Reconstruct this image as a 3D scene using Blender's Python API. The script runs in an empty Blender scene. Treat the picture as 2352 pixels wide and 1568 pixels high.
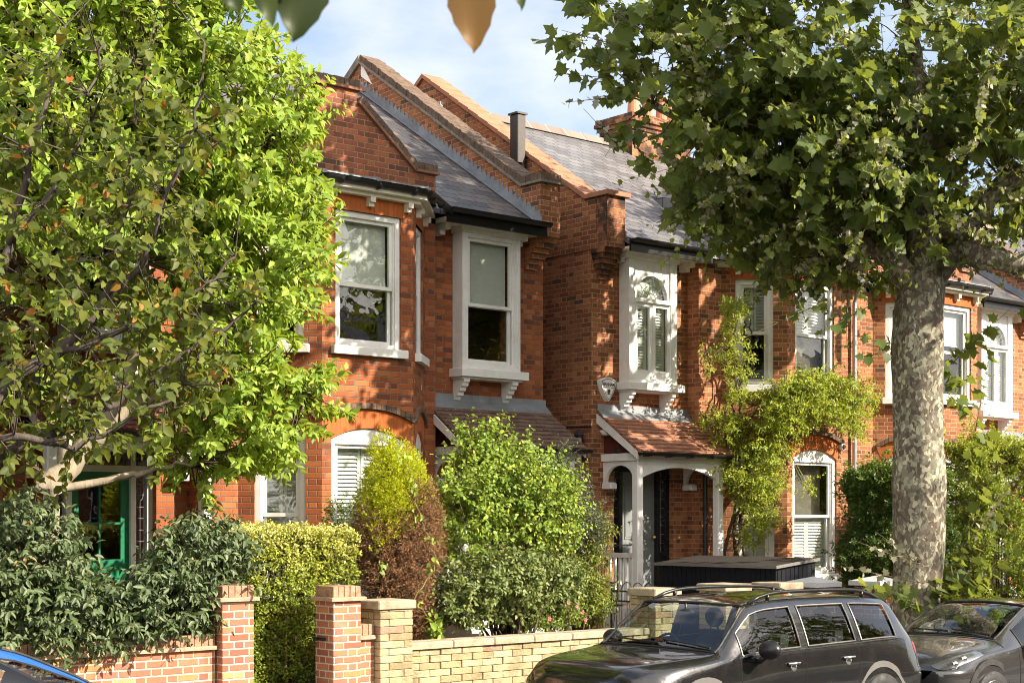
import bpy, math, random
import numpy as np
from math import sin, cos, pi
R = math.radians
rng = np.random.default_rng(11)
random.seed(5)
scene = bpy.context.scene
COL = scene.collection

# ------------------------------------------------------------------ camera model
F, CX, YH, ZC = 3557.0, 1176.0, 1196.0, 2.24
YAW = R(49.5)
FW = (cos(YAW), sin(YAW)); RT = (sin(YAW), -cos(YAW))

def ray(px):
    l = (px - CX) / F
    return FW[0] + RT[0] * l, FW[1] + RT[1] * l

def at(px, py, Y):
    a, b = ray(px); t = Y / b
    return np.array((a * t, Y, ZC + (YH - py) * t / F))

def proj(P):
    P = np.asarray(P, float)
    d = P[..., 0] * FW[0] + P[..., 1] * FW[1]
    r = P[..., 0] * RT[0] + P[..., 1] * RT[1]
    return CX + F * r / d, YH - F * (P[..., 2] - ZC) / d

def inside(poly, x, y):
    poly = np.asarray(poly, float); n = len(poly)
    x = np.asarray(x); y = np.asarray(y)
    res = np.zeros(x.shape, bool)
    for i in range(n):
        x0, y0 = poly[i]; x1, y1 = poly[(i + 1) % n]
        c = ((y0 > y) != (y1 > y)) & (x < (x1 - x0) * (y - y0) / (y1 - y0 + 1e-12) + x0)
        res ^= c
    return res

# ------------------------------------------------------------------ object helpers
ORG = {}

def tag(o, label=None, cat=None, group=None, kind=None):
    if label: o['label'] = label
    if cat: o['category'] = cat
    if group: o['group'] = group
    if kind: o['kind'] = kind
    return o

def thing(name, loc, label, cat, group=None):
    o = bpy.data.objects.new(name, None)
    o.empty_display_size = 0.2
    COL.objects.link(o)
    o.location = [float(c) for c in loc]
    ORG[o.name] = np.array(loc, float)
    return tag(o, label, cat, group)

def link_mesh(me, name, mats, parent, origin=None):
    o = bpy.data.objects.new(name, me)
    COL.objects.link(o)
    for m in (mats if isinstance(mats, (list, tuple)) else [mats]):
        me.materials.append(m)
    if parent is not None:
        org = ORG[parent.name]
        o.parent = parent
    else:
        org = np.array(origin if origin is not None else (0, 0, 0), float)
        o.location = [float(c) for c in org]
    ORG[o.name] = org
    return o, org

def metric_uv(me):
    nl = len(me.loops); npoly = len(me.polygons)
    if nl == 0: return
    co = np.empty(len(me.vertices) * 3, np.float32); me.vertices.foreach_get('co', co); co = co.reshape(-1, 3)
    vi = np.empty(nl, np.int32); me.loops.foreach_get('vertex_index', vi)
    nr = np.empty(npoly * 3, np.float32); me.polygons.foreach_get('normal', nr); nr = nr.reshape(-1, 3)
    lt = np.empty(npoly, np.int32); me.polygons.foreach_get('loop_total', lt)
    n = np.repeat(nr, lt, axis=0)
    t = np.stack([-n[:, 1], n[:, 0], np.zeros(len(n))], 1)
    ln = np.linalg.norm(t, axis=1)
    flat = ln < 0.02
    t[flat] = (1, 0, 0); ln[flat] = 1
    t /= ln[:, None]
    b = np.cross(n, t)
    p = co[vi]
    uv = np.stack([(p * t).sum(1), (p * b).sum(1)], 1).astype(np.float32)
    lay = me.uv_layers.new(name='UVMap')
    lay.data.foreach_set('uv', uv.ravel())

class MB:
    def __init__(s):
        s.v = []; s.f = []; s.m = []; s.x = None; s.mi = 0
    def xf(s, ox, oy, oz=0.0, ang=0.0):
        s.x = (ox, oy, oz, cos(ang), sin(ang)); return s
    def noxf(s):
        s.x = None; return s
    def add(s, vs, fs):
        k = len(s.v)
        if s.x:
            ox, oy, oz, c, n = s.x
            vs = [(ox + c * a - n * b, oy + n * a + c * b, oz + d) for a, b, d in vs]
        s.v += [tuple(float(q) for q in v) for v in vs]
        s.f += [tuple(i + k for i in f) for f in fs]
        s.m += [s.mi] * len(fs)
        return s
    def box(s, x0, x1, y0, y1, z0, z1):
        return s.add([(x0, y0, z0), (x1, y0, z0), (x1, y1, z0), (x0, y1, z0), (x0, y0, z1), (x1, y0, z1), (x1, y1, z1), (x0, y1, z1)],
                     [(0, 3, 2, 1), (4, 5, 6, 7), (0, 1, 5, 4), (1, 2, 6, 5), (2, 3, 7, 6), (3, 0, 4, 7)])
    def bbox(s, x0, x1, y0, y1, z0, z1, b=0.01):
        """box with chamfered vertical and top edges"""
        p = [(x0 + b, y0), (x1 - b, y0), (x1, y0 + b), (x1, y1 - b), (x1 - b, y1), (x0 + b, y1), (x0, y1 - b), (x0, y0 + b)]
        q = [(x0 + 2 * b, y0 + b), (x1 - 2 * b, y0 + b), (x1 - b, y0 + 2 * b), (x1 - b, y1 - 2 * b), (x1 - 2 * b, y1 - b), (x0 + 2 * b, y1 - b), (x0 + b, y1 - 2 * b), (x0 + b, y0 + 2 * b)]
        vs = [(a, c, z0) for a, c in p] + [(a, c, z1 - b) for a, c in p] + [(a, c, z1) for a, c in q]
        fs = [tuple(range(7, -1, -1)), tuple(range(16, 24))]
        for i in range(8):
            j = (i + 1) % 8
            fs += [(i, j, 8 + j, 8 + i), (8 + i, 8 + j, 16 + j, 16 + i)]
        return s.add(vs, fs)
    def prism(s, pts, d):
        n = len(pts)
        vs = [tuple(p) for p in pts] + [(p[0] + d[0], p[1] + d[1], p[2] + d[2]) for p in pts]
        fs = [tuple(range(n)), tuple(range(2 * n - 1, n - 1, -1))] + [(i, i + n, (i + 1) % n + n, (i + 1) % n) for i in range(n)]
        # orient outward: flip when the extrusion runs along the polygon normal
        a = np.array(pts[0]); nn = np.zeros(3)
        for i in range(1, n - 1):
            nn += np.cross(np.array(pts[i]) - a, np.array(pts[i + 1]) - a)
        if np.dot(nn, d) > 0:
            fs = [tuple(reversed(f)) for f in fs]
        return s.add(vs, fs)
    def band(s, lo, hi, d):
        """prism between two polylines of equal length (quad strip with thickness)"""
        for i in range(len(lo) - 1):
            s.prism([lo[i], lo[i + 1], hi[i + 1], hi[i]], d)
        return s
    def tube(s, path, rad, n=8, cap=True):
        path = [np.array(p, float) for p in path]
        if not hasattr(rad, '__len__'): rad = [rad] * len(path)
        vs = []; fs = []
        up = np.array((0.0, 0, 1))
        for i, p in enumerate(path):
            t = path[min(i + 1, len(path) - 1)] - path[max(i - 1, 0)]
            t = t / (np.linalg.norm(t) + 1e-9)
            u = np.cross(up, t)
            if np.linalg.norm(u) < 0.1: u = np.cross((1.0, 0, 0), t)
            u /= np.linalg.norm(u); w = np.cross(t, u)
            for k in range(n):
                a = 2 * pi * k / n
                vs.append(tuple(p + rad[i] * (cos(a) * u + sin(a) * w)))
        for i in range(len(path) - 1):
            for k in range(n):
                k2 = (k + 1) % n
                fs.append((i * n + k, i * n + k2, (i + 1) * n + k2, (i + 1) * n + k))
        if cap:
            fs += [tuple(range(n - 1, -1, -1)), tuple(range((len(path) - 1) * n, len(path) * n))]
        return s.add(vs, fs)
    def lathe(s, prof, c=(0, 0, 0), axis='z', n=20):
        vs = []; fs = []
        for r, h in prof:
            for k in range(n):
                a = 2 * pi * k / n
                if axis == 'z': vs.append((c[0] + r * cos(a), c[1] + r * sin(a), c[2] + h))
                elif axis == 'y': vs.append((c[0] + r * cos(a), c[1] + h, c[2] - r * sin(a)))
                else: vs.append((c[0] + h, c[1] + r * cos(a), c[2] + r * sin(a)))
        for i in range(len(prof) - 1):
            for k in range(n):
                k2 = (k + 1) % n
                fs.append((i * n + k, i * n + k2, (i + 1) * n + k2, (i + 1) * n + k))
        return s.add(vs, fs)
    def ball(s, c, r, nu=12, nv=8):
        r = r if hasattr(r, '__len__') else (r, r, r)
        vs = []; fs = []
        for j in range(nv + 1):
            b = pi * j / nv
            for k in range(nu):
                a = 2 * pi * k / nu
                vs.append((c[0] + r[0] * sin(b) * cos(a), c[1] + r[1] * sin(b) * sin(a), c[2] - r[2] * cos(b)))
        for j in range(nv):
            for k in range(nu):
                k2 = (k + 1) % nu
                fs.append((j * nu + k, j * nu + k2, (j + 1) * nu + k2, (j + 1) * nu + k))
        return s.add(vs, fs)
    def build(s, name, mat, parent=None, origin=None, smooth=False):
        if parent is None and origin is None:
            a = np.array(s.v); origin = ((a[:, 0].min() + a[:, 0].max()) / 2, (a[:, 1].min() + a[:, 1].max()) / 2, a[:, 2].min())
        me = bpy.data.meshes.new(name)
        me.from_pydata(s.v, [], s.f)
        me.update()
        metric_uv(me)
        o, org = link_mesh(me, name, mat, parent, origin)
        co = (np.array(s.v, np.float32) - org.astype(np.float32))
        me.vertices.foreach_set('co', co.ravel())
        if max(s.m) > 0: me.polygons.foreach_set('material_index', np.array(s.m, np.int32))
        if smooth: me.polygons.foreach_set('use_smooth', np.ones(len(me.polygons), bool))
        me.update()
        return o

# ------------------------------------------------------------------ materials
class NB:
    def __init__(s, name, tree=None):
        if tree is None:
            s.mat = bpy.data.materials.new(name); s.mat.use_nodes = True
            tree = s.mat.node_tree
        s.t = tree; tree.nodes.clear()
    def n(s, typ, ins=None, out=0, **props):
        nd = s.t.nodes.new('ShaderNode' + typ)
        for k, v in props.items(): setattr(nd, k, v)
        for k, v in (ins or {}).items():
            sk = nd.inputs[k]
            if isinstance(v, bpy.types.NodeSocket): s.t.links.new(v, sk)
            else: sk.default_value = v
        return nd.outputs[out]
    def m(s, op, a, b=0.0, c=None, clamp=False):
        ins = {0: a, 1: b}
        if c is not None: ins[2] = c
        return s.n('Math', ins, operation=op, use_clamp=clamp)
    def ramp(s, fac, cols, interp='LINEAR'):
        nd = s.t.nodes.new('ShaderNodeValToRGB')
        cr = nd.color_ramp; cr.interpolation = interp
        while len(cr.elements) < len(cols): cr.elements.new(0.5)
        for e, (p, c) in zip(cr.elements, cols):
            e.position = p; e.color = (*c, 1)
        s.t.links.new(fac, nd.inputs[0])
        return nd.outputs[0]
    def mix(s, fac, a, b, typ='MIX'):
        nd = s.t.nodes.new('ShaderNodeMix'); nd.data_type = 'RGBA'; nd.blend_type = typ
        for sk, v in ((nd.inputs[0], fac), (nd.inputs[6], a), (nd.inputs[7], b)):
            if isinstance(v, bpy.types.NodeSocket): s.t.links.new(v, sk)
            elif sk == nd.inputs[0]: sk.default_value = v
            else: sk.default_value = (*v, 1)
        return nd.outputs[2]
    def obj(s): return s.n('TexCoord', out='Object')
    def uv(s): return s.n('UVMap')
    def noise(s, vec, scale, detail=3, rough=0.55, out=0):
        return s.n('TexNoise', {'Vector': vec, 'Scale': scale, 'Detail': detail, 'Roughness': rough}, out=out)
    def bump(s, h, dist=0.01, strength=1.0, normal=None):
        ins = {'Height': h, 'Distance': dist, 'Strength': strength}
        if normal is not None: ins['Normal'] = normal
        return s.n('Bump', ins)
    def out(s, sh):
        o = s.t.nodes.new('ShaderNodeOutputMaterial'); s.t.links.new(sh, o.inputs[0]); return s.mat
    def pbr(s, color, rough=0.6, normal=None, metal=0.0, spec=0.5, coat=0.0, coat_rough=0.03, **kw):
        ins = {'Base Color': color if isinstance(color, bpy.types.NodeSocket) else (*color, 1), 'Roughness': rough, 'Metallic': metal, 'Specular IOR Level': spec}
        if normal is not None: ins['Normal'] = normal
        if coat: ins['Coat Weight'] = coat; ins['Coat Roughness'] = coat_rough
        ins.update(kw)
        return s.n('BsdfPrincipled', ins)

def coursed(nb, h, L, split, off, joint, wob=0.004):
    """bond pattern in metric UV: returns joint distance mask (1 on the unit), random per unit, second random, v fraction"""
    uv = nb.uv()
    nz = nb.n('TexNoise', {'Vector': uv, 'Scale': 9.0, 'Detail': 2.0}, out=1)
    dv = nb.n('VectorMath', {0: nb.n('VectorMath', {0: nz, 1: (0.5, 0.5, 0.5)}, operation='SUBTRACT'), 3: wob * 3}, operation='SCALE')
    p = nb.n('VectorMath', {0: uv, 1: dv}, operation='ADD')
    sp = nb.t.nodes.new('ShaderNodeSeparateXYZ'); nb.t.links.new(p, sp.inputs[0])
    u, v = sp.outputs[0], sp.outputs[1]
    vr = nb.m('DIVIDE', v, h); row = nb.m('FLOOR', vr); fv = nb.m('SUBTRACT', vr, row)
    par = nb.m('FLOORED_MODULO', row, 2.0)
    ur = nb.m('ADD', nb.m('DIVIDE', u, L), nb.m('MULTIPLY', par, off)); cell = nb.m('FLOOR', ur); fu = nb.m('SUBTRACT', ur, cell)
    if split < 1:
        ish = nb.m('GREATER_THAN', fu, split)
        du = nb.m('MINIMUM', nb.m('MINIMUM', fu, nb.m('SUBTRACT', 1.0, fu)), nb.m('ABSOLUTE', nb.m('SUBTRACT', fu, split)))
    else:
        ish = 0.0
        du = nb.m('MINIMUM', fu, nb.m('SUBTRACT', 1.0, fu))
    du = nb.m('MULTIPLY', du, L)
    dvv = nb.m('MULTIPLY', nb.m('MINIMUM', fv, nb.m('SUBTRACT', 1.0, fv)), h)
    d = nb.m('MINIMUM', du, dvv)
    mask = nb.n('MapRange', {'Value': d, 'From Min': joint * 0.35, 'From Max': joint * 0.75, 'To Min': 0.0, 'To Max': 1.0})
    idv = nb.n('CombineXYZ', {0: nb.m('ADD', nb.m('MULTIPLY', cell, 2.0), ish), 1: row, 2: 0.37})
    wn = nb.t.nodes.new('ShaderNodeTexWhiteNoise'); wn.noise_dimensions = '3D'; nb.t.links.new(idv, wn.inputs['Vector'])
    wc = nb.t.nodes.new('ShaderNodeSeparateColor'); nb.t.links.new(wn.outputs['Color'], wc.inputs[0])
    return mask, wn.outputs['Value'], wc.outputs[1], fv, p, fu

def mat_brick(name, cols, mort, h=0.075, L=0.34, split=0.667, joint=0.010, off=0.5, stain=0.5, soot=0.0, rough=0.85, wob=0.003):
    nb = NB(name)
    mask, r1, r2, fv, p, fu = coursed(nb, h, L, split, off, joint, wob)
    c = nb.ramp(r1, cols, 'CONSTANT' if len(cols) > 5 else 'LINEAR')
    fine = nb.noise(nb.uv(), 60.0, 4, 0.7)
    c = nb.mix(nb.m('MULTIPLY', fine, 0.55), c, nb.mix(0.5, c, (0.08, 0.03, 0.018)))
    c = nb.mix(mask, mort, c)
    big = nb.noise(nb.uv(), 0.9, 5, 0.62)
    st = nb.n('MapRange', {'Value': big, 'From Min': 0.52, 'From Max': 0.75, 'To Min': 0.0, 'To Max': stain})
    c = nb.mix(st, c, nb.mix(0.6, c, (0.06, 0.035, 0.025)))
    sv = nb.n('Mapping', {'Vector': nb.uv(), 'Scale': (2.6, 0.28, 1.0)})
    sk = nb.n('MapRange', {'Value': nb.noise(sv, 1.6, 6, 0.68), 'From Min': 0.52, 'From Max': 0.72, 'To Min': 0.0, 'To Max': 0.5})
    c = nb.mix(sk, c, nb.mix(0.62, c, (0.05, 0.034, 0.026)))
    bl = nb.n('MapRange', {'Value': nb.noise(nb.uv(), 1.4, 6, 0.7), 'From Min': 0.60, 'From Max': 0.74, 'To Min': 0.0, 'To Max': 0.22})
    c = nb.mix(bl, c, (0.55, 0.47, 0.38))
    if soot:
        sn = nb.noise(nb.uv(), 2.3, 6, 0.7)
        sf = nb.n('MapRange', {'Value': sn, 'From Min': 0.44, 'From Max': 0.56, 'To Min': 0.0, 'To Max': soot})
        c = nb.mix(sf, c, (0.03, 0.025, 0.022))
    hgt = nb.m('ADD', nb.m('MULTIPLY', mask, 1.0), nb.m('MULTIPLY', fine, 0.35))
    hgt = nb.m('ADD', hgt, nb.m('MULTIPLY', r2, 0.25))
    return nb.out(nb.pbr(c, rough, nb.bump(hgt, 0.006, 0.9), spec=0.25))

def mat_tiles(name, cols, h=0.2, L=0.26, gap=0.006, rough=0.6, moss=0.0, off=0.5, slope=0.02, spec=0.4):
    nb = NB(name)
    mask, r1, r2, fv, p, fu = coursed(nb, h, L, 1.0, off, gap, 0.002)
    c = nb.ramp(r1, cols)
    fine = nb.noise(nb.uv(), 30.0, 4, 0.65)
    c = nb.mix(nb.m('MULTIPLY', fine, 0.4), c, nb.mix(0.5, c, (0.03, 0.028, 0.025)))
    c = nb.mix(mask, (0.015, 0.014, 0.013), c)
    if moss:
        mn = nb.n('TexVoronoi', {'Vector': nb.uv(), 'Scale': 9.0})
        mf = nb.n('MapRange', {'Value': mn, 'From Min': 0.10, 'From Max': 0.16, 'To Min': moss, 'To Max': 0.0})
        big = nb.noise(nb.uv(), 1.6, 3)
        mf = nb.m('MULTIPLY', mf, nb.m('GREATER_THAN', big, 0.53))
        c = nb.mix(mf, c, (0.5, 0.5, 0.44))
    big = nb.noise(nb.uv(), 1.1, 4, 0.6)
    c = nb.mix(nb.n('MapRange', {'Value': big, 'From Min': 0.45, 'From Max': 0.7, 'To Min': 0, 'To Max': 0.45}), c, nb.mix(0.5, c, (0.10, 0.085, 0.06)))
    hgt = nb.m('ADD', nb.m('MULTIPLY', nb.m('SUBTRACT', 1.0, fv), 1.0), nb.m('MULTIPLY', mask, 0.3))
    hgt = nb.m('ADD', hgt, nb.m('MULTIPLY', r2, 0.3))
    hgt = nb.m('ADD', hgt, nb.m('MULTIPLY', fine, 0.1))
    return nb.out(nb.pbr(c, rough, nb.bump(hgt, slope, 0.9), spec=spec))

def mat_plain(name, col, rough=0.5, var=0.12, scale=6.0, metal=0.0, spec=0.5, bump=0.0, bscale=40.0, dirt=None, coat=0.0):
    nb = NB(name)
    o = nb.obj()
    nz = nb.noise(o, scale, 4, 0.6)
    c = nb.ramp(nz, [(0.3, tuple(x * (1 - var) for x in col)), (0.7, tuple(min(1, x * (1 + var)) for x in col))])
    if dirt:
        dn = nb.noise(o, 2.2, 6, 0.7)
        c = nb.mix(nb.n('MapRange', {'Value': dn, 'From Min': 0.5, 'From Max': 0.72, 'To Min': 0, 'To Max': dirt[0]}), c, dirt[1])
    rn = nb.n('MapRange', {'Value': nb.noise(o, scale * 2.3, 3), 'From Min': 0.3, 'From Max': 0.7, 'To Min': rough * 0.85, 'To Max': min(1, rough * 1.15)})
    nrm = nb.bump(nb.noise(o, bscale, 4, 0.6), bump, 0.8) if bump else None
    return nb.out(nb.pbr(c, rn, nrm, metal, spec, coat))

def mat_leaf(name, cols, trans=0.35, tcol=None, rough=0.42, spec=0.45):
    nb = NB(name); rough = max(rough, 0.5); spec *= 0.65
    a = nb.n('Attribute', attribute_name='leaf_rand', out='Fac')
    c = nb.ramp(a, cols)
    o = nb.obj()
    nz = nb.noise(o, 14.0, 3, 0.6)
    c = nb.mix(nb.m('MULTIPLY', nz, 0.25), c, nb.mix(0.5, c, (0.02, 0.03, 0.008)))
    p = nb.pbr(c, rough, None, spec=spec)
    tc = nb.mix(0.55, c, tcol or (0.25, 0.35, 0.02))
    t = nb.n('BsdfTranslucent', {'Color': tc})
    return nb.out(nb.n('MixShader', {0: trans, 1: p, 2: t}))

def mat_glass(name, tint=(1, 1, 1), refl=1.0, rough=0.0, ior=1.5):
    nb = NB(name)
    nz = nb.noise(nb.obj(), 1.7, 2)
    bp = nb.bump(nz, 0.02, 0.25)
    fc = nb.n('LayerWeight', {'Blend': 0.5}, out=1)
    sch = nb.m('ADD', 0.05, nb.m('MULTIPLY', nb.m('POWER', fc, 4.5), 0.95))
    g = nb.n('BsdfGlossy', {'Color': (refl, refl, refl, 1), 'Roughness': rough, 'Normal': bp})
    t = nb.n('BsdfTransparent', {'Color': (*tint, 1)})
    return nb.out(nb.n('MixShader', {0: nb.m('MULTIPLY', sch, 1.3, clamp=True), 1: t, 2: g}))

REDS = [(0.0, (0.26, 0.074, 0.028)), (0.18, (0.35, 0.098, 0.034)), (0.42, (0.405, 0.118, 0.038)), (0.62, (0.315, 0.084, 0.030)), (0.78, (0.45, 0.145, 0.050)), (0.94, (0.175, 0.058, 0.030))]
REDS2 = [(0.0, (0.235, 0.080, 0.038)), (0.2, (0.335, 0.122, 0.056)), (0.45, (0.40, 0.152, 0.068)), (0.66, (0.29, 0.102, 0.050)), (0.82, (0.455, 0.185, 0.085)), (0.95, (0.135, 0.066, 0.042))]
GABLE = [(0.0, (0.20, 0.07, 0.045)), (0.2, (0.31, 0.10, 0.055)), (0.45, (0.37, 0.125, 0.065)), (0.65, (0.25, 0.08, 0.05)), (0.82, (0.42, 0.14, 0.07)), (0.93, (0.13, 0.06, 0.05))]
WALLR = [(0.0, (0.34, 0.12, 0.075)), (0.2, (0.46, 0.17, 0.10)), (0.45, (0.52, 0.20, 0.11)), (0.66, (0.40, 0.16, 0.105)), (0.82, (0.60, 0.24, 0.10)), (0.93, (0.50, 0.33, 0.15))]
YELL = [(0.0, (0.46, 0.37, 0.21)), (0.2, (0.54, 0.44, 0.26)), (0.45, (0.57, 0.47, 0.29)), (0.66, (0.41, 0.32, 0.18)), (0.82, (0.59, 0.48, 0.29)), (0.94, (0.45, 0.28, 0.20))]
DARKR = [(0.0, (0.20, 0.055, 0.035)), (0.3, (0.28, 0.08, 0.05)), (0.6, (0.33, 0.10, 0.06)), (0.75, (0.24, 0.07, 0.05)), (0.9, (0.36, 0.12, 0.07)), (0.97, (0.15, 0.05, 0.04))]
m_brick = mat_brick('red_brick', REDS, (0.20, 0.155, 0.115), stain=0.55)
m_brick2 = mat_brick('orange_brick', REDS2, (0.42, 0.30, 0.17), stain=0.5)
m_brick2s = mat_brick('sooty_brick', REDS2, (0.36, 0.25, 0.15), stain=0.6, soot=0.9)
m_gable = mat_brick('gable_brick', GABLE, (0.33, 0.235, 0.13), stain=0.4)
m_wallr = mat_brick('garden_brick', WALLR, (0.55, 0.47, 0.37), joint=0.014, stain=0.3)
m_yell = mat_brick('yellow_stone_brick', YELL, (0.40, 0.32, 0.18), h=0.078, L=0.30, split=1.0, joint=0.010, stain=0.75, wob=0.006)
m_darkr = mat_brick('dark_red_brick', DARKR, (0.50, 0.42, 0.33), joint=0.012, stain=0.3)
m_arch = mat_brick('rubbed_brick', [(0, (0.46, 0.125, 0.032)), (0.5, (0.52, 0.15, 0.04)), (1, (0.42, 0.115, 0.034))], (0.36, 0.10, 0.03), h=3.1, L=0.075, split=1.0, joint=0.003, off=0.0, stain=0.35)
m_soldier = mat_brick('coping_brick', GABLE, (0.28, 0.20, 0.13), h=0.34, L=0.075, split=1.0, joint=0.009, off=0.0, stain=0.9)
m_coping = mat_brick('weathered_coping', [(0, (0.13, 0.085, 0.055)), (0.4, (0.19, 0.125, 0.08)), (0.7, (0.24, 0.16, 0.105)), (1, (0.10, 0.07, 0.055))], (0.07, 0.06, 0.05), h=0.6, L=0.078, split=1.0, joint=0.012, off=0.0, stain=0.9)
m_coptile = mat_brick('terracotta_coping', [(0, (0.42, 0.20, 0.115)), (0.5, (0.50, 0.25, 0.14)), (1, (0.36, 0.17, 0.10))], (0.62, 0.55, 0.45), h=0.9, L=0.30, split=1.0, joint=0.012, off=0.0, stain=0.3)
m_slate = mat_tiles('slate', [(0, (0.055, 0.055, 0.065)), (0.5, (0.105, 0.105, 0.115)), (0.85, (0.14, 0.13, 0.125)), (1, (0.19, 0.135, 0.105))], h=0.19, L=0.30, gap=0.011, slope=0.03, rough=0.42, spec=0.5)
m_slate2 = mat_tiles('new_slate', [(0, (0.115, 0.11, 0.115)), (0.5, (0.165, 0.16, 0.165)), (1, (0.215, 0.205, 0.205))], h=0.20, L=0.30, gap=0.012, slope=0.03, rough=0.45, spec=0.4)
m_tile_brown = mat_tiles('brown_tile', [(0, (0.14, 0.083, 0.062)), (0.5, (0.19, 0.115, 0.085)), (1, (0.25, 0.15, 0.11))], h=0.105, L=0.17, rough=0.85, moss=0.9, slope=0.018)
m_tile_orange = mat_tiles('orange_tile', [(0, (0.36, 0.155, 0.095)), (0.5, (0.43, 0.19, 0.115)), (1, (0.50, 0.235, 0.145))], h=0.105, L=0.17, rough=0.8, slope=0.018)
m_tile_red = mat_tiles('red_tile', [(0, (0.22, 0.075, 0.06)), (0.5, (0.30, 0.10, 0.085)), (1, (0.36, 0.13, 0.11))], h=0.105, L=0.17, rough=0.8, slope=0.018)
m_ridge = mat_brick('ridge_tile', [(0, (0.20, 0.165, 0.14)), (1, (0.25, 0.21, 0.18))], (0.6, 0.55, 0.48), h=0.9, L=0.45, split=1.0, joint=0.014, off=0.0, stain=0.3)
m_white = mat_plain('white_paint', (0.78, 0.775, 0.76), 0.45, 0.04, dirt=(0.5, (0.50, 0.46, 0.40)))
m_cream = mat_plain('cream_paint', (0.72, 0.69, 0.60), 0.5, 0.05, dirt=(0.35, (0.45, 0.40, 0.30)))
m_render = mat_plain('white_render', (0.8, 0.79, 0.77), 0.7, 0.03)
m_black = mat_plain('black_gutter', (0.010, 0.010, 0.011), 0.33, 0.3, spec=0.4)
m_blackmat = mat_plain('black_metal', (0.015, 0.015, 0.016), 0.45, 0.3)
m_lead = mat_plain('lead', (0.24, 0.26, 0.29), 0.5, 0.25, 3.0, metal=0.3, bump=0.01, bscale=8, dirt=(0.5, (0.34, 0.35, 0.36)))
m_stone = mat_plain('stone_coping', (0.36, 0.30, 0.21), 0.9, 0.3, 8, bump=0.012, dirt=(0.6, (0.16, 0.14, 0.10)))
m_mortar = mat_plain('old_mortar', (0.20, 0.17, 0.14), 0.95, 0.3, 8, bump=0.01)
m_concrete = mat_plain('white_cap', (0.60, 0.60, 0.61), 0.8, 0.08, 5, dirt=(0.3, (0.4, 0.4, 0.38)))
m_clay = mat_plain('clay_pot', (0.48, 0.21, 0.12), 0.8, 0.15)
m_glass = mat_glass('window_glass', (0.93, 0.95, 0.94))
m_blind = mat_plain('blind_fabric', (0.66, 0.67, 0.62), 0.9, 0.04)
m_shutter = mat_plain('shutter_paint', (0.74, 0.74, 0.69), 0.5, 0.03)
m_sheer = mat_plain('curtain', (0.30, 0.27, 0.23), 0.9, 0.2)
m_dark = mat_plain('dark_room', (0.02, 0.019, 0.017), 0.9, 0.3)
m_green = mat_plain('green_door_paint', (0.005, 0.16, 0.070), 0.35, 0.1, spec=0.5)
m_greydoor = mat_plain('grey_door_paint', (0.185, 0.20, 0.205), 0.4, 0.06)
m_blackdoor = mat_plain('black_gloss', (0.010, 0.010, 0.012), 0.3, 0.2)
m_brass = mat_plain('brass', (0.60, 0.44, 0.16), 0.3, 0.1, metal=1.0)
m_chrome = mat_plain('chrome', (0.72, 0.72, 0.72), 0.12, 0.03, metal=1.0)
m_wood = mat_plain('weathered_timber', (0.24, 0.19, 0.15), 0.85, 0.25, 12)
m_redwood = mat_plain('dark_red_boards', (0.085, 0.018, 0.012), 0.6, 0.2)
m_bin = mat_plain('navy_boards', (0.005, 0.0065, 0.011), 0.6, 0.15, spec=0.2)
m_binlid = mat_plain('bin_roof_felt', (0.036, 0.030, 0.027), 0.9, 0.12, 10, spec=0.2)
m_trim = mat_plain('bin_trim', (0.20, 0.19, 0.18), 0.5, 0.1, metal=0.4)
m_flue = mat_plain('flue_steel', (0.045, 0.038, 0.034), 0.45, 0.15, metal=0.2)
m_zinc = mat_plain('grey_pipe', (0.36, 0.37, 0.38), 0.4, 0.1, metal=0.5)
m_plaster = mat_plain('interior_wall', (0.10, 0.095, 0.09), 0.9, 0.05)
# ------------------------------------------------------------------ house pieces
GZ = 0.5       # garden level
YF, YG, YB = 17.45, 17.2, 16.45      # recessed wall, gable wall, bay front
EAVE = 6.5

def wallface(mb, ox, oy, ang, L, z0, z1, holes=(), thick=0.16):
    mb.xf(ox, oy, 0, ang)
    us = sorted({0.0, L, *[h[0] for h in holes], *[h[1] for h in holes]})
    zs = sorted({z0, z1, *[h[2] for h in holes], *[h[3] for h in holes]})
    for a, b in zip(us, us[1:]):
        for c, d in zip(zs, zs[1:]):
            um, zm = (a + b) / 2, (c + d) / 2
            if any(h[0] < um < h[1] and h[2] < zm < h[3] for h in holes): continue
            mb.add([(a, 0, c), (b, 0, c), (b, 0, d), (a, 0, d)], [(0, 1, 2, 3)])
    for a, b, c, d in holes:
        mb.add([(a, 0, c), (a, thick, c), (a, thick, d), (a, 0, d)], [(3, 2, 1, 0)])
        mb.add([(b, 0, c), (b, thick, c), (b, thick, d), (b, 0, d)], [(0, 1, 2, 3)])
        mb.add([(a, 0, c), (b, 0, c), (b, thick, c), (a, thick, c)], [(0, 1, 2, 3)])
        mb.add([(a, 0, d), (b, 0, d), (b, thick, d), (a, thick, d)], [(3, 2, 1, 0)])
    mb.noxf()

def arc(w, zs, rise, n=14, y=0.0):
    """points of a segmental arch over width w (centred on u=0), springing at zs"""
    rad = (w * w / 4 + rise * rise) / (2 * rise)
    a = math.asin(min(1, w / 2 / rad))
    return [(rad * sin(-a + 2 * a * i / n), y, zs + rise - rad + rad * cos(-a + 2 * a * i / n)) for i in range(n + 1)]

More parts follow.
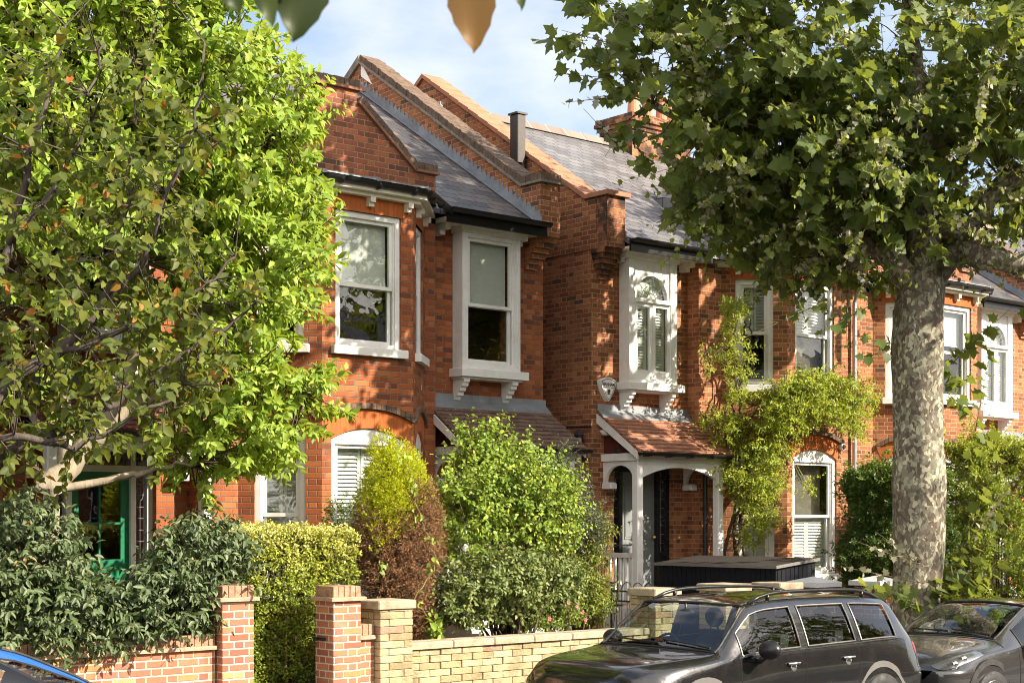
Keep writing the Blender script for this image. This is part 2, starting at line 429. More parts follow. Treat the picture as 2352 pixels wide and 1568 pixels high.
def window(parent, o, ang, w, z0, z1, meet=0.5, arched=0.0, blind=0.0, shutter=None, curtain=False, sill=True, casing=0.075, dep=0.05, label=None):
    """sash window centred at o on the outer wall plane; local x along wall, local y into the house"""
    ox, oy = o
    h = w / 2
    fr = MB().xf(ox, oy, 0, ang)
    cs = casing
    top = z1 - arched
    fr.box(-h, -h + cs, dep - 0.02, dep + 0.10, z0, z1)
    fr.box(h - cs, h, dep - 0.02, dep + 0.10, z0, z1)
    fr.box(-h + cs, h - cs, dep - 0.017, dep + 0.10, top - cs, z1)
    fr.box(-h + cs, h - cs, dep - 0.012, dep + 0.10, z0, z0 + cs * 0.8)
    # moulding bead round the casing
    b = 0.018
    fr.box(-h + cs, -h + cs + b, dep + 0.005, dep + 0.02, z0 + cs * 0.8, top - cs)
    fr.box(h - cs - b, h - cs, dep + 0.005, dep + 0.02, z0 + cs * 0.8, top - cs)
    zi0, zi1 = z0 + cs * 0.8, top - cs
    zm = zi0 + (zi1 - zi0) * meet
    s = 0.048
    x0, x1 = -h + cs + b, h - cs - b
    panes = []
    for (a, c, y) in ((zm - 0.02, zi1, dep + 0.022), (zi0, zm + 0.02, dep + 0.058)):
        fr.box(x0, x0 + s, y, y + 0.034, a, c)
        fr.box(x1 - s, x1, y, y + 0.034, a, c)
        fr.box(x0 + s, x1 - s, y + 0.001, y + 0.034, c - s, c)
        fr.box(x0 + s, x1 - s, y + 0.001, y + 0.034, a, a + s)
        panes.append((x0 + s, x1 - s, y + 0.016, a + s, c - s))
    wo = fr.build('window', m_white, parent)
    if label: wo['label'] = label
    for (a, b2, y, c, d) in panes:
        MB().xf(ox, oy, 0, ang).box(a, b2, y, y + 0.006, c, d).build('pane', m_glass, wo)
    if sill:
        MB().xf(ox, oy, 0, ang).bbox(-h - 0.07, h + 0.07, -0.085, dep + 0.06, z0 - 0.11, z0 - 0.002, 0.008).build('sill', m_white, wo)
    yb = dep + 0.135
    if blind > 0:
        zb = zi1 - (zi1 - zi0) * blind
        q = MB().xf(ox, oy, 0, ang)
        q.box(x0, x1 - 0.03, yb, yb + 0.004, zb, zi1); q.box(x0, x1 - 0.03, yb - 0.008, yb + 0.012, zb - 0.02, zb)
        q.build('blind', m_blind, wo)
    if shutter:
        a, b2 = shutter     # vertical extent as fractions of the opening
        q = MB().xf(ox, oy, 0, ang)
        za, zb = zi0 + (zi1 - zi0) * a, zi0 + (zi1 - zi0) * b2
        npan = 2
        pw = (x1 - x0) / npan
        for k in range(npan):
            p0 = x0 + k * pw + 0.004; p1 = p0 + pw - 0.008; st = 0.045
            q.box(p0, p0 + st, yb, yb + 0.028, za, zb); q.box(p1 - st, p1, yb, yb + 0.028, za, zb)
            q.box(p0 + st, p1 - st, yb, yb + 0.028, za, za + 0.07); q.box(p0 + st, p1 - st, yb, yb + 0.028, zb - 0.07, zb)
            zz = za + 0.08
            while zz < zb - 0.10:
                q.add([(p0 + st, yb - 0.006, zz), (p1 - st, yb - 0.006, zz), (p1 - st, yb + 0.03, zz + 0.052), (p0 + st, yb + 0.03, zz + 0.052)], [(0, 1, 2, 3)])
                zz += 0.052
        q.build('shutter', m_shutter, wo)
    if curtain:
        q = MB().xf(ox, oy, 0, ang)
        n = 26
        for k in range(n):
            u0 = x0 + (x1 - x0) * k / n; u1 = x0 + (x1 - x0) * (k + 1) / n
            ya = yb + 0.10 + 0.03 * (k % 2); ybb = yb + 0.10 + 0.03 * ((k + 1) % 2)
            q.add([(u0, ya, zi0), (u1, ybb, zi0), (u1, ybb, zi1), (u0, ya, zi1)], [(0, 1, 2, 3)])
        q.build('curtain', m_sheer, wo)
    return wo

def arch_head(parent, o, ang, w, zs, rise, hh=0.25):
    ox, oy = o
    q = MB().xf(ox, oy, 0, ang)
    lo = arc(w, zs, rise, 14, -0.004)
    k = (w + 0.26) / w
    hi = [(x * k, -0.004, z + hh) for x, y, z in lo]
    q.band(lo, hi, (0, 0.15, 0))
    a = q.build('arch', m_arch, parent)
    q = MB().xf(ox, oy, 0, ang)
    l2 = [(x * (k + .05), -0.05, z + 0.003) for x, y, z in hi]; l2 = [(x, -0.05, z) for (x, y, z) in hi]
    h2 = [(x * 1.05, -0.05, z + 0.075) for x, y, z in hi]
    q.band(l2, h2, (0, 0.10, 0))
    m3 = [(x * 1.02, -0.03, z + 0.028) for x, y, z in hi]
    q.build('hood_mould', m_coping, a)

def bracket(mb, x, y0, y1, z0, z1, w=0.11):
    """scrolled console bracket, y0 wall, y1 front (smaller y)"""
    d = y0 - y1; h = z1 - z0
    prof = [(0, 0), (0.12, 0.0), (0.20, 0.14), (0.42, 0.20), (0.44, 0.36), (0.62, 0.42), (0.66, 0.58), (0.84, 0.64), (0.88, 0.80), (1.0, 0.84), (1.0, 1.0), (0, 1.0)]
    mb.prism([(x - w / 2, y0 - p * d, z0 + q * h) for p, q in prof], (w, 0, 0))

def oriel(parent, x0, x1, kind, blind=0.0):
    yo = YG + 0.02
    z0, z1 = 4.42, 6.36
    q = MB()
    # box sides (leave the front for the window), head board and base board
    q.box(x0, x0 + 0.05, yo, YF - 0.003, z0, z1)
    q.box(x1 - 0.05, x1, yo, YF - 0.003, z0, z1)
    q.box(x0 + 0.05, x1 - 0.05, yo, YF - 0.003, z0, z0 + 0.05)
    q.box(x0 - 0.03, x1 + 0.03, yo - 0.03, YF - 0.003, z1, z1 + 0.07)
    q.box(x0 - 0.06, x1 + 0.06, yo - 0.06, YF - 0.003, z1 + 0.07, z1 + 0.11)
    q.bbox(x0 - 0.07, x1 + 0.10, yo - 0.09, YF - 0.003, z0 - 0.12, z0 - 0.002, 0.01)
    q.box(x0 - 0.02, x1 + 0.02, yo - 0.02, YF - 0.003, z0 - 0.15, z0 - 0.12)
    o = q.build('oriel', m_white, parent)
    for x in (x0 + 0.06, x1 - 0.12):
        q = MB(); bracket(q, x, YF - 0.003, yo - 0.03, z0 - 0.44, z0 - 0.151); q.build('bracket', m_white, o)
    xc, w = (x0 + x1) / 2, x1 - x0 - 0.1
    if kind == 'sash':
        window(parent, (xc, yo), 0, w, z0 + 0.052, z1 - 0.002, meet=0.46, blind=blind, sill=False, casing=0.06, dep=0.03, curtain=False)
    else:
        zb = z0 + 0.052; zt = z1 - 0.002; zr = zb + (zt - zb) * 0.66
        fr = MB().xf(xc, yo, 0)
        h = w / 2
        fr.box(-h, -h + 0.09, 0.005, 0.12, zb, zt); fr.box(h - 0.09, h, 0.005, 0.12, zb, zt)
        fr.box(-h + 0.09, h - 0.09, -0.03, 0.12, zr - 0.03, zr + 0.03)
        fr.box(-h + 0.09, h - 0.09, 0.01, 0.12, zb, zb + 0.09)
        # panel with a half-round opening
        rad = w / 2 - 0.13; n = 18
        lo = [(rad * cos(pi - pi * i / n), 0.03, zr + 0.03 + rad * sin(pi * i / n) * 1.05) for i in range(n + 1)]
        hi = [(max(-h + 0.09, min(h - 0.09, x * 3)), 0.03, zt if abs(x) < rad * 0.999 else zr + 0.03) for x, y, z in lo]
        hi = [((-h + 0.09 if x <= -rad * 0.7 else h - 0.09 if x >= rad * 0.7 else x * (h - 0.09) / (rad * 0.7)), 0.03, (zt if abs(x) < rad * 0.7 else zr + 0.03 + (zt - zr - 0.03) * min(1, (z - zr - 0.03) / (rad * 0.72)))) for x, y, z in lo]
        fr.band(lo, hi, (0, 0.08, 0))
        # casement pair
        for sx in (-1, 1):
            a, b = (-h + 0.09, -0.004) if sx < 0 else (0.004, h - 0.09)
            fr.box(a, a + 0.06, 0.02, 0.07, zb + 0.09, zr - 0.03); fr.box(b - 0.06, b, 0.02, 0.07, zb + 0.09, zr - 0.03)
            fr.box(a + 0.06, b - 0.06, 0.02, 0.07, zr - 0.09, zr - 0.03); fr.box(a + 0.06, b - 0.06, 0.02, 0.07, zb + 0.09, zb + 0.15)
        wo = fr.build('window', m_white, parent)
        q = MB().xf(xc, yo, 0)
        for i in range(1, 9):
            a = pi * i / 9
            q.tube([(0.10 * cos(a), 0.052, zr + 0.03 + 0.10 * sin(a)), (rad * cos(a), 0.052, zr + 0.03 + rad * 1.04 * sin(a))], 0.005, 4)
        for rr in (0.10, rad * 0.62):
            q.tube([(rr * cos(pi * i / 12), 0.052, zr + 0.03 + rr * sin(pi * i / 12)) for i in range(13)], 0.005, 4)
        q.build('glazing_lead', m_lead, wo)
        q = MB().xf(xc, yo, 0)
        q.prism([(-rad - .02, 0.06, zr + 0.02)] + [(1.03 * x, 0.06, z + 0.02) for x, y, z in lo] + [(rad + .02, 0.06, zr + 0.02)], (0, 0.005, 0))
        q.build('fanlight', m_glass, wo)
        q = MB().xf(xc, yo, 0)
        q.box(-h + 0.14, h - 0.14, 0.16, 0.165, zr - 0.03, zt); q.build('blind', m_blind, wo)
        for sx in (-1, 1):
            a, b = (-h + 0.15, -0.06) if sx < 0 else (0.06, h - 0.15)
            MB().xf(xc, yo, 0).box(a, b, 0.045, 0.05, zb + 0.15, zr - 0.09).build('pane', m_glass, wo)
            q = MB().xf(xc, yo, 0)
            q.box(a - .02, a + 0.03, 0.12, 0.14, zb + 0.1, zr - 0.04); q.box(b - 0.03, b + .02, 0.12, 0.14, zb + 0.1, zr - 0.04)
            q.box(a + 0.03, b - 0.03, 0.12, 0.14, (zb + zr) / 2 - 0.04, (zb + zr) / 2 + 0.04)
            zz = zb + 0.12
            while zz < zr - 0.1:
                q.add([(a + 0.03, 0.115, zz), (b - 0.03, 0.115, zz), (b - 0.03, 0.145, zz + 0.045), (a + 0.03, 0.145, zz + 0.045)], [(0, 1, 2, 3)]); zz += 0.045
            q.build('shutter', m_shutter, wo)

def door(parent, xc, y, z0, mat, framemat, style):
    """front door with sidelights in a frame, y = outer face of the frame"""
    zt = z0 + 2.12
    W = 0.68
    fr = MB()
    fr.box(xc - W, xc - W + 0.07, y, y + 0.12, z0, zt + 0.42); fr.box(xc + W - 0.07, xc + W, y, y + 0.12, z0, zt + 0.42)
    fr.box(xc - W + .07, xc + W - .07, y + .002, y + 0.12, zt + 0.35, zt + 0.42)
    fr.box(xc - W + .07, xc + W - .07, y + .002, y + 0.12, zt, zt + 0.08)
    for sx in (-1, 1):
        a = xc + sx * 0.42
        fr.box(a - 0.035, a + 0.035, y - 0.003, y + 0.12, z0, zt + 0.35)
        l0, l1 = (xc - W + .07, a - 0.035) if sx < 0 else (a + 0.035, xc + W - 0.07)
        fr.box(l0, l1, y + 0.02, y + 0.07, z0, z0 + 0.78); fr.box(l0, l1, y - .01, y + 0.1, z0 + 0.78, z0 + 0.84)
        fr.box(l0 + .03, l1 - .03, y + 0.012, y + 0.03, z0 + 0.10, z0 + 0.68)
    f = fr.build('door_frame', framemat, parent)
    for sx in (-1, 1):
        l0, l1 = (xc - W + .07, xc - 0.455) if sx < 0 else (xc + 0.455, xc + W - 0.07)
        MB().box(l0, l1, y + 0.05, y + 0.056, z0 + 0.84, zt).build('sidelight', m_glass, f)
        q = MB()
        for k in range(1, 9):
            zz = z0 + 0.84 + (zt - z0 - 0.84) * k / 9
            q.tube([(l0, y + 0.046, zz), (l1, y + 0.046, zz)], 0.004, 4)
        q.tube([((l0 + l1) / 2, y + 0.046, z0 + 0.84), ((l0 + l1) / 2, y + 0.046, zt)], 0.004, 4)
        q.tube([((l0 + l1) / 2 + 0.05 * cos(a), y + 0.045, zt - 0.22 + 0.13 * sin(a)) for a in [2 * pi * i / 14 for i in range(15)]], 0.004, 4)
        q.build('leading', m_lead, f)
    MB().box(xc - W + .07, xc + W - .07, y + 0.05, y + 0.056, zt + 0.08, zt + 0.35).build('transom_light', m_glass, f)
    q = MB()
    for k in range(1, 12):
        xx = xc - W + .07 + (2 * W - .14) * k / 12
        q.tube([(xx, y + 0.046, zt + 0.08), (xx, y + 0.046, zt + 0.35)], 0.004, 4)
    for k in range(1, 3):
        zz = zt + 0.08 + 0.27 * k / 3
        q.tube([(xc - W + .07, y + 0.046, zz), (xc + W - .07, y + 0.046, zz)], 0.004, 4)
    q.build('leading', m_lead, f)
    yd = y + 0.05
    d = MB()
    if style == 'glazed':
        x0, x1 = xc - 0.385, xc + 0.385
        d.box(x0, x1, yd, yd + 0.045, z0 + 0.02, z0 + 1.05)
        d.box(x0, x0 + 0.11, yd, yd + 0.045, z0 + 1.05, zt); d.box(x1 - 0.11, x1, yd, yd + 0.045, z0 + 1.05, zt)
        d.box(x0 + .11, x1 - .11, yd, yd + 0.045, zt - 0.12, zt)
        d.box(xc - 0.012, xc + 0.012, yd + .002, yd + 0.04, z0 + 1.05, zt - 0.12)
        d.box(x0 + .11, x1 - .11, yd + .003, yd + 0.04, z0 + 1.48, z0 + 1.505)
        d.box(x0 + 0.12, x1 - 0.12, yd - 0.012, yd, z0 + 0.82, z0 + 0.93)
        d.box(x0 + 0.12, x1 - 0.12, yd - 0.010, yd, z0 + 0.14, z0 + 0.70)
        do = d.build('door', mat, parent)
        MB().box(x0 + .11, x1 - .11, yd + 0.02, yd + 0.026, z0 + 1.05, zt - 0.12).build('pane', m_glass, do)
        MB().box(xc - 0.13, xc + 0.13, yd - 0.02, yd - 0.012, z0 + 0.855, z0 + 0.895).build('letter_plate', m_chrome, do)
    else:
        x0, x1 = xc - 0.385, xc + 0.385
        d.box(x0, x1, yd, yd + 0.045, z0 + 0.02, zt)
        for a, b in ((x0 + 0.09, xc - 0.04), (xc + 0.04, x1 - 0.09)):
            d.box(a, b, yd - 0.010, yd, z0 + 0.16, z0 + 0.72)
            d.box(a + 0.02, b - 0.02, yd - 0.016, yd - .01, z0 + 0.20, z0 + 0.68)
            d.box(a, b, yd - 0.010, yd, z0 + 1.05, zt - 0.16)
            d.box(a + 0.02, b - 0.02, yd - 0.016, yd - .01, z0 + 1.09, zt - 0.20)
        d.box(x0 + .02, x1 - .02, yd - 0.022, yd, z0 + 0.965, z0 + 0.985)
        do = d.build('door', mat, parent)
        q = MB(); q.box(xc - 0.10, xc + 0.10, yd - 0.026, yd - 0.0165, z0 + 0.78, z0 + 0.92); q.box(xc - 0.06, xc + .06, yd - 0.034, yd - .026, z0 + 0.82, z0 + 0.87)
        q.build('letter_plate', m_chrome, do)
        q = MB(); q.ball((xc + 0.33, yd - 0.05, z0 + 1.08), 0.035); q.lathe([(0.012, -0.04), (0.012, 0.0)], (xc + 0.33, yd, z0 + 1.08), 'y', 10); q.build('handle', m_brass, do)

def porch(parent, x0, x1, z_floor, m_roof, xd, doorargs, left_wall=True, steps=True):
    yp = 16.72
    q = MB()
    q.box(x0 - 0.02, x1 + 0.02, yp - 0.14, YF - 0.002, GZ - 0.1, z_floor)
    q.box(x0 - 0.02, x1 + 0.02, yp - 0.42, yp - 0.141, GZ - 0.1, z_floor - 0.2)
    q.build('porch_step', m_white, parent)
    for x in (x0, x1):
        po = MB()
        po.bbox(x - 0.065, x + 0.065, yp - 0.065, yp + 0.065, z_floor, 3.16, 0.014)
        po.box(x - 0.08, x + 0.08, yp - 0.08, yp + 0.08, z_floor, z_floor + 0.16)
        po.build('porch_post', m_white, parent)
    # arched front beam
    bm = MB()
    n = 16
    a, b = x0 + 0.065, x1 - 0.065; w = b - a
    lo = arc(w, 2.90, 0.17, n); lo = [(x + (a + b) / 2, yp - 0.03, z) for x, y, z in lo]
    hi = [(x, y, 3.16) for x, y, z in lo]
    bm.band(lo, hi, (0, 0.06, 0))
    bm.box(x0 - 0.08, x1 + 0.08, yp - 0.075, yp + 0.075, 3.16, 3.26)
    for x in (x0, x1):
        c, d = yp + 0.065, YF - 0.06; L = d - c
        lo = [(x - 0.03, (c + d) / 2 + L / 2 * cos(pi - pi * i / n), 2.86 + 0.24 * sin(pi * i / n)) for i in range(n + 1)]
        hi = [(x - 0.03, y, 3.16) for _, y, z in lo]
        bm.band(lo, hi, (0.06, 0, 0))
        bm.box(x - 0.03, x + 0.03, d, YF - 0.003, 2.84, 3.16)
        bm.box(x - 0.07, x + 0.07, yp + 0.08, YF - 0.003, 3.165, 3.28)
        bm.bbox(x - 0.075, x + 0.075, YF - 0.22, YF - 0.003, 2.74, 2.84, 0.02)
    bm.build('porch_beam', m_white, parent)
    # low balustrade on the side away from the sun
    ba = MB()
    ba.box(x0 - 0.03, x0 + 0.03, yp + 0.066, YF - 0.004, z_floor + 0.78, z_floor + 0.85)
    ba.box(x0 - 0.025, x0 + 0.025, yp + 0.066, YF - 0.004, z_floor + 0.06, z_floor + 0.11)
    k = yp + 0.16
    while k < YF - 0.08:
        ba.box(x0 - 0.018, x0 + 0.018, k - 0.018, k + 0.018, z_floor + 0.11, z_floor + 0.78); k += 0.11
    ba.build('balustrade', m_white, parent)
    # mono-pitch roof
    ya, za, yb, zb = 16.52, 3.30, YF - 0.004, 3.93
    e0, e1 = x0 - 0.14, x1 + 0.14
    r = MB(); t = 0.05
    r.prism([(e0, ya, za), (e1, ya, za), (e1, yb, zb), (e0, yb, zb)], (0, 0, -t))
    # tile courses as real steps
    nc = 10
    for i in range(nc):
        f0, f1 = i / nc, (i + 1) / nc - 0.004
        y0, y1 = ya + (yb - ya) * f0 - 0.02, ya + (yb - ya) * f1
        zz0, zz1 = za + (zb - za) * f0 + 0.012 - 0.012, za + (zb - za) * f1 + 0.004
        r.prism([(e0 - 0.02, y0, zz0 + 0.018), (e1 + 0.02, y0, zz0 + 0.018), (e1 + 0.02, y1, zz1), (e0 - 0.02, y1, zz1)], (0, 0, -0.016))
    r.build('porch_roof', m_roof, parent)
    f = MB()
    f.prism([(e0 - 0.03, yb - 0.15, zb - 0.085), (e1 + 0.03, yb - 0.15, zb - 0.085), (e1 + 0.03, yb - 0.02, zb + 0.03), (e0 - 0.03, yb - 0.02, zb + 0.03)], (0, 0, 0.012))
    f.box(e0 - 0.03, e1 + 0.03, yb - 0.022, yb - 0.002, zb + 0.025, zb + 0.13)
    f.build('flashing', m_lead, parent)
    for x in (e0 - 0.035, e1 + 0.005):
        MB().prism([(x, ya + 0.02, za - 0.13), (x, ya + 0.02, za - 0.03), (x, yb, zb - 0.03), (x, yb, zb - 0.17)], (0.03, 0, 0)).build('bargeboard', m_white, parent)
    for x in (x0, x1):
        MB().prism([(x - 0.012, yp + 0.1, 3.285), (x - 0.012, yb, 3.285), (x - 0.012, yb, zb - 0.06), (x - 0.012, yp + 0.1, za + 0.07)], (0.024, 0, 0)).build('gable_boards', m_redwood, parent)
    gu = MB(); gutter(gu, [(e0 - 0.06, ya - 0.055, za - 0.02), (e1 + 0.06, ya - 0.055, za - 0.02)], 0.055)
    for k in range(5):
        x = e0 + 0.1 + (e1 - e0 - 0.2) * k / 4
        gu.box(x - 0.02, x + 0.02, ya - 0.12, ya + 0.03, za - 0.085, za - 0.07)
    gu.build('gutter', m_black, parent)
    door(parent, xd, YF + 0.10, z_floor, *doorargs)

def gutter(mb, path, r=0.06):
    """half-round gutter with a closed underside"""
    n = 8
    P = [np.array(p, float) for p in path]
    rows = []
    for i, p in enumerate(P):
        d = P[min(i + 1, len(P) - 1)] - P[max(i - 1, 0)]; d[2] = 0; d /= np.linalg.norm(d)
        o = np.array((d[1], -d[0], 0))
        if 0 < i < len(P) - 1:
            d1 = P[i] - P[i - 1]; d1 /= np.linalg.norm(d1); c = max(0.5, abs(np.dot(d, d1))); o = o / c
        rows.append([p + r * (cos(a) * o) + np.array((0, 0, r * sin(a))) for a in [pi * k / n for k in range(-n, 1)]] + [p + r * 0.8 * o + np.array((0, 0, -0.01)), p - r * 0.8 * o + np.array((0, 0, -0.01))])
    k = len(rows[0])
    vs = [tuple(v) for row in rows for v in row]; fs = []
    for i in range(len(rows) - 1):
        for j in range(k):
            j2 = (j + 1) % k
            fs.append((i * k + j, i * k + j2, (i + 1) * k + j2, (i + 1) * k + j))
    fs += [tuple(range(k)), tuple(range(len(vs) - 1, len(vs) - k - 1, -1))]
    mb.add(vs, fs)

def roof_z(y): return EAVE + 0.08 + (y - 17.0) * 0.636
YR = 21.7      # ridge

def bay(parent, xc, brick, gable, win, mcop):
    """canted two-storey bay centred on xc with windows on its three faces"""
    P = [(xc - 1.49, YG), (xc - 0.72, YB), (xc + 0.72, YB), (xc + 1.49, YG)]
    q = MB()
    zt = EAVE - 0.08
    spec = []
    for i in range(3):
        (x0, y0), (x1, y1) = P[i], P[i + 1]
        L = math.hypot(x1 - x0, y1 - y0); ang = math.atan2(y1 - y0, x1 - x0)
        w = 1.03 if i == 1 else 0.62
        wg = 1.16 if i == 1 else 0.66
        c = L / 2
        wallface(q, x0, y0, ang, L, 0.3, zt, [(c - w / 2, c + w / 2, 4.48, 6.22), (c - wg / 2, c + wg / 2, 1.35, 3.44)])
        spec.append(((x0 + x1) / 2, (y0 + y1) / 2, ang, w, wg))
    q.build('bay_wall', brick, parent)
    for i, (x, y, ang, w, wg) in enumerate(spec):
        window(parent, (x, y), ang, w, 4.48, 6.22, **win['up'][i])
        window(parent, (x, y), ang, wg, 1.35, 3.44, arched=0.14, **win['down'][i])
        arch_head(parent, (x, y), ang, wg, 3.28, 0.16 if i == 1 else 0.19)
        # flat rubbed brick head above the upper window
        h = w / 2
        MB().xf(x, y, 0, ang).prism([(-h - 0.06, -0.004, 6.22), (h + 0.06, -0.004, 6.22), (h + 0.13, -0.004, 6.415), (-h - 0.13, -0.004, 6.415)], (0, 0.12, 0)).build('arch', m_arch, parent)
    # cornice and dentil brackets, gutter, lead roof
    o = 0.10
    E = [(xc - 1.49 - o, YG), (xc - 0.72 - o * 0.45, YB - o), (xc + 0.72 + o * 0.45, YB - o), (xc + 1.49 + o, YG)]
    o2 = 0.22
    G = [(xc - 1.49 - o2, YG - 0.02), (xc - 0.72 - o2 * 0.45, YB - o2), (xc + 0.72 + o2 * 0.45, YB - o2), (xc + 1.49 + o2 + 0.18, YG - 0.12)]
    q = MB()
    q.prism([(x, y, zt) for x, y in E], (0, 0, 0.05))
    q.prism([(x, y, zt + 0.05) for x, y in [(xc - 1.49 - o2 * .8, YG), (xc - 0.72 - o2 * 0.4, YB - o2 * .85), (xc + 0.72 + o2 * 0.4, YB - o2 * .85), (xc + 1.49 + o2 * .8, YG)]], (0, 0, 0.05))
    co = q.build('cornice', m_cream, parent)
    for i in range(3):
        (x0, y0), (x1, y1) = P[i], P[i + 1]
        L = math.hypot(x1 - x0, y1 - y0); ang = math.atan2(y1 - y0, x1 - x0)
        for k in range(3 if i == 1 else 2):
            q = MB().xf(x0, y0, 0, ang)
            u = L * (0.08 + 0.84 * k / 2) if i == 1 else L * (0.25 + 0.55 * k)
            q.box(u - 0.04, u + 0.04, -0.11, -0.002, zt - 0.07, zt - 0.002); q.box(u - 0.04, u + 0.04, -0.07, -0.002, zt - 0.12, zt - 0.07)
            q.build('cornice_bracket', m_cream, co)
    q = MB(); gutter(q, [(x, y, EAVE + 0.08) for x, y in G], 0.065)
    for i in range(3):
        for k in (0.15, 0.5, 0.85):
            x = G[i][0] + (G[i + 1][0] - G[i][0]) * k; y = G[i][1] + (G[i + 1][1] - G[i][1]) * k
            q.ball((x, y, EAVE + 0.045), (0.045, 0.075, 0.055), 8, 6)
    q.build('gutter', m_black, parent)
    q = MB()
    B = [(xc - 1.49, YG - 0.003, EAVE + 0.30), (xc - 0.5, YG - 0.003, EAVE + 0.30), (xc + 0.5, YG - 0.003, EAVE + 0.30), (xc + 1.49, YG - 0.003, EAVE + 0.30)]
    GE = [(x, y, EAVE + 0.11) for x, y in G]
    GE[3] = (xc + 1.49 + o2, YG - .003, EAVE + 0.11); GE[0] = (xc - 1.49 - o2, YG - .003, EAVE + 0.11)
    for i in range(3):
        q.prism([GE[i], GE[i + 1], B[i + 1], B[i]], (0, 0, 0.015))
        e = np.array(GE[i]); b = np.array(B[i])
    for i in (1, 2):
        q.tube([GE[i], B[i]], 0.035, 6)
    q.tube([(xc, YB - o2, EAVE + 0.125), (xc, YG, EAVE + .31)], 0.03, 6)
    q.build('bay_roof', m_lead, parent)
    if gable == 'brick':
        zb, zs, zt2 = EAVE - 0.1, 7.08, 8.02
        hw, fw, kw = 1.67, 0.33, 1.30
        out = [(-hw, zb), (hw, zb), (hw, zs), (kw, zs), (fw, zt2 - 0.16), (fw, zt2), (-fw, zt2), (-fw, zt2 - 0.16), (-kw, zs), (-hw, zs)]
        MB().prism([(xc + u, YG, z) for u, z in out], (0, 0.30, 0)).build('gable', m_gable, parent)
        # coping: brick on edge over a tile course
        c = MB(); t = MB()
        segs = [((-hw - .04, zs), (-kw, zs)), ((-kw, zs), (-fw - .01, zt2 - 0.16)), ((-fw - 0.05, zt2), (fw + 0.05, zt2)), ((fw + .01, zt2 - 0.16), (kw, zs)), ((kw, zs), (hw + .04, zs))]
        for (a, b) in segs:
            d = np.array((b[0] - a[0], b[1] - a[1])); L = np.linalg.norm(d); d /= L
            nrm = np.array((-d[1], d[0]))
            t.prism([(xc + a[0], YG - 0.05, a[1]), (xc + b[0], YG - 0.05, b[1]), (xc + b[0] + nrm[0] * .035, YG - 0.05, b[1] + nrm[1] * .035), (xc + a[0] + nrm[0] * .035, YG - 0.05, a[1] + nrm[1] * .035)], (0, 0.40, 0))
            nb_ = max(3, int(L / 0.078))
            for k in range(nb_):
                p = np.array(a) + d * L * (k + 0.04) / nb_ + nrm * 0.036; r = np.array(a) + d * L * (k + 0.96) / nb_ + nrm * 0.036
                hgt = 0.105 + random.uniform(-.008, .008); j = random.uniform(-.008, .008)
                c.prism([(xc + p[0], YG - 0.012 + j, p[1]), (xc + r[0], YG - 0.012 + j, r[1]), (xc + r[0] + nrm[0] * hgt, YG - 0.012 + j, r[1] + nrm[1] * hgt), (xc + p[0] + nrm[0] * hgt, YG - 0.012 + j, p[1] + nrm[1] * hgt)], (0, 0.32, 0))
        g = c.build('gable_coping', m_coping_unit, parent)
        t.build('tile_creasing', m_tile_strip, g)
        # small roof running back from the gable
        q = MB()
        for sx in (-1, 1):
            q.prism([(xc + sx * 1.6, YG + 0.3, EAVE + 0.30), (xc, YG + 0.3, 7.80), (xc, 19.2, 7.80), (xc + sx * 1.6, 19.2, EAVE + 0.5)], (0, 0, -0.06))
        q.build('gable_roof', m_slate, parent)
    else:
        # white rendered gable with a curved outline and slated cheeks
        zb = EAVE + 0.13
        n = 10
        out = [(-1.45, zb), (1.45, zb)] + [(1.45 - 0.75 * (i / n), zb + 1.55 * (i / n) ** 0.62) for i in range(1, n + 1)]
        top = [(0.7 * cos(pi * i / 10), zb + 1.55 + 0.42 * sin(pi * i / 10)) for i in range(1, 10)]
        out += top + [(-x, z) for x, z in reversed(out[2:2 + n])]
        MB().prism([(xc + u, YG - 0.05, z) for u, z in out], (0, 0.18, 0)).build('gable', m_render, parent)
        q = MB()
        rim = out[1:] + [out[0]]
        inn = [(u * 0.90, zb + (z - zb) * 0.92) for u, z in rim]
        q.band([(xc + u, YG - 0.09, z) for u, z in inn], [(xc + u, YG - 0.09, z) for u, z in rim], (0, 0.12, 0))
        q.build('gable_moulding', m_white, parent)
        q = MB()
        for sx in (-1, 1):
            q.prism([(xc + sx * 1.38, YG + 0.13, zb - 0.05), (xc + sx * 1.38, YG + 0.13, zb + 0.9), (xc + sx * 1.38, 18.9, zb + 1.25)], (0.05 * sx, 0, 0))
            q.prism([(xc + sx * 1.42, YG + 0.13, zb + 0.85), (xc, YG + 0.13, zb + 1.9), (xc, 20.2, zb + 1.9), (xc + sx * 1.42, 19.3, zb + 0.9)], (0, 0, -0.05))
        q.build('gable_roof', m_slate2, parent)

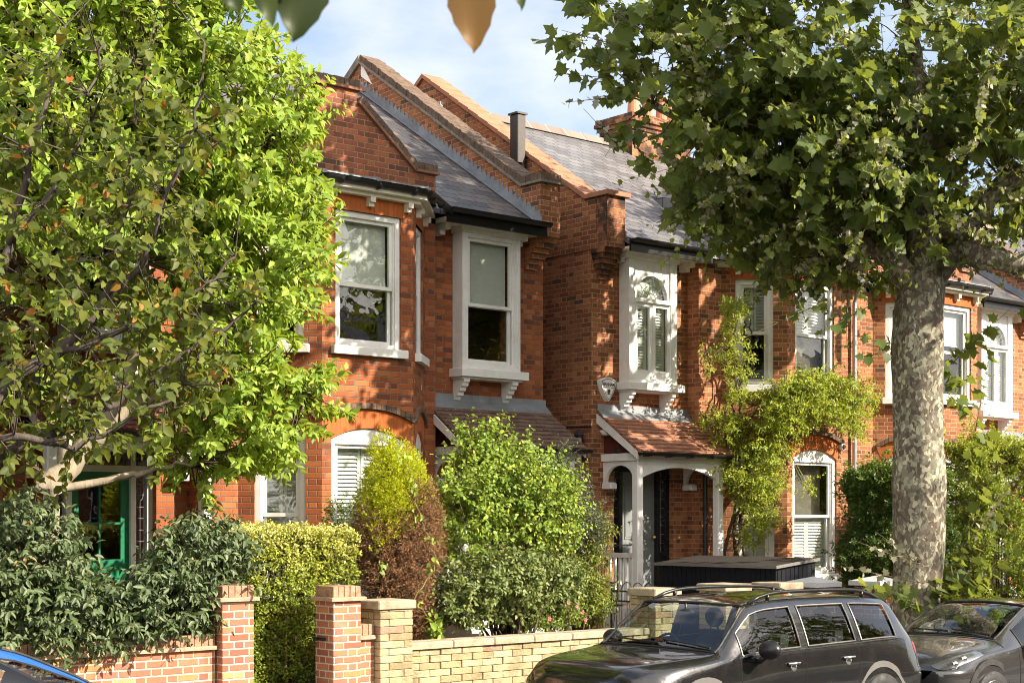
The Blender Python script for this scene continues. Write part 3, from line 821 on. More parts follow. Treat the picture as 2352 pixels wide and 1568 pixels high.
def house(name, label, xA, xB, parts):
    """one terraced house between party lines xA and xB"""
    r = thing(name, ((xA + xB) / 2, YF, GZ), label, 'house', 'brick terraced houses along the street')
    p = parts
    brick = p['brick']
    q = MB()
    b0, b1 = p['B']; a0, a1 = p['A']; s0, s1 = p['pier']
    holes = []
    ox0, ox1 = p['oriel']
    holes.append((ox0 - b0 + 0.06, ox1 - b0 - 0.06, 4.5, 6.34))
    if 'porch' in p:
        xd = p['porch'][4]
        holes.append((xd - 0.68 - b0, xd + 0.68 - b0, p['porch'][2] if False else 0.9, 3.45))
    wallface(q, b0, YF, 0, b1 - b0, 0.3, EAVE - 0.02, holes)
    wallface(q, a0, YG, 0, a1 - a0, 0.3, EAVE - 0.02)
    wallface(q, s0, YG, 0, s1 - s0, 0.3, EAVE - 0.02)
    q.add([(s0, YG, .3), (s0, YF, .3), (s0, YF, EAVE), (s0, YG, EAVE)], [(0, 3, 2, 1)])
    q.add([(s1, YG, .3), (s1, YF, .3), (s1, YF, EAVE), (s1, YG, EAVE)], [(0, 1, 2, 3)])
    YK = 26.2
    for x, s in ((xA, -1), (xB, 1)):
        ys = YF if (abs(x - b0) < .05 or abs(x - b1) < .05) else YG
        top = [(x, ys, 0.3), (x, YK, 0.3), (x, YK, EAVE), (x, YR, roof_z(YR) - 0.05), (x, ys, roof_z(ys) - 0.05)]
        q.add(top, [tuple(range(5)) if s > 0 else tuple(range(4, -1, -1))])
    q.add([(xA, YK, .3), (xB, YK, .3), (xB, YK, EAVE), (xA, YK, EAVE)], [(3, 2, 1, 0)])
    # ceiling/floor planes keep the rooms dark
    q.build('wall', brick, r)
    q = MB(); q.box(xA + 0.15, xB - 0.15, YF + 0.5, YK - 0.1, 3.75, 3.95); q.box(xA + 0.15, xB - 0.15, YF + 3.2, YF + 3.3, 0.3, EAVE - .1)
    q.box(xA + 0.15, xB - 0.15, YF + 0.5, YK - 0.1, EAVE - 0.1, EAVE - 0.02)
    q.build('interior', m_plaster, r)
    oriel(r, ox0, ox1, p.get('oriel_kind', 'sash'), p.get('oriel_blind', 0.0))
    bay(r, p['bay'], brick, p['gable'], p['win'], None)
    # main roof
    ra, rb = p['roof']
    q = MB()
    q.prism([(ra, 16.98, roof_z(16.98)), (rb, 16.98, roof_z(16.98)), (rb, YR, roof_z(YR)), (ra, YR, roof_z(YR))], (0, 0, -0.07))
    q.prism([(ra, YR, roof_z(YR)), (rb, YR, roof_z(YR)), (rb, YK + .3, EAVE + .2), (ra, YK + .3, EAVE + .2)], (0, 0, -0.07))
    ro = q.build('roof', p['slate'], r)
    q = MB()
    q.prism([(ra, YR - 0.16, roof_z(YR) - 0.07), (ra, YR, roof_z(YR) + 0.10), (ra, YR + 0.16, roof_z(YR) - 0.07)], (rb - ra, 0, 0))
    q.build('ridge_tiles', p.get('ridge', m_ridge), ro)
    # eaves over the recessed wall: soffit, fascia, gutter, brackets
    e0, e1 = p['eave']
    q = MB(); q.box(e0, e1, 16.98, YF - 0.003, EAVE - 0.06, EAVE - 0.02); so = q.build('soffit', m_cream, r)
    for x in (e0 + 0.18, e1 - 0.22):
        q = MB(); q.box(x - 0.045, x + 0.045, YF - 0.28, YF - 0.003, EAVE - 0.15, EAVE - 0.062); q.box(x - 0.045, x + 0.045, YF - 0.16, YF - 0.003, EAVE - 0.21, EAVE - 0.15)
        q.build('cornice_bracket', m_cream, so)
    q = MB(); q.box(e0, e1, 16.94, 16.978, EAVE - 0.10, EAVE + 0.09); gutter(q, [(e0 - .02, 16.875, EAVE + 0.09), (e1, 16.875, EAVE + 0.09)], 0.065)
    q.build('gutter', m_black, r)
    if 'parapet' in p:
        c0, c1 = p['parapet']
        q = MB()
        lift = 0.44
        y0, y1 = 17.08, 17.52
        zk = roof_z(y1) + lift - 0.12
        q.prism([(c0, y0, EAVE - 0.05), (c0, y0, zk), (c0, y1, zk), (c0, YR, roof_z(YR) + lift), (c0, YK, EAVE + .55), (c0, YK, EAVE - .1)], (c1 - c0, 0, 0))
        pa = q.build('parapet', p['pbrick'], r)
        kz = EAVE - 0.05
        q = MB()
        for k in range(6):
            d = 0.055 * (k + 1)
            q.box(c0 + (0.03 * k if p['corbel_in'] < 0 else 0), c1 - (0.03 * k if p['corbel_in'] > 0 else 0), y0 + d, YF - .002 - (0 if True else 0), kz - 0.076 * (k + 1), kz - 0.076 * k)
        q.build('corbel', p['cbrick'], pa)
        q = MB(); q.box(c0 - 0.004, c1 + 0.004, y0 - 0.004, y0 + 0.25, EAVE + .0, zk - .003); q.build('kneeler', p['cbrick'], pa)
        # coping
        q = MB(); t = MB()
        def seg(mb, ya, za, yb, zb, over, hgt, dz):
            mb.prism([(c0 - over, ya, za + dz), (c0 - over, yb, zb + dz), (c0 - over, yb, zb + dz + hgt), (c0 - over, ya, za + dz + hgt)], (c1 - c0 + 2 * over, 0, 0))
        if p['coping'] == 'old':
            ends = [((y0 - 0.03, zk), (y1 - .02, zk)), ((y1 - 0.02, zk), (YR, roof_z(YR) + lift))]
            for (ya, za), (yb, zb) in ends:
                seg(t, ya - (0.03 if ya < 17.2 else 0), za, yb, zb, 0.05, 0.035, 0.001)
                L = math.hypot(yb - ya, zb - za); n = max(2, int(L / 0.078))
                for k in range(n):
                    f0, f1 = (k + 0.05) / n, (k + 0.95) / n
                    jj = random.uniform(-.008, .008)
                    q.prism([(c0 - 0.012 + jj, ya + (yb - ya) * f, za + (zb - za) * f + dz) for f, dz in ((f0, 0.037), (f1, 0.037), (f1, 0.155 + jj), (f0, 0.155 + jj))], (c1 - c0 + 0.024, 0, 0))
            seg(t, YR, roof_z(YR) + lift, YK, EAVE + .55, 0.05, 0.14, 0.001)
            t.build('tile_creasing', m_mortar, pa); q.build('coping', m_coping_unit, pa)
        else:
            q.prism([(c0 - .06, y0 - 0.07, zk), (c0 - .06, y1 + .02, zk), (c0 - .06, y1 + .02, zk + 0.07), (c0 - .06, y0 - 0.07, zk + 0.07)], (c1 - c0 + .12, 0, 0))
            L = YR - y1; n = 16
            for k in range(n):
                f0, f1 = k / n, (k + 0.97) / n
                f = lambda ff: (y1 + .02 + (YR - y1 - .02) * ff, zk + (roof_z(YR) + lift - zk) * ff)
                (ya, za), (yb, zb) = f(f0), f(f1)
                q.prism([(c0 - 0.05, ya, za + 0.001), (c0 - 0.05, yb, zb + 0.001), (c0 - 0.05, yb, zb + 0.07), (c0 - 0.05, ya, za + 0.085)], (c1 - c0 + 0.10, 0, 0))
            seg(t, YR, roof_z(YR) + lift, YK, EAVE + .55, 0.05, 0.08, 0.001)
            t.build('tile_creasing', m_terra, pa); q.build('coping', m_terra, pa)
        # stepped lead flashing against the side that carries this house's roof
        xs, sg = (c0, -1) if p['corbel_in'] > 0 else (c1, 1)
        q = MB()
        n = 44
        q.prism([(xs + sg * 0.004, 17.05, roof_z(17.05) + .005), (xs + sg * 0.004, YR, roof_z(YR) + .005), (xs + sg * 0.004, YR, roof_z(YR) + 0.10), (xs + sg * 0.004, 17.05, roof_z(17.05) + 0.10)], (sg * 0.008, 0, 0))
        q.prism([(xs, 17.05, roof_z(17.05) + .012), (xs, YR, roof_z(YR) + .012), (xs + sg * 0.14, YR, roof_z(YR) + .012), (xs + sg * 0.14, 17.05, roof_z(17.05) + .012)], (0, 0, 0.006))
        for k in range(n):
            ya = 17.08 + (YR - 17.08) * k / n; yb = 17.08 + (YR - 17.08) * (k + 1) / n
            zc = roof_z(ya) + 0.095
            q.prism([(xs + sg * 0.004, ya, zc), (xs + sg * 0.004, yb + 0.02, zc + 0.066), (xs + sg * 0.004, ya + 0.02, zc + 0.115)], (sg * 0.006, 0, 0))
        q.build('step_flashing', m_lead, pa)
    if 'porch' in p:
        porch(r, *p['porch'])
    return r

m_coping_unit = mat_plain('weathered_brick', (0.125, 0.082, 0.055), 0.95, 0.4, 9, bump=0.012, dirt=(0.7, (0.075, 0.06, 0.05)))
m_tile_strip = mat_plain('creasing_tile', (0.26, 0.115, 0.07), 0.9, 0.25, 9, dirt=(0.6, (0.12, 0.09, 0.07)))
m_terra = mat_plain('terracotta', (0.35, 0.155, 0.088), 0.85, 0.18, 5, dirt=(0.4, (0.28, 0.15, 0.10)))

def W(**k): return k
SH = dict(shutter=(0.0, 1.0))
win1 = dict(up=[W(blind=0.55), W(blind=0.50, meet=0.46), W(blind=0.5)], down=[W(**SH), W(**SH, meet=0.45), W(**SH)])
win2 = dict(up=[W(shutter=(0.5, 1.0)), W(shutter=(0.5, 1.0), curtain=True), W(shutter=(0.5, 1.0))], down=[W(shutter=(0.0, 1.0)), W(shutter=(0.0, 0.48), curtain=True), W(shutter=(0, .48))])
win3 = dict(up=[W(curtain=False), W(blind=0.4), W(blind=0.4)], down=[W(**SH), W(**SH), W(**SH)])

D1 = 5.96
house('terraced_house', 'red brick house with a green front door, mostly hidden by the magnolia', 9.56 - D1, 9.56, dict(
    brick=m_brick, A=(9.56 - D1, 10.12 - D1), pier=(13.1 - D1, 13.28 - D1), B=(13.28 - D1, 15.52 - D1), bay=11.61 - D1, oriel=(13.78 - D1, 14.87 - D1), oriel_kind='sash',
    roof=(9.56 - D1, 9.5), eave=(13.28 - D1, 9.56), slate=m_slate, ridge=m_terra, gable='brick', win=win1,
    porch=(7.41, 9.38, 0.72, m_tile_red, 8.43, (m_green, m_white, 'glazed'))))
house('terraced_house', 'red brick house with a bare brick gable over its bay window', 9.56, 15.52, dict(
    brick=m_brick, A=(9.56, 10.12), pier=(13.1, 13.28), B=(13.28, 15.52), bay=11.61, oriel=(13.78, 14.87), oriel_kind='sash', oriel_blind=0.53,
    roof=(9.56, 15.15), eave=(13.30, 15.15), slate=m_slate, ridge=m_terra, gable='brick', win=win1, parapet=(15.15, 15.52), pbrick=m_brick2, cbrick=m_brick2, corbel_in=1, coping='old',
    porch=(13.42, 15.38, 0.9, m_tile_brown, 14.4, (m_greydoor, m_white, 'panel'))))
house('terraced_house', 'orange brick house with an orange tiled porch and wisteria on its bay', 16.52, 22.78, dict(
    brick=m_brick2, A=(22.22, 22.78), pier=(18.69, 19.24), B=(16.52, 18.69), bay=20.73, oriel=(17.12, 18.20), oriel_kind='fan',
    roof=(16.88, 22.78), eave=(16.88, 18.75), slate=m_slate2, gable='white', win=win2, parapet=(16.50, 16.88), pbrick=m_brick2, cbrick=m_brick2s, corbel_in=-1, coping='new',
    porch=(16.80, 18.62, 0.9, m_tile_orange, 17.68, (m_greydoor, m_blackdoor, 'panel'))))
house('terraced_house', 'orange brick house behind the plane tree trunk, beyond the grey downpipe', 22.78, 29.0, dict(
    brick=m_brick2, A=(22.78, 23.34), pier=(26.32, 26.55), B=(26.55, 29.0), bay=24.83, oriel=(26.9, 28.0), oriel_kind='fan',
    roof=(22.78, 28.63), eave=(26.55, 28.63), slate=m_slate, gable='brick', win=win3, parapet=(28.63, 29.0), pbrick=m_brick2, cbrick=m_brick2, corbel_in=1, coping='old',
    porch=(26.7, 28.6, 0.9, m_tile_orange, 27.6, (m_blackdoor, m_white, 'panel'))))
house('terraced_house', 'farthest red brick house, seen only in gaps of the plane tree', 30.1, 36.3, dict(
    brick=m_brick, A=(35.8, 36.3), pier=(32.25, 32.8), B=(30.1, 32.25), bay=34.3, oriel=(30.7, 31.8), oriel_kind='sash',
    roof=(30.46, 36.3), eave=(30.46, 32.3), slate=m_slate, gable='brick', win=win3, parapet=(30.08, 30.46), pbrick=m_brick2, cbrick=m_brick2, corbel_in=-1, coping='old'))
HOUSES = [o for o in bpy.data.objects if o.name.startswith('terraced_house')]
# ------------------------------------------------------------------ fixtures on the houses
HS = sorted(HOUSES, key=lambda o: o.location.x)
h0, h1, h2, h3, h4 = HS

def text_mesh(s, size, loc, rot, mat, parent, name='lettering', sx=1.0, ext=0.001):
    cu = bpy.data.curves.new(name, 'FONT'); cu.body = s; cu.size = size; cu.extrude = ext; cu.align_x = 'CENTER'; cu.align_y = 'CENTER'; cu.offset = 0.0012
    tmp = bpy.data.objects.new('tmp', cu); COL.objects.link(tmp)
    bpy.context.view_layer.update()
    me = bpy.data.meshes.new_from_object(tmp.evaluated_get(bpy.context.evaluated_depsgraph_get()))
    bpy.data.objects.remove(tmp); bpy.data.curves.remove(cu)
    co = np.empty(len(me.vertices) * 3, np.float32); me.vertices.foreach_get('co', co); co = co.reshape(-1, 3)
    p = np.stack([co[:, 0] * sx, -co[:, 2], co[:, 1]], 1)      # upright, facing -Y
    o, org = link_mesh(me, name, mat, parent)
    p = p + np.array(loc) - org
    me.vertices.foreach_set('co', p.astype(np.float32).ravel()); me.update()
    return o

# alarm box: white shield with a black outline
ax, az = 16.80, 4.30
def shield(s, n=8):
    pts = [(-0.155 * s, 0.12 * s)]
    pts += [(0.155 * s * (-1 + 2 * i / n), 0.12 * s + 0.045 * s * math.sin(pi * i / n)) for i in range(1, n)]
    pts += [(0.155 * s, 0.12 * s)]
    for i in range(1, n):
        f = i / n
        pts.append((0.155 * s * (1 - f ** 1.7), (0.12 - 0.31 * f) * s))
    pts.append((0, -0.19 * s))
    for i in range(n - 1, 0, -1):
        f = i / n
        pts.append((-0.155 * s * (1 - f ** 1.7), (0.12 - 0.31 * f) * s))
    return pts
q = MB()
q.prism([(ax + u, YF - 0.10, az + z) for u, z in shield(1.05)], (0, 0.098, 0))
al = q.build('alarm_box', m_render, h2)
q = MB()
S1, S2 = shield(0.93), shield(0.88)
q.band([(ax + u, YF - 0.103, az + z) for u, z in S2 + S2[:1]], [(ax + u, YF - 0.103, az + z) for u, z in S1 + S1[:1]], (0, 0.004, 0))
q.box(ax - 0.115, ax + 0.115, YF - 0.103, YF - 0.099, az + 0.012, az + 0.019)
q.box(ax - 0.03, ax + 0.03, YF - 0.103, YF - 0.099, az - 0.065, az - 0.008)
q.box(ax - 0.012, ax + 0.012, YF - 0.103, YF - 0.099, az - 0.085, az - 0.065)
q.prism([(ax - 0.045, YF - .103, az - 0.082), (ax + 0.045, YF - .103, az - 0.082), (ax, YF - .103, az - 0.095)], (0, 0.004, 0))
q.build('emblem', m_blackmat, al)
text_mesh('BANHAM', 0.073, (ax, YF - 0.1025, az + 0.062), None, m_blackmat, al, sx=0.80)

def camera_fix(parent, x, y, z, s=1):
    q = MB()
    q.lathe([(0.0, 0), (0.055 * s, 0), (0.06 * s, 0.02), (0.06 * s, 0.10), (0.045 * s, 0.13), (0, 0.13)], (x, y - 0.13, z), 'y', 16)
    q.tube([(x, y - 0.04, z), (x, y + 0.05, z + 0.02)], 0.02, 8)
    c = q.build('security_camera', m_white, parent)
    q = MB(); q.lathe([(0.0, -0.02), (0.035 * s, -0.018), (0.045 * s, 0.002)], (x, y - 0.13, z), 'y', 14); q.build('lens', m_blackmat, c)
camera_fix(h2, 16.72, YF - 0.05, 3.62)
camera_fix(h2, 21.42, YB + 0.06, 3.50)
# black lantern on the passage wall
q = MB(); lx, ly, lz = 16.50, 17.60, 3.42
q.box(lx - 0.03, lx + 0.018, ly - 0.05, ly + 0.05, lz - 0.22, lz - 0.10); q.tube([(lx - .02, ly, lz - 0.15), (lx - 0.10, ly, lz - 0.12), (lx - 0.12, ly, lz - 0.02)], 0.015, 6)
q.lathe([(0.02, -0.02), (0.06, 0.0), (0.085, 0.14), (0.10, 0.15), (0.03, 0.22), (0.0, 0.25)], (lx - 0.12, ly, lz), 'z', 8)
q.build('wall_lantern', m_blackmat, h2)
q = MB(); q.tube([(lx - .0, 17.42, 3.70), (lx - 0.012, 17.9, 3.72), (lx - 0.012, 18.6, 3.70)], 0.012, 5); q.build('cable', m_blackmat, h2)
# downpipes
def downpipe(parent, x, y, z0, z1, mat, r=0.04):
    q = MB(); q.tube([(x, y - 0.16, z1 + 0.12), (x, y - 0.06, z1 - 0.1), (x, y, z1 - 0.25), (x, y, z0)], r, 10)
    for z in np.arange(z0 + 0.4, z1 - 0.4, 1.5): q.lathe([(r, 0), (r + 0.012, 0.0), (r + 0.012, 0.07), (r, 0.07)], (x, y, z), 'z', 10)
    q.build('downpipe', mat, parent)
downpipe(h1, 9.60, 17.12, 0.5, 6.4, m_blackmat)
downpipe(h3, 22.70, 17.12, 0.5, 6.4, m_zinc)
downpipe(h2, 18.76, 17.12, 0.5, 3.3, m_blackmat, 0.035)
# chimney stack on the ridge
q = MB(); cx0, cx1, cy0, cy1 = 21.25, 22.9, 21.3, 22.15
q.box(cx0, cx1, cy0, cy1, 8.6, 9.83)
for k, e in enumerate((0.03, 0.07, 0.11, 0.09)):
    q.box(cx0 - e, cx1 + e, cy0 - e, cy1 + e, 9.832 + 0.076 * k, 9.83 + 0.076 * (k + 1))
ch = q.build('chimney', m_brick2s, h2)
for x in (21.7, 22.1, 22.5, 22.75):
    MB().lathe([(0.13, 0), (0.12, 0.1), (0.10, 0.5), (0.125, 0.52), (0.125, 0.6), (0.09, 0.6)], (x, 21.72, 10.13), 'z', 14).build('chimney_pot', m_clay, ch, smooth=False)
# flue box and vent pipe against the passage wall of the orange brick house
q = MB(); q.bbox(16.26, 16.44, 18.9, 19.1, 8.02, 8.80, 0.015); q.box(16.24, 16.46, 18.88, 19.12, 8.80, 8.83)
f = q.build('flue', m_flue, h2)
q = MB(); q.tube([(16.40, 18.95, 8.02), (16.42, 18.92, 7.9), (16.5, 18.92, 7.86)], 0.05, 8); q.tube([(16.3, 19, 8.02), (16.35, 19, 7.86), (16.5, 19, 7.84)], 0.035, 8); q.build('flue_elbow', m_black, f)
q = MB(); q.lathe([(0.055, 0), (0.055, 0.72), (0.062, 0.72), (0.062, 0.80), (0.055, 0.80), (0.055, 0.86), (0.0, 0.87)], (16.30, 21.0, 8.55), 'z', 14)
q.tube([(16.30, 21.0, 8.56), (16.40, 21.0, 8.45), (16.5, 21.0, 8.45)], 0.05, 8)
v = q.build('vent_pipe', m_zinc, h2)
q = MB()
for k in range(12):
    a = 2 * pi * k / 12; q.box(16.30 + 0.06 * cos(a) - .004, 16.30 + 0.06 * cos(a) + .004, 21 + 0.06 * sin(a) - .004, 21 + 0.06 * sin(a) + .004, 9.36, 9.41)
q.build('vent_grille', m_blackmat, v)
# white triangle of render at the top of the old parapet
MB().prism([(15.142, 21.36, roof_z(21.36) + 0.23), (15.142, 21.68, roof_z(21.68) + .23), (15.142, 21.68, roof_z(21.68) + 0.42), (15.142, 21.60, roof_z(21.60) + .41)], (0.008, 0, 0)).build('render_patch', m_render, h1)

# ------------------------------------------------------------------ ground
def sheet(name, x0, x1, y0, y1, z, mat, t=0.0):
    q = MB()
    if t: q.box(x0, x1, y0, y1, z - t, z)
    else: q.add([(x0, y0, z), (x1, y0, z), (x1, y1, z), (x0, y1, z)], [(0, 1, 2, 3)])
    o = q.build(name, mat, None, (0, 0, 0)); o['kind'] = 'structure'; return o

nb = NB('asphalt'); o_ = nb.obj()
c = nb.mix(nb.noise(o_, 90.0, 3, 0.7), (0.035, 0.035, 0.036), (0.075, 0.074, 0.072)); c = nb.mix(nb.noise(o_, 0.6, 4), c, (0.055, 0.053, 0.05))
m_asphalt = nb.out(nb.pbr(c, 0.85, nb.bump(nb.noise(o_, 120.0, 3, 0.7), 0.006)))
m_paving = mat_tiles('paving_slab', [(0, (0.27, 0.25, 0.22)), (1, (0.36, 0.34, 0.30))], h=0.45, L=0.6, gap=0.012, rough=0.9, slope=0.002)
m_kerb = mat_brick('granite_kerb', [(0, (0.30, 0.29, 0.28)), (1, (0.38, 0.37, 0.35))], (0.12, 0.11, 0.10), h=2.0, L=0.9, split=1.0, joint=0.012, off=0.0, stain=0.4)
m_soil = mat_plain('soil', (0.065, 0.045, 0.03), 0.95, 0.4, 5, bump=0.03, bscale=12)
m_path = mat_plain('path_tile', (0.20, 0.17, 0.14), 0.8, 0.15, 4)
m_grassy = mat_plain('verge', (0.05, 0.075, 0.025), 0.95, 0.4, 2)
sheet('ground', -300, 300, -300, 300, -1.0, m_grassy)
# the street dips gently beyond the black car
def road_z(x): return -0.045 * (min(max(x, 13.0), 25.0) - 13.0)
q = MB(); xs = [-120, 13, 15, 17, 19, 21, 23, 25, 120]
for a, b in zip(xs, xs[1:]): q.add([(a, 2.7, road_z(a)), (b, 2.7, road_z(b)), (b, 11.62, road_z(b)), (a, 11.62, road_z(a))], [(0, 1, 2, 3)])
o = q.build('road', m_asphalt, None, (0, 0, 0)); o['kind'] = 'structure'
q = MB(); q.box(-120, 120, 11.62, 11.77, -0.9, 0.12); o = q.build('kerb', m_kerb, None, (0, 0, 0)); o['kind'] = 'structure'
sheet('pavement', -120, 120, 11.77, 13.62, 0.124, m_paving, 1.0)
sheet('front_garden_soil', -20, 60, 13.62, 17.6, GZ, m_soil, 1.4)
sheet('back_garden', -40, 80, 17.6, 60, 0.3, m_grassy, 1.2)
for a, b in ((8.05, 9.0), (14.3, 15.1), (15.9, 16.95)):
    sheet('path', a, b, 13.5, 16.5, GZ + 0.004 if a != 8.05 else GZ + .005, m_path, 0.02)
sheet('near_pavement', -120, 120, -0.6, 2.7, 0.12, m_paving, 1.0)

# ------------------------------------------------------------------ garden walls and piers
def pier(mb, x0, x1, y0, y1, z0, z1): mb.bbox(x0, x1, y0, y1, z0, z1, 0.006)

def on_edge(mb, x0, x1, y0, y1, z, h, step=0.077, along='x'):
    """a row of bricks on edge with slightly uneven tops"""
    L = x1 - x0; n = max(2, round(L / step))
    for k in range(n):
        a = x0 + L * (k + 0.04) / n; b = x0 + L * (k + 0.96) / n
        j = random.uniform(-.004, .004)
        mb.bbox(a, b, y0 + j, y1 + j, z, z + h + random.uniform(-.004, .004), 0.004)

def capped(mbB, mbC, mbT, x0, x1, y0, y1, z0, ztop, hc=0.115):
    pier(mbB, x0, x1, y0, y1, z0, ztop - hc - 0.04)
    mbT.bbox(x0 - 0.045, x1 + 0.045, y0 - 0.045, y1 + 0.045, ztop - hc - 0.04, ztop - hc, 0.006)
    on_edge(mbC, x0, x1, y0, y1, ztop - hc + 0.001, hc)

m_edge = mat_plain('brick_on_edge', (0.36, 0.21, 0.135), 0.9, 0.35, 14, bump=0.012, dirt=(0.5, (0.20, 0.14, 0.09)))
m_ledge = mat_plain('tile_ledge', (0.42, 0.28, 0.19), 0.9, 0.25, 8, bump=0.01, dirt=(0.5, (0.28, 0.22, 0.16)))
# long red wall with its end pier
t = thing('garden_wall', (4.0, 13.65, 0.12), 'low red brick garden wall under the glossy dark shrub, ending in a pier by the hedge', 'wall')
b, c, l = MB(), MB(), MB()
b.box(-1.0, 7.72, 13.56, 13.80, 0.0, 0.975); l.bbox(-1.0, 7.72, 13.515, 13.845, 0.975, 1.012, 0.005); on_edge(c, -1.0, 7.72, 13.555, 13.805, 1.013, 0.11)
b.build('wall', m_wallr, t); c.build('coping', m_edge, t); l.build('tile_ledge', m_ledge, t)
b, c, l = MB(), MB(), MB(); capped(b, c, l, 7.74, 8.10, 13.46, 13.82, 0.0, 1.60)
pp = b.build('pier', m_wallr, t); c.build('coping', m_edge, pp); l.build('tile_ledge', m_ledge, pp)
# red pier with the latch and its stub of wall
t = thing('gate_pier', (9.23, 13.65, 0.12), 'red brick gate pier with a black latch keep, beside the hedge', 'gate pier')
b, c, l = MB(), MB(), MB(); capped(b, c, l, 9.05, 9.40, 13.46, 13.80, 0.0, 1.56)
b.build('pier', m_wallr, t); c.build('coping', m_edge, t); l.build('tile_ledge', m_ledge, t)
b, c, l = MB(), MB(), MB()
b.box(9.402, 9.63, 13.55, 13.78, 0.0, 0.985); l.bbox(9.402, 9.635, 13.505, 13.82, 0.985, 1.025, 0.005); on_edge(c, 9.402, 9.63, 13.545, 13.785, 1.026, 0.12)
w_ = b.build('wall', m_wallr, t); c.build('coping', m_edge, w_); l.build('tile_ledge', m_ledge, w_)
q = MB(); q.bbox(9.015, 9.052, 13.60, 13.74, 0.99, 1.02, 0.003); q.bbox(8.99, 9.02, 13.70, 13.76, 0.985, 1.025, 0.003); q.build('latch', m_blackmat, t)

def yblocks(mb, x0, x1, y0, y1, z0, z1, h=0.078, L=0.30):
    """rock faced walling: every block of the front is a separate slightly uneven block"""
    r = 0; z = z0
    while z < z1 - 0.02:
        x = x0 + (0 if r % 2 == 0 else -L * 0.5)
        while x < x1:
            a, b2 = max(x, x0) + 0.004, min(x + L * random.uniform(0.97, 1.03), x1) - 0.004
            if b2 - a > 0.03:
                j = random.uniform(0, 0.014)
                mb.bbox(a, b2, y0 - j, y1 + j, z + 0.004, min(z + h, z1) - 0.004, 0.006)
            x += L
        z += h; r += 1

def yellow_pier(tx, x0, x1, y0, y1, ztop, label, group=None, parent=None):
    t2 = parent or thing('gate_pier', ((x0 + x1) / 2, (y0 + y1) / 2, 0.12), label, 'gate pier', group)
    b = MB()
    b.mi = 1; b.box(x0 + .008, x1 - .008, y0 + .008, y1 - .008, 0.0, ztop - 0.09); b.mi = 0
    z = 0.1; r = 0
    while z < ztop - 0.10:
        m = x0 + (x1 - x0) * (0.28 if r % 2 else 0.72)
        my = y0 + (y1 - y0) * (0.72 if r % 2 else 0.28)
        for a, d in ((x0, m), (m, x1)):
            j = random.uniform(0, 0.012); b.bbox(a + .004, d - .004, y0 - j, y0 + 0.12, z + .004, min(z + 0.078, ztop - .09) - 0.004, 0.007)
        for a, d in ((y0 + 0.12, my if my > y0 + .2 else y0 + .2), (my if my > y0 + .2 else y0 + .2, y1)):
            j = random.uniform(0, 0.012)
            b.bbox(x0 - j, x0 + 0.1, a + .004, d - .004, z + .004, min(z + 0.078, ztop - .09) - .004, 0.007)
            b.bbox(x1 - 0.1, x1 + j, a + .004, d - .004, z + .004, min(z + 0.078, ztop - .09) - .004, 0.007)
        z += 0.078; r += 1
    pr = b.build('pier', [m_yblock, m_mortar], t2)
    MB().bbox(x0 - 0.03, x1 + 0.03, y0 - 0.03, y1 + 0.03, ztop - 0.09, ztop, 0.012).build('cap_stone', m_stone, t2 if parent is None else pr)
    return t2

nb = NB('yellow_block')
geo = nb.n('NewGeometry', out='Random Per Island')
c = nb.ramp(geo, YELL, 'CONSTANT')
o_ = nb.obj()
f_ = nb.noise(o_, 35.0, 5, 0.7)
c = nb.mix(nb.m('MULTIPLY', f_, 0.6), c, nb.mix(0.5, c, (0.12, 0.09, 0.05)))
d_ = nb.n('MapRange', {'Value': nb.noise(o_, 3.0, 6, 0.7), 'From Min': 0.48, 'From Max': 0.68, 'To Min': 0, 'To Max': 0.75})
c = nb.mix(d_, c, (0.15, 0.125, 0.075))
m_yblock = nb.out(nb.pbr(c, 0.92, nb.bump(f_, 0.02, 1.0), spec=0.2))

t = thing('garden_wall', (11.9, 13.65, 0.12), 'low yellow stone brick wall with a flat coping, between two yellow piers', 'wall')
b = MB(); b.mi = 1; b.box(10.09, 13.82, 13.575, 13.77, 0.0, 0.835); b.mi = 0
yblocks(b, 10.09, 13.82, 13.56, 13.785, 0.06, 0.835)
b.build('wall', [m_yblock, m_mortar], t)
q = MB()
x = 10.10
while x < 13.8:
    e = min(x + 0.60, 13.81); q.bbox(x, e - 0.006, 13.52, 13.82, 0.838, 0.915, 0.012); x = e
q.build('coping', m_stone, t)
yellow_pier(None, 9.64, 10.085, 13.46, 13.90, 1.39, None, parent=t)
yellow_pier(None, 13.83, 14.26, 13.46, 13.90, 1.40, None, parent=t)
yellow_pier(None, 15.13, 15.60, 13.46, 13.92, 1.42, 'yellow stone brick pier behind the black car roof, the nearer of a close pair')
yellow_pier(None, 16.22, 16.66, 13.46, 13.92, 1.41, 'yellow stone brick pier next to a white capped pier, before the bin store')
def white_pier(x0, x1, ztop, label):
    t2 = thing('gate_pier', ((x0 + x1) / 2, 13.7, 0.12), label, 'gate pier')
    MB().bbox(x0, x1, 13.46, 13.90, 0.0, ztop - 0.14, 0.005).build('pier', m_darkr, t2)
    q = MB(); e = 0.06
    P = [(x0 - e, 13.46 - e), (x1 + e, 13.46 - e), (x1 + e, 13.90 + e), (x0 - e, 13.90 + e)]
    xm, ym = (x0 + x1) / 2, 13.68
    vs = [(a, b2, ztop - 0.14) for a, b2 in P] + [(a, b2, ztop - 0.075) for a, b2 in P] + [(xm, ym, ztop)]
    q.add(vs, [(3, 2, 1, 0)] + [(i, (i + 1) % 4, 4 + (i + 1) % 4, 4 + i) for i in range(4)] + [(4 + i, 4 + (i + 1) % 4, 8) for i in range(4)])
    q.build('cap_stone', m_concrete, t2)
white_pier(16.98, 17.42, 1.47, 'dark red pier with a white pyramid cap, beside the navy bin store')
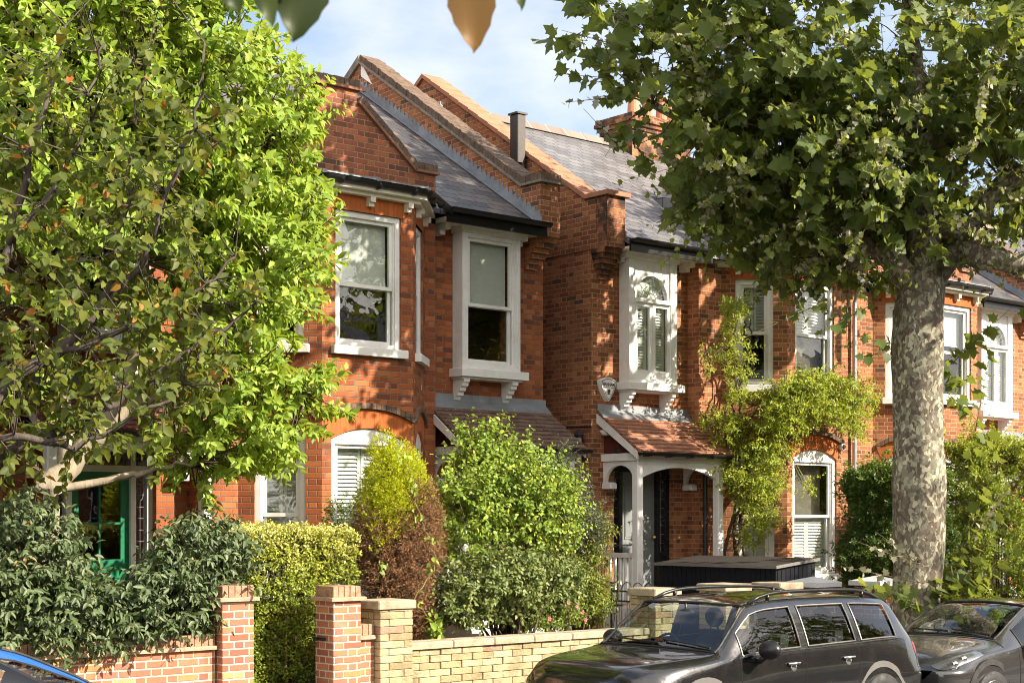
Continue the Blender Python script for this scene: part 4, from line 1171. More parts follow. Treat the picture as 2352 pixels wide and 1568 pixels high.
white_pier(18.42, 18.88, 1.45, 'dark red pier with a white pyramid cap, against the plane tree trunk')

# iron gate swung open behind the yellow pier
g = thing('iron_gate', (14.30, 14.3, GZ), 'open black wrought iron garden gate with scrolls, behind a yellow pier', 'gate')
q = MB()
gx = 14.30; ya, yb, za, zb = 13.93, 14.72, GZ + 0.06, 1.34
q.box(gx - .012, gx + .012, ya, ya + .025, za - 0.05, zb); q.box(gx - .02, gx + .02, yb - .035, yb, GZ, 1.44)
for z in (za, za + 0.12, zb - 0.16, zb - 0.03): q.box(gx - .01, gx + .01, ya + .025, yb - .035, z, z + 0.022)
g1 = q.build('gate_frame', m_blackmat, g)
q = MB()
for k in range(1, 8):
    y = ya + (yb - ya) * k / 8; q.tube([(gx, y, za), (gx, y, zb - 0.03)], 0.006, 6)
q.build('bars', m_blackmat, g)
q = MB()
for k in range(4):
    y = ya + (yb - ya) * (k + 0.5) / 4
    q.tube([(gx, y + 0.095 * cos(a), zb + 0.0 + 0.10 * sin(a)) for a in np.linspace(0, pi, 9)], 0.006, 6)
    for s in (-1, 1):
        q.tube([(gx - .004, y + s * (0.02 + 0.05 * f) + 0.03 * f * cos(6 * f), 0.95 + 0.16 * s * 0 + 0.22 * f * sin(5 * f) * s) for f in np.linspace(0.1, 1, 14)], 0.005, 5)
q.build('scrolls', m_blackmat, g)

# bin store: boarded box with a tilted lid, doors towards the path
b0x, b1x, b0y, b1y = 17.05, 17.93, 14.22, 16.52
t = thing('bin_store', (17.5, 15.4, GZ), 'low navy boarded bin store with a brown felt lid edged in grey metal', 'bin store')
zl, zr_ = 1.585, 1.68
def boards(mb, n, f):
    for k in range(n): mb.bbox(*f(k / n, (k + 1) / n))
q = MB()
n = 24
for k in range(n):
    a = b0y + (b1y - b0y) * k / n; e = b0y + (b1y - b0y) * (k + 1) / n
    q.bbox(b0x, b0x + 0.03, a + .004, e - .004, GZ + 0.02, zl - 0.02, 0.004)
for k in range(9):
    a = b0x + 0.032 + (b1x - b0x - .032) * k / 9; e = b0x + .032 + (b1x - b0x - .032) * (k + 1) / 9
    q.bbox(a + .004, e - .004, b0y, b0y + 0.03, GZ + 0.02, zl - 0.015 + (zr_ - zl) * k / 9, 0.004)
    q.bbox(a + .004, e - .004, b1y - .03, b1y, GZ + 0.02, zl - 0.015 + (zr_ - zl) * k / 9, 0.004)
q.box(b1x - 0.03, b1x, b0y + .032, b1y - .032, GZ + .02, zr_ - 0.02)
q.box(b0x + 0.028, b1x - .032, b0y + 0.028, b1y - .032, GZ + .02, zl - 0.03)
q.build('boards', m_bin, t)
q = MB(); e = 0.045
q.prism([(b0x - e, b0y - e, zl - 0.01), (b1x + e, b0y - e, zr_ - 0.005), (b1x + e, b0y - e, zr_ + 0.025), (b0x - e, b0y - e, zl + 0.02)], (0, b1y - b0y + 2 * e, 0))
ld = q.build('lid', m_binlid, t)
q = MB()
q.prism([(b0x - e - .006, b0y - e - .004, zl - 0.018), (b0x - e - .006, b0y - e - .004, zl + 0.026), (b1x + e, b0y - e - .004, zr_ + 0.03), (b1x + e, b0y - e - .004, zr_ - .012)], (0, -0.006, 0))
q.box(b0x - e - .012, b0x - e - .002, b0y - e - .008, b1y + e, zl - 0.018, zl + 0.026)
for k in range(11):
    y = b0y + (b1y - b0y) * k / 10; q.ball((b0x - e - .013, y, zl + .004), 0.008, 6, 4)
for k in range(4):
    f = (k + .5) / 4; q.ball((b0x + (b1x - b0x) * f, b0y - e - .011, zl + .006 + (zr_ - zl) * f), 0.008, 6, 4)
q.build('lid_trim', m_trim, ld)

# grey timber post at the side passage
t = MB(); t.bbox(15.74, 15.85, 16.95, 17.04, GZ, 3.48, 0.006)
for z in (1.2, 2.4): t.bbox(15.86, 15.885, 16.97, 17.02, z, z + 0.12, 0.003)
t.bbox(15.85, 15.865, 16.985, 17.005, 1.2, 2.52, 0.003)
o = t.build('timber_post', m_wood); tag(o, 'tall grey timber post in the passage between two houses', 'post')
# ornament on the porch beam
q = MB(); bx, by, bz = 16.80, 17.16, 3.281
q.ball((bx, by, bz + 0.05), (0.035, 0.07, 0.05), 10, 8); q.ball((bx, by - 0.07, bz + 0.10), (0.025, 0.03, 0.028), 8, 6); q.tube([(bx, by + .05, bz + .05), (bx, by + 0.16, bz + .045)], [0.02, 0.006], 6)
q.tube([(bx, by - .09, bz + .1), (bx, by - 0.13, bz + .095)], [0.01, 0.002], 5); q.bbox(bx - .03, bx + .03, by - .05, by + .08, bz, bz + .012, 0.003)
o = q.build('bird_ornament', m_flue, smooth=True); tag(o, 'small dark bird ornament sitting on the white side beam of the orange tiled porch', 'ornament')
# ------------------------------------------------------------------ cars
def mat_car(name, col, flake=0.3, metal=0.5):
    nb = NB(name); o = nb.obj()
    n = nb.noise(o, 900.0, 1, 0.5)
    c = nb.mix(nb.m('MULTIPLY', n, flake), col, tuple(min(1, x * 3 + 0.02) for x in col))
    d = nb.n('MapRange', {'Value': nb.noise(o, 6.0, 6, 0.75), 'From Min': 0.45, 'From Max': 0.8, 'To Min': 0.0, 'To Max': 0.07})
    c = nb.mix(d, c, (0.16, 0.14, 0.11))
    rg = nb.n('MapRange', {'Value': nb.noise(o, 25.0, 5, 0.7), 'From Min': 0.4, 'From Max': 0.75, 'To Min': 0.12, 'To Max': 0.24})
    return nb.out(nb.pbr(c, rg, None, metal, 0.5, 1.0, 0.04))
m_carblack = mat_car('black_car_paint', (0.008, 0.008, 0.009), 0.06, 0.0)
m_cargrey = mat_car('grey_car_paint', (0.055, 0.055, 0.057), 0.35, 0.6)
m_carblue = mat_car('blue_car_paint', (0.012, 0.10, 0.36), 0.3, 0.5)
m_carglass = mat_glass('car_glass', (0.62, 0.70, 0.66), 0.95, 0.0, 1.55)
m_wind = mat_glass('windscreen_glass', (0.72, 0.78, 0.76), 1.0, 0.0, 1.5)
m_rubber = mat_plain('rubber', (0.012, 0.012, 0.012), 0.7, 0.2)
m_plastic = mat_plain('dark_plastic', (0.02, 0.02, 0.021), 0.5, 0.2)
m_seat = mat_plain('seat_cloth', (0.028, 0.028, 0.03), 0.85, 0.2)
m_cladding = mat_plain('grey_cladding', (0.09, 0.087, 0.083), 0.6, 0.1)
m_alloy = mat_plain('alloy', (0.42, 0.42, 0.43), 0.3, 0.08, metal=0.9)
m_redlamp = mat_plain('red_lamp', (0.42, 0.008, 0.01), 0.12, 0.1, coat=1.0)
m_lampglass = mat_glass('lamp_glass', (0.92, 0.93, 0.94), 1.0, 0.0, 1.5)

m_satin = mat_plain('satin_trim', (0.20, 0.19, 0.18), 0.45, 0.1, metal=0.4)

def hermite(xs, ys, x):
    xs = np.asarray(xs, float); ys = np.asarray(ys, float)
    d = np.diff(ys, axis=0) / np.diff(xs)[:, None]
    m = np.zeros_like(ys)
    m[1:-1] = np.where(d[:-1] * d[1:] > 0, 2 * d[:-1] * d[1:] / (d[:-1] + d[1:] + 1e-12 * np.sign(d[:-1] + d[1:] + 1e-9)), 0)
    m[0], m[-1] = d[0], d[-1]
    i = np.clip(np.searchsorted(xs, x) - 1, 0, len(xs) - 2)
    h = xs[i + 1] - xs[i]; t = (x - xs[i]) / h
    h00, h10, h01, h11 = 2 * t**3 - 3 * t**2 + 1, t**3 - 2 * t**2 + t, -2 * t**3 + 3 * t**2, t**3 - t**2
    return h00 * ys[i] + h10 * h * m[i] + h01 * ys[i + 1] + h11 * h * m[i + 1]

class Car:
    """rows: s, wsill, wmid, wbelt, zbelt, wroof, zroof, ztop"""
    def __init__(s, rows, place):
        a = np.array(rows, float); s.s = a[:, 0]; s.c = a[:, 1:]; s.place = place
    def sec(s, x):
        ws, wm, wb, zb, wr, zr, zt = hermite(s.s, s.c, x)
        pts = np.array([(ws, 0.20), (wm, 0.42), (wm + 0.008, 0.66), (wb, zb), (wr, zr), (wr * 0.58, zr + (zt - zr) * 0.74), (0, zt)])
        return pts
    TT = np.array([0, 1, 2, 3, 4, 5, 6.0])
    def pt(s, x, t, side=1, off=0.0):
        p = s.sec(x); q = s.smooth(p, t)
        if off:
            q2 = s.smooth(p, min(6, t + 0.02)) - s.smooth(p, max(0, t - 0.02)); n = np.array((q2[1], -q2[0])); n /= np.linalg.norm(n) + 1e-9
            q = q + n * off
        return s.place(x, side * q[0], q[1])
    def smooth(s, p, t):
        # Catmull-Rom with softened corners so the belt and roof edges stay readable
        i = int(min(5, math.floor(t))); f = t - i
        P = lambda k: p[max(0, min(6, k))] if k <= 6 else p[6]
        p0, p1, p2, p3 = P(i - 1), P(i), P(i + 1), P(i + 2)
        if i + 2 > 6: p3 = np.array((-p[5][0], p[5][1]))
        ten = 0.36
        l = np.linalg.norm(p2 - p1)
        def tang(a, b): d = b - a; return d / (np.linalg.norm(d) + 1e-9) * l
        m1, m2 = tang(p0, p2) * ten * 2, tang(p1, p3) * ten * 2
        return (2 * f**3 - 3 * f**2 + 1) * p1 + (f**3 - 2 * f**2 + f) * m1 + (-2 * f**3 + 3 * f**2) * p2 + (f**3 - f**2) * m2

def grid_obj(car, ss, ts, side, name, mat, parent, off=0.0, skip=None, close=None):
    q = MB(); vs = []; fs = []
    for x in ss:
        for t in ts: vs.append(tuple(car.pt(x, t, side, off)))
    m = len(ts)
    for i in range(len(ss) - 1):
        for j in range(m - 1):
            xm, tm = (ss[i] + ss[i + 1]) / 2, (ts[j] + ts[j + 1]) / 2
            if skip and skip(xm, tm): continue
            f = (i * m + j, (i + 1) * m + j, (i + 1) * m + j + 1, i * m + j + 1)
            fs.append(f if side * car.flip > 0 else f[::-1])
    q.add(vs, fs)
    return q.build(name, mat, parent, smooth=True)

def make_car(name, label, rows, place, flip, paint, wins, wscreen, rear, loc, wheels, extras):
    t = thing(name, loc, label, 'car')
    car = Car(rows, place); car.flip = flip
    L = rows[-1][0]
    cuts = sorted({*np.round(np.linspace(0, L, 64), 4), *[w[0] for w in wins], *[w[1] for w in wins], *wscreen[:2], *rear[:2]})
    tcut = sorted({*np.round(np.linspace(0, 6, 31), 4), 3.1, 3.84, 4.12, 3.06, 3.9})
    def hole(x, tt):
        if 3.1 < tt < 3.84 and any(a < x < b for a, b in wins): return True
        if tt > 4.12 and (wscreen[0] < x < wscreen[1] or rear[0] < x < rear[1]): return True
        return False
    # one closed body shell, both sides in one mesh
    q = MB(); vs = []; fs = []; m = len(tcut)
    for side in (1, -1):
        base = len(vs)
        for x in cuts:
            for tt in tcut: vs.append(tuple(car.pt(x, tt, side)))
        for i in range(len(cuts) - 1):
            for j in range(m - 1):
                if hole((cuts[i] + cuts[i + 1]) / 2, (tcut[j] + tcut[j + 1]) / 2): continue
                f = (base + i * m + j, base + (i + 1) * m + j, base + (i + 1) * m + j + 1, base + i * m + j + 1)
                fs.append(f if side * flip > 0 else f[::-1])
    n1 = len(cuts) * m
    # nose and tail caps
    for k, rev in ((0, 1), (len(cuts) - 1, -1)):
        for j in range(m - 1):
            a, b = k * m + j, k * m + j + 1
            f = (a, b, n1 + b, n1 + a); fs.append(f if rev * flip > 0 else f[::-1])
    q.add(vs, fs)
    body = q.build('body', paint, t, smooth=True)
    # glass
    for side in (1, -1):
        for a, b in wins:
            o = grid_obj(car, np.linspace(a, b, 8), np.linspace(3.1, 3.84, 8), side, 'side_window', m_carglass, t, -0.012)
            e = [car.pt(x, 3.1, side, 0.004) for x in np.linspace(a, b, 8)] + [car.pt(b, tt, side, 0.004) for tt in np.linspace(3.1, 3.84, 5)[1:]] + [car.pt(x, 3.84, side, 0.004) for x in np.linspace(b, a, 8)[1:]] + [car.pt(a, tt, side, 0.004) for tt in np.linspace(3.84, 3.1, 5)[1:]]
            q = MB(); q.tube(e, 0.007, 5); q.build('window_seal', extras.get('seal', m_rubber), o)
    def top_glass(nm, a, b, mat):
        q = MB(); vs = []; fs = []
        ss = np.linspace(a, b, 10); tp = list(np.linspace(4.12, 6, 12)); row = [(tt, 1) for tt in tp] + [(tt, -1) for tt in reversed(tp[:-1])]
        for x in ss:
            for tt, sd in row: vs.append(tuple(car.pt(x, tt, sd, -0.006)))
        m = len(row)
        for i in range(len(ss) - 1):
            for j in range(m - 1):
                f = (i * m + j, (i + 1) * m + j, (i + 1) * m + j + 1, i * m + j + 1); fs.append(f if flip > 0 else f[::-1])
        q.add(vs, fs); o = q.build(nm, mat, t, smooth=True)
        e = [car.pt(a, tt, sd, 0.002) for tt, sd in row] + [car.pt(x, 4.12, -1, 0.002) for x in ss[1:]] + [car.pt(b, tt, sd, 0.002) for tt, sd in row[::-1]][1:] + [car.pt(x, 4.12, 1, .002) for x in ss[::-1][1:]]
        q = MB(); q.tube(e, 0.012, 5); q.build('glass_seal', m_rubber, o)
        return o
    ws = top_glass('windscreen', wscreen[0], wscreen[1], m_wind)
    top_glass('rear_window', rear[0], rear[1], m_carglass)
    # chrome or black waistline strip
    a0, b0 = wins[0][0] - 0.02, wins[-1][1] + 0.02
    for side in (1, -1):
        MB().tube([car.pt(x, 3.04, side, 0.008) for x in np.linspace(a0, b0, 30)], 0.009, 5).build('waist_trim', extras.get('trim', m_chrome), t)
    # door shut lines
    q = MB()
    for x in extras['doors']:
        for side in (1, -1):
            q2 = MB(); q2.tube([car.pt(x, tt, side, 0.001) for tt in np.linspace(0.3, 3.0, 24)], 0.005, 4); q2.build('shut_line', m_rubber, t)
    # bonnet shut line at the base of the screen
    MB().tube([car.pt(wscreen[0] - 0.05, tt, sd, 0.001) for tt, sd in [(u, 1) for u in np.linspace(3.3, 6, 12)] + [(u, -1) for u in np.linspace(6, 3.3, 12)[1:]]], 0.006, 4).build('bonnet_line', m_rubber, t)
    # floor, dash, seats and steering wheel seen through the glass
    P = place
    def pbox(mb, x0, x1, y0, y1, z0, z1):
        c = [P(x, y, z) for x, y, z in ((x0, y0, z0), (x1, y0, z0), (x1, y1, z0), (x0, y1, z0), (x0, y0, z1), (x1, y0, z1), (x1, y1, z1), (x0, y1, z1))]
        fs = [(0, 3, 2, 1), (4, 5, 6, 7), (0, 1, 5, 4), (1, 2, 6, 5), (2, 3, 7, 6), (3, 0, 4, 7)]
        mb.add(c, fs if flip > 0 else [f[::-1] for f in fs])
    q = MB(); pbox(q, 0.5, L - 0.3, -0.70, 0.70, 0.24, 0.30); pbox(q, wscreen[0] - 0.05, wscreen[0] + 0.5, -0.72, 0.72, 0.62, 0.90); pbox(q, L - 0.95, L - 0.25, -0.70, 0.70, 0.3, 0.85); q.build('cabin_trim', m_plastic, t)
    for sx, sy in extras['seats']:
        q = MB()
        a, b2 = P(sx, sy, 0.45), P(sx + 0.12, sy, 0.75)
        pbox(q, sx - 0.45, sx + 0.05, sy - 0.24, sy + 0.24, 0.30, 0.50)
        for k in range(6):
            z0 = 0.50 + 0.1 * k; pbox(q, sx + 0.02 + 0.022 * k, sx + 0.15 + 0.022 * k, sy - 0.24 + 0.008 * k, sy + 0.24 - 0.008 * k, z0, z0 + 0.10)
        so_ = q.build('seat', m_seat, t)
        q = MB(); c = P(sx + 0.17, sy, 1.235); q.ball(c, (0.055, 0.125, 0.105), 14, 10)
        for s2 in (-0.05, 0.05): q.tube([P(sx + 0.17, sy + s2, 1.06), P(sx + 0.17, sy + s2, 1.18)], 0.007, 6)
        q.build('headrest', m_seat, so_, smooth=True)
    dy = extras['driver']
    q = MB(); c = np.array(P(wscreen[0] + 0.50, dy, 0.93)); dx = np.array(P(1, 0, 0)) - np.array(P(0, 0, 0)); dyv = np.array(P(0, 1, 0)) - np.array(P(0, 0, 0))
    q.tube([c + 0.18 * (cos(a) * dyv + sin(a) * (np.array((0, 0, 0.9)) + 0.42 * dx)) for a in np.linspace(0, 2 * pi, 25)], 0.015, 6); q.tube([c, c - 0.2 * dx - np.array((0, 0, 0.08))], 0.03, 6)
    q.tube([c - 0.17 * dyv, c + 0.17 * dyv], 0.02, 6); q.build('steering_wheel', m_plastic, t)
    q = MB(); c = P(wscreen[1] - 0.10, 0, rows[0][0] + extras['mirror_z']); q.ball(c, (0.03, 0.12, 0.035), 10, 6); q.tube([c, (c[0], c[1], c[2] + 0.09)], 0.012, 5); q.build('rear_view_mirror', m_plastic, t, smooth=True)
    # wipers
    for y0, y1 in ((0.62, 0.05), (0.02, -0.55)):
        n = 8; pts = []
        for k in range(n):
            y = y0 + (y1 - y0) * k / (n - 1)
            tt = np.interp(abs(y), [0, 0.35, 0.68], [6.0, 5.0, 4.2]); pts.append(np.array(car.pt(wscreen[0] + 0.03 + 0.05 * k / n, tt, 1 if y > 0 else -1, 0.02)))
        MB().tube(pts, [0.012] * 3 + [0.008] * 5, 5).build('wiper', m_rubber, t)
    # wheels
    for x in wheels:
        for side in (1, -1):
            wm = hermite(car.s, car.c, x)[1]
            yo = side * (wm - 0.07)
            c = P(x, yo, 0.335)
            q = MB(); q.lathe([(0.22, -0.10), (0.325, -0.105), (0.335, -0.08), (0.335, 0.08), (0.325, 0.105), (0.22, 0.10), (0.22, -0.10)], c, 'y', 32)
            wo = q.build('wheel', m_rubber, t, smooth=True)
            q = MB(); s2 = side * (1 if extras['y_out'] > 0 else -1)
            q.lathe([(0.0, 0.075 * s2), (0.06, 0.08 * s2), (0.07, 0.06 * s2), (0.205, 0.085 * s2), (0.228, 0.104 * s2), (0.228, -0.06 * s2)], c, 'y', 24); q.build('rim', m_alloy, wo, smooth=True)
            q = MB()
            arc_ = [(0.40 * cos(a), 0.335 + 0.40 * sin(a)) for a in np.linspace(-0.25, pi + 0.25, 22)]
            for i in range(len(arc_) - 1):
                (x0, z0), (x1, z1) = arc_[i], arc_[i + 1]; k = 1.16
                pts = [P(x + x0, side * (wm + 0.012), z0), P(x + x1, side * (wm + 0.012), z1), P(x + x1 * k, side * (wm + 0.004), 0.335 + (z1 - 0.335) * k), P(x + x0 * k, side * (wm + 0.004), 0.335 + (z0 - 0.335) * k)]
                d = np.array(P(0, -side * 0.10, 0)) - np.array(P(0, 0, 0)); q.prism(pts, tuple(d))
            q.build('wheel_arch', extras['arch'], t)
    # lamps
    for side in (1, -1):
        hl = extras['lamp']
        if len(hl) == 2:
            (sa, sb), (ta, tb) = hl
            tapr = lambda f: 1 - 0.55 * f
            def patch(nm, off, mat, par):
                q = MB(); vs = []; fs = []
                for i in range(13):
                    f = i / 12; x = sa + (sb - sa) * f
                    for j in range(9):
                        tt = ta + (tb - ta) * (0.55 * f + (j / 8) * tapr(f)); e = min(1, 5 * min(f, 1 - f, j / 8, 1 - j / 8))
                        vs.append(tuple(car.pt(x, tt, side, 0.003 + off * e)))
                for i in range(12):
                    for j in range(8):
                        ff = (i * 9 + j, (i + 1) * 9 + j, (i + 1) * 9 + j + 1, i * 9 + j + 1); fs.append(ff if side * flip > 0 else ff[::-1])
                q.add(vs, fs); return q.build(nm, mat, par, smooth=True)
            o = patch('headlight', 0.022, m_lampglass, t); patch('reflector', 0.004, m_alloy, o)
            for (fx, tf) in ((0.25, 0.35), (0.5, 0.5)):
                q = MB(); c = car.pt(sa + (sb - sa) * fx, ta + (tb - ta) * (0.55 * fx + tf * tapr(fx)), side, 0.006); q.ball(c, 0.045, 12, 8); q.build('bulb', m_chrome, o, smooth=True)
            hl = None
        if hl:
            q = MB(); c = P(hl[0], side * hl[1], hl[2]); q.ball(c, hl[3], 18, 12); o = q.build('headlight', m_lampglass, t, smooth=True)
            q = MB(); q.ball(c, tuple(r * 0.90 for r in hl[3]), 14, 10); q.build('reflector', m_chrome, o, smooth=True)
        q = MB(); tl = extras['tail']; q.ball(P(tl[0], side * tl[1], tl[2]), tl[3], 14, 12); q.build('tail_light', m_redlamp, t, smooth=True)
        # door mirror
        mx, mz = extras['mirror']; wb = hermite(car.s, car.c, mx)[2]
        c = P(mx, side * (wb + 0.17), mz)
        q = MB(); q.ball(c, (0.085, 0.125, 0.09), 16, 12); q.tube([P(mx + 0.02, side * (wb - 0.02), mz - 0.12), P(mx + 0.01, side * (wb + 0.05), mz - 0.11), P(mx, side * (wb + 0.14), mz - 0.05)], [0.035, 0.03, 0.03], 8)
        o = q.build('door_mirror', extras.get('mirror_mat', paint), t, smooth=True)
        for x in extras['handles']:
            tt = 2.62
            q = MB(); a = [car.pt(x - 0.09 + 0.18 * k / 6, tt, side, 0.012 + 0.03 * math.sin(pi * k / 6)) for k in range(7)]; q.tube(a, 0.014, 8); c = car.pt(x, tt - 0.12, side, 0.002); q.ball(c, (0.05, 0.008, 0.04), 10, 6)
            q.build('door_handle', m_chrome, t, smooth=True)
    if 'rails' in extras:
        xa, xb = extras['rails']
        for side in (1, -1):
            pts = []
            for k in range(15):
                f = k / 14; x = xa + (xb - xa) * f
                p = np.array(car.pt(x, 4.22, side)); p[2] += 0.062 * min(1, 6 * f, 6 * (1 - f)) ** 0.7; pts.append(p)
            q = MB(); q.tube(pts, 0.019, 8)
            for f in (0.14, 0.86):
                x = xa + (xb - xa) * f; p = np.array(car.pt(x, 4.22, side)); q.tube([p - (0, 0, .01), p + (0, 0, 0.055)], 0.022, 6)
            q.build('roof_rail', m_black, t, smooth=True)
    return t, car

SUV = [  # s, wsill, wmid, wbelt, zbelt, wroof, zroof, ztop
    (0.00, 0.62, 0.68, 0.56, 0.66, 0.40, 0.74, 0.76), (0.06, 0.74, 0.80, 0.66, 0.78, 0.50, 0.85, 0.87), (0.22, 0.82, 0.87, 0.78, 0.85, 0.62, 0.915, 0.935),
    (0.55, 0.86, 0.905, 0.86, 0.885, 0.71, 0.95, 0.97), (0.92, 0.87, 0.91, 0.885, 0.91, 0.78, 0.972, 0.99), (1.04, 0.87, 0.91, 0.888, 0.925, 0.80, 0.985, 1.005),
    (1.34, 0.87, 0.91, 0.89, 0.94, 0.755, 1.195, 1.24), (1.62, 0.87, 0.91, 0.892, 0.95, 0.695, 1.395, 1.435), (1.9, 0.87, 0.91, 0.893, 0.958, 0.675, 1.435, 1.485), (2.5, 0.87, 0.912, 0.895, 0.972, 0.67, 1.45, 1.51),
    (3.1, 0.87, 0.915, 0.897, 0.985, 0.66, 1.445, 1.508), (3.55, 0.87, 0.915, 0.885, 0.995, 0.645, 1.425, 1.485), (3.92, 0.86, 0.91, 0.855, 0.995, 0.62, 1.385, 1.445), (4.10, 0.85, 0.895, 0.82, 0.985, 0.66, 1.17, 1.21), (4.22, 0.82, 0.865, 0.76, 0.92, 0.62, 0.99, 1.01), (4.30, 0.76, 0.79, 0.68, 0.74, 0.48, 0.80, 0.81)]
X0, YC = 9.85, 10.62
make_car('parked_car', 'black estate car with black roof rails and chrome waist trim, parked by the yellow wall', SUV, lambda x, y, z: (X0 + x, YC - y, z), -1, m_carblack,
         [(1.34, 2.20), (2.32, 3.07), (3.17, 3.80)], (1.07, 1.60), (3.96, 4.12), (X0 + 2.1, YC, 0), (0.80, 3.47),
         dict(doors=[1.30, 2.26, 3.10], seats=[(2.15, 0.36), (2.15, -0.36), (3.0, 0.38), (3.0, -0.38)], driver=-0.36, mirror_z=1.33, arch=m_cladding, lamp=(0.18, 0.66, 0.70, (0.15, 0.11, 0.11)), tail=(4.17, 0.76, 0.80, (0.09, 0.07, 0.17)),
              mirror=(1.52, 1.02), mirror_mat=m_black, seal=m_satin, handles=[2.06, 2.92], rails=(1.7, 3.85), y_out=-1))
HATCH = [
    (0.00, 0.58, 0.64, 0.50, 0.56, 0.34, 0.60, 0.62), (0.08, 0.70, 0.76, 0.62, 0.66, 0.42, 0.72, 0.735), (0.30, 0.79, 0.84, 0.74, 0.75, 0.54, 0.82, 0.84), (0.70, 0.83, 0.865, 0.81, 0.83, 0.62, 0.90, 0.92),
    (1.05, 0.84, 0.87, 0.835, 0.88, 0.66, 0.96, 0.985), (1.15, 0.84, 0.87, 0.838, 0.89, 0.67, 0.99, 1.02), (1.60, 0.84, 0.87, 0.845, 0.92, 0.63, 1.21, 1.27), (2.02, 0.84, 0.87, 0.845, 0.94, 0.575, 1.375, 1.43), (2.4, 0.84, 0.87, 0.845, 0.955, 0.565, 1.415, 1.475),
    (2.9, 0.84, 0.87, 0.84, 0.97, 0.555, 1.41, 1.475), (3.4, 0.83, 0.865, 0.82, 0.985, 0.53, 1.36, 1.42), (3.65, 0.82, 0.85, 0.79, 0.98, 0.52, 1.27, 1.32), (3.85, 0.80, 0.83, 0.75, 0.93, 0.54, 1.05, 1.09), (4.0, 0.74, 0.77, 0.66, 0.78, 0.45, 0.84, 0.86)]
X1, YC1 = 14.62, 10.60
make_car('parked_car', 'dark grey hatchback parked behind the black car, its bonnet under the plane tree', HATCH, lambda x, y, z: (X1 + x, YC1 - y, z + road_z(X1 + x)), -1, m_cargrey,
         [(1.46, 2.30), (2.42, 3.10), (3.18, 3.50)], (1.18, 2.00), (3.60, 3.82), (X1 + 2, YC1, 0), (0.78, 3.30),
         dict(doors=[1.36, 2.36], seats=[(2.2, 0.35), (2.2, -0.35)], driver=-0.35, mirror_z=1.27, arch=m_plastic, trim=m_black, lamp=((0.10, 0.72), (2.45, 3.55)), tail=(3.86, 0.72, 0.85, (0.09, 0.07, 0.15)), mirror=(1.62, 1.0), handles=[2.2, 3.0], y_out=-1))
X2, YC2 = 6.12, 10.62
make_car('parked_car', 'blue car with only its front pillar and side window showing, parked by the red wall', HATCH, lambda x, y, z: (X2 - x, YC2 + y, z), 1 if False else -1, m_carblue,
         [(1.46, 2.30), (2.42, 3.10), (3.18, 3.50)], (1.18, 2.00), (3.60, 3.82), (X2 - 2, YC2, 0), (0.78, 3.30),
         dict(doors=[1.36, 2.36], seats=[(2.2, 0.35), (2.2, -0.35)], driver=-0.35, mirror_z=1.27, arch=m_plastic, trim=m_black, lamp=((0.10, 0.72), (2.45, 3.55)), tail=(3.86, 0.72, 0.85, (0.09, 0.07, 0.15)), mirror=(1.62, 1.0), handles=[2.2, 3.0], y_out=1))
# ------------------------------------------------------------------ plants
def unit(a):
    return a / (np.linalg.norm(a, axis=-1, keepdims=True) + 1e-9)

OVAL = (np.array([(0, 0, 0), (.28, .46, .07), (.66, .38, .05), (1, 0, -.12), (.66, -.38, .05), (.28, -.46, .07), (.5, 0, -.02)]), [(0, 6, 2, 1), (6, 3, 2), (0, 5, 4, 6), (6, 4, 3)])
DIA = (np.array([(0, 0, 0), (.45, .5, .10), (1, 0, -.05), (.45, -.5, .10)]), [(0, 2, 1), (0, 3, 2)])
_h = [(0, 0), (-.06, .20), (.10, .36), (.16, .64), (.30, .40), (.42, .42), (.58, .58), (.64, .30), (.72, .26), (1.0, 0)]
_pl = [(x, y, .10 * abs(y) - .12 * x * x) for x, y in _h] + [(x, -y, .10 * abs(y) - .12 * x * x) for x, y in reversed(_h[1:-1])] + [(.38, 0, -.03)]
PLANE = (np.array(_pl), [(len(_pl) - 1, (i + 1) % (len(_pl) - 1), i) for i in range(len(_pl) - 1)])

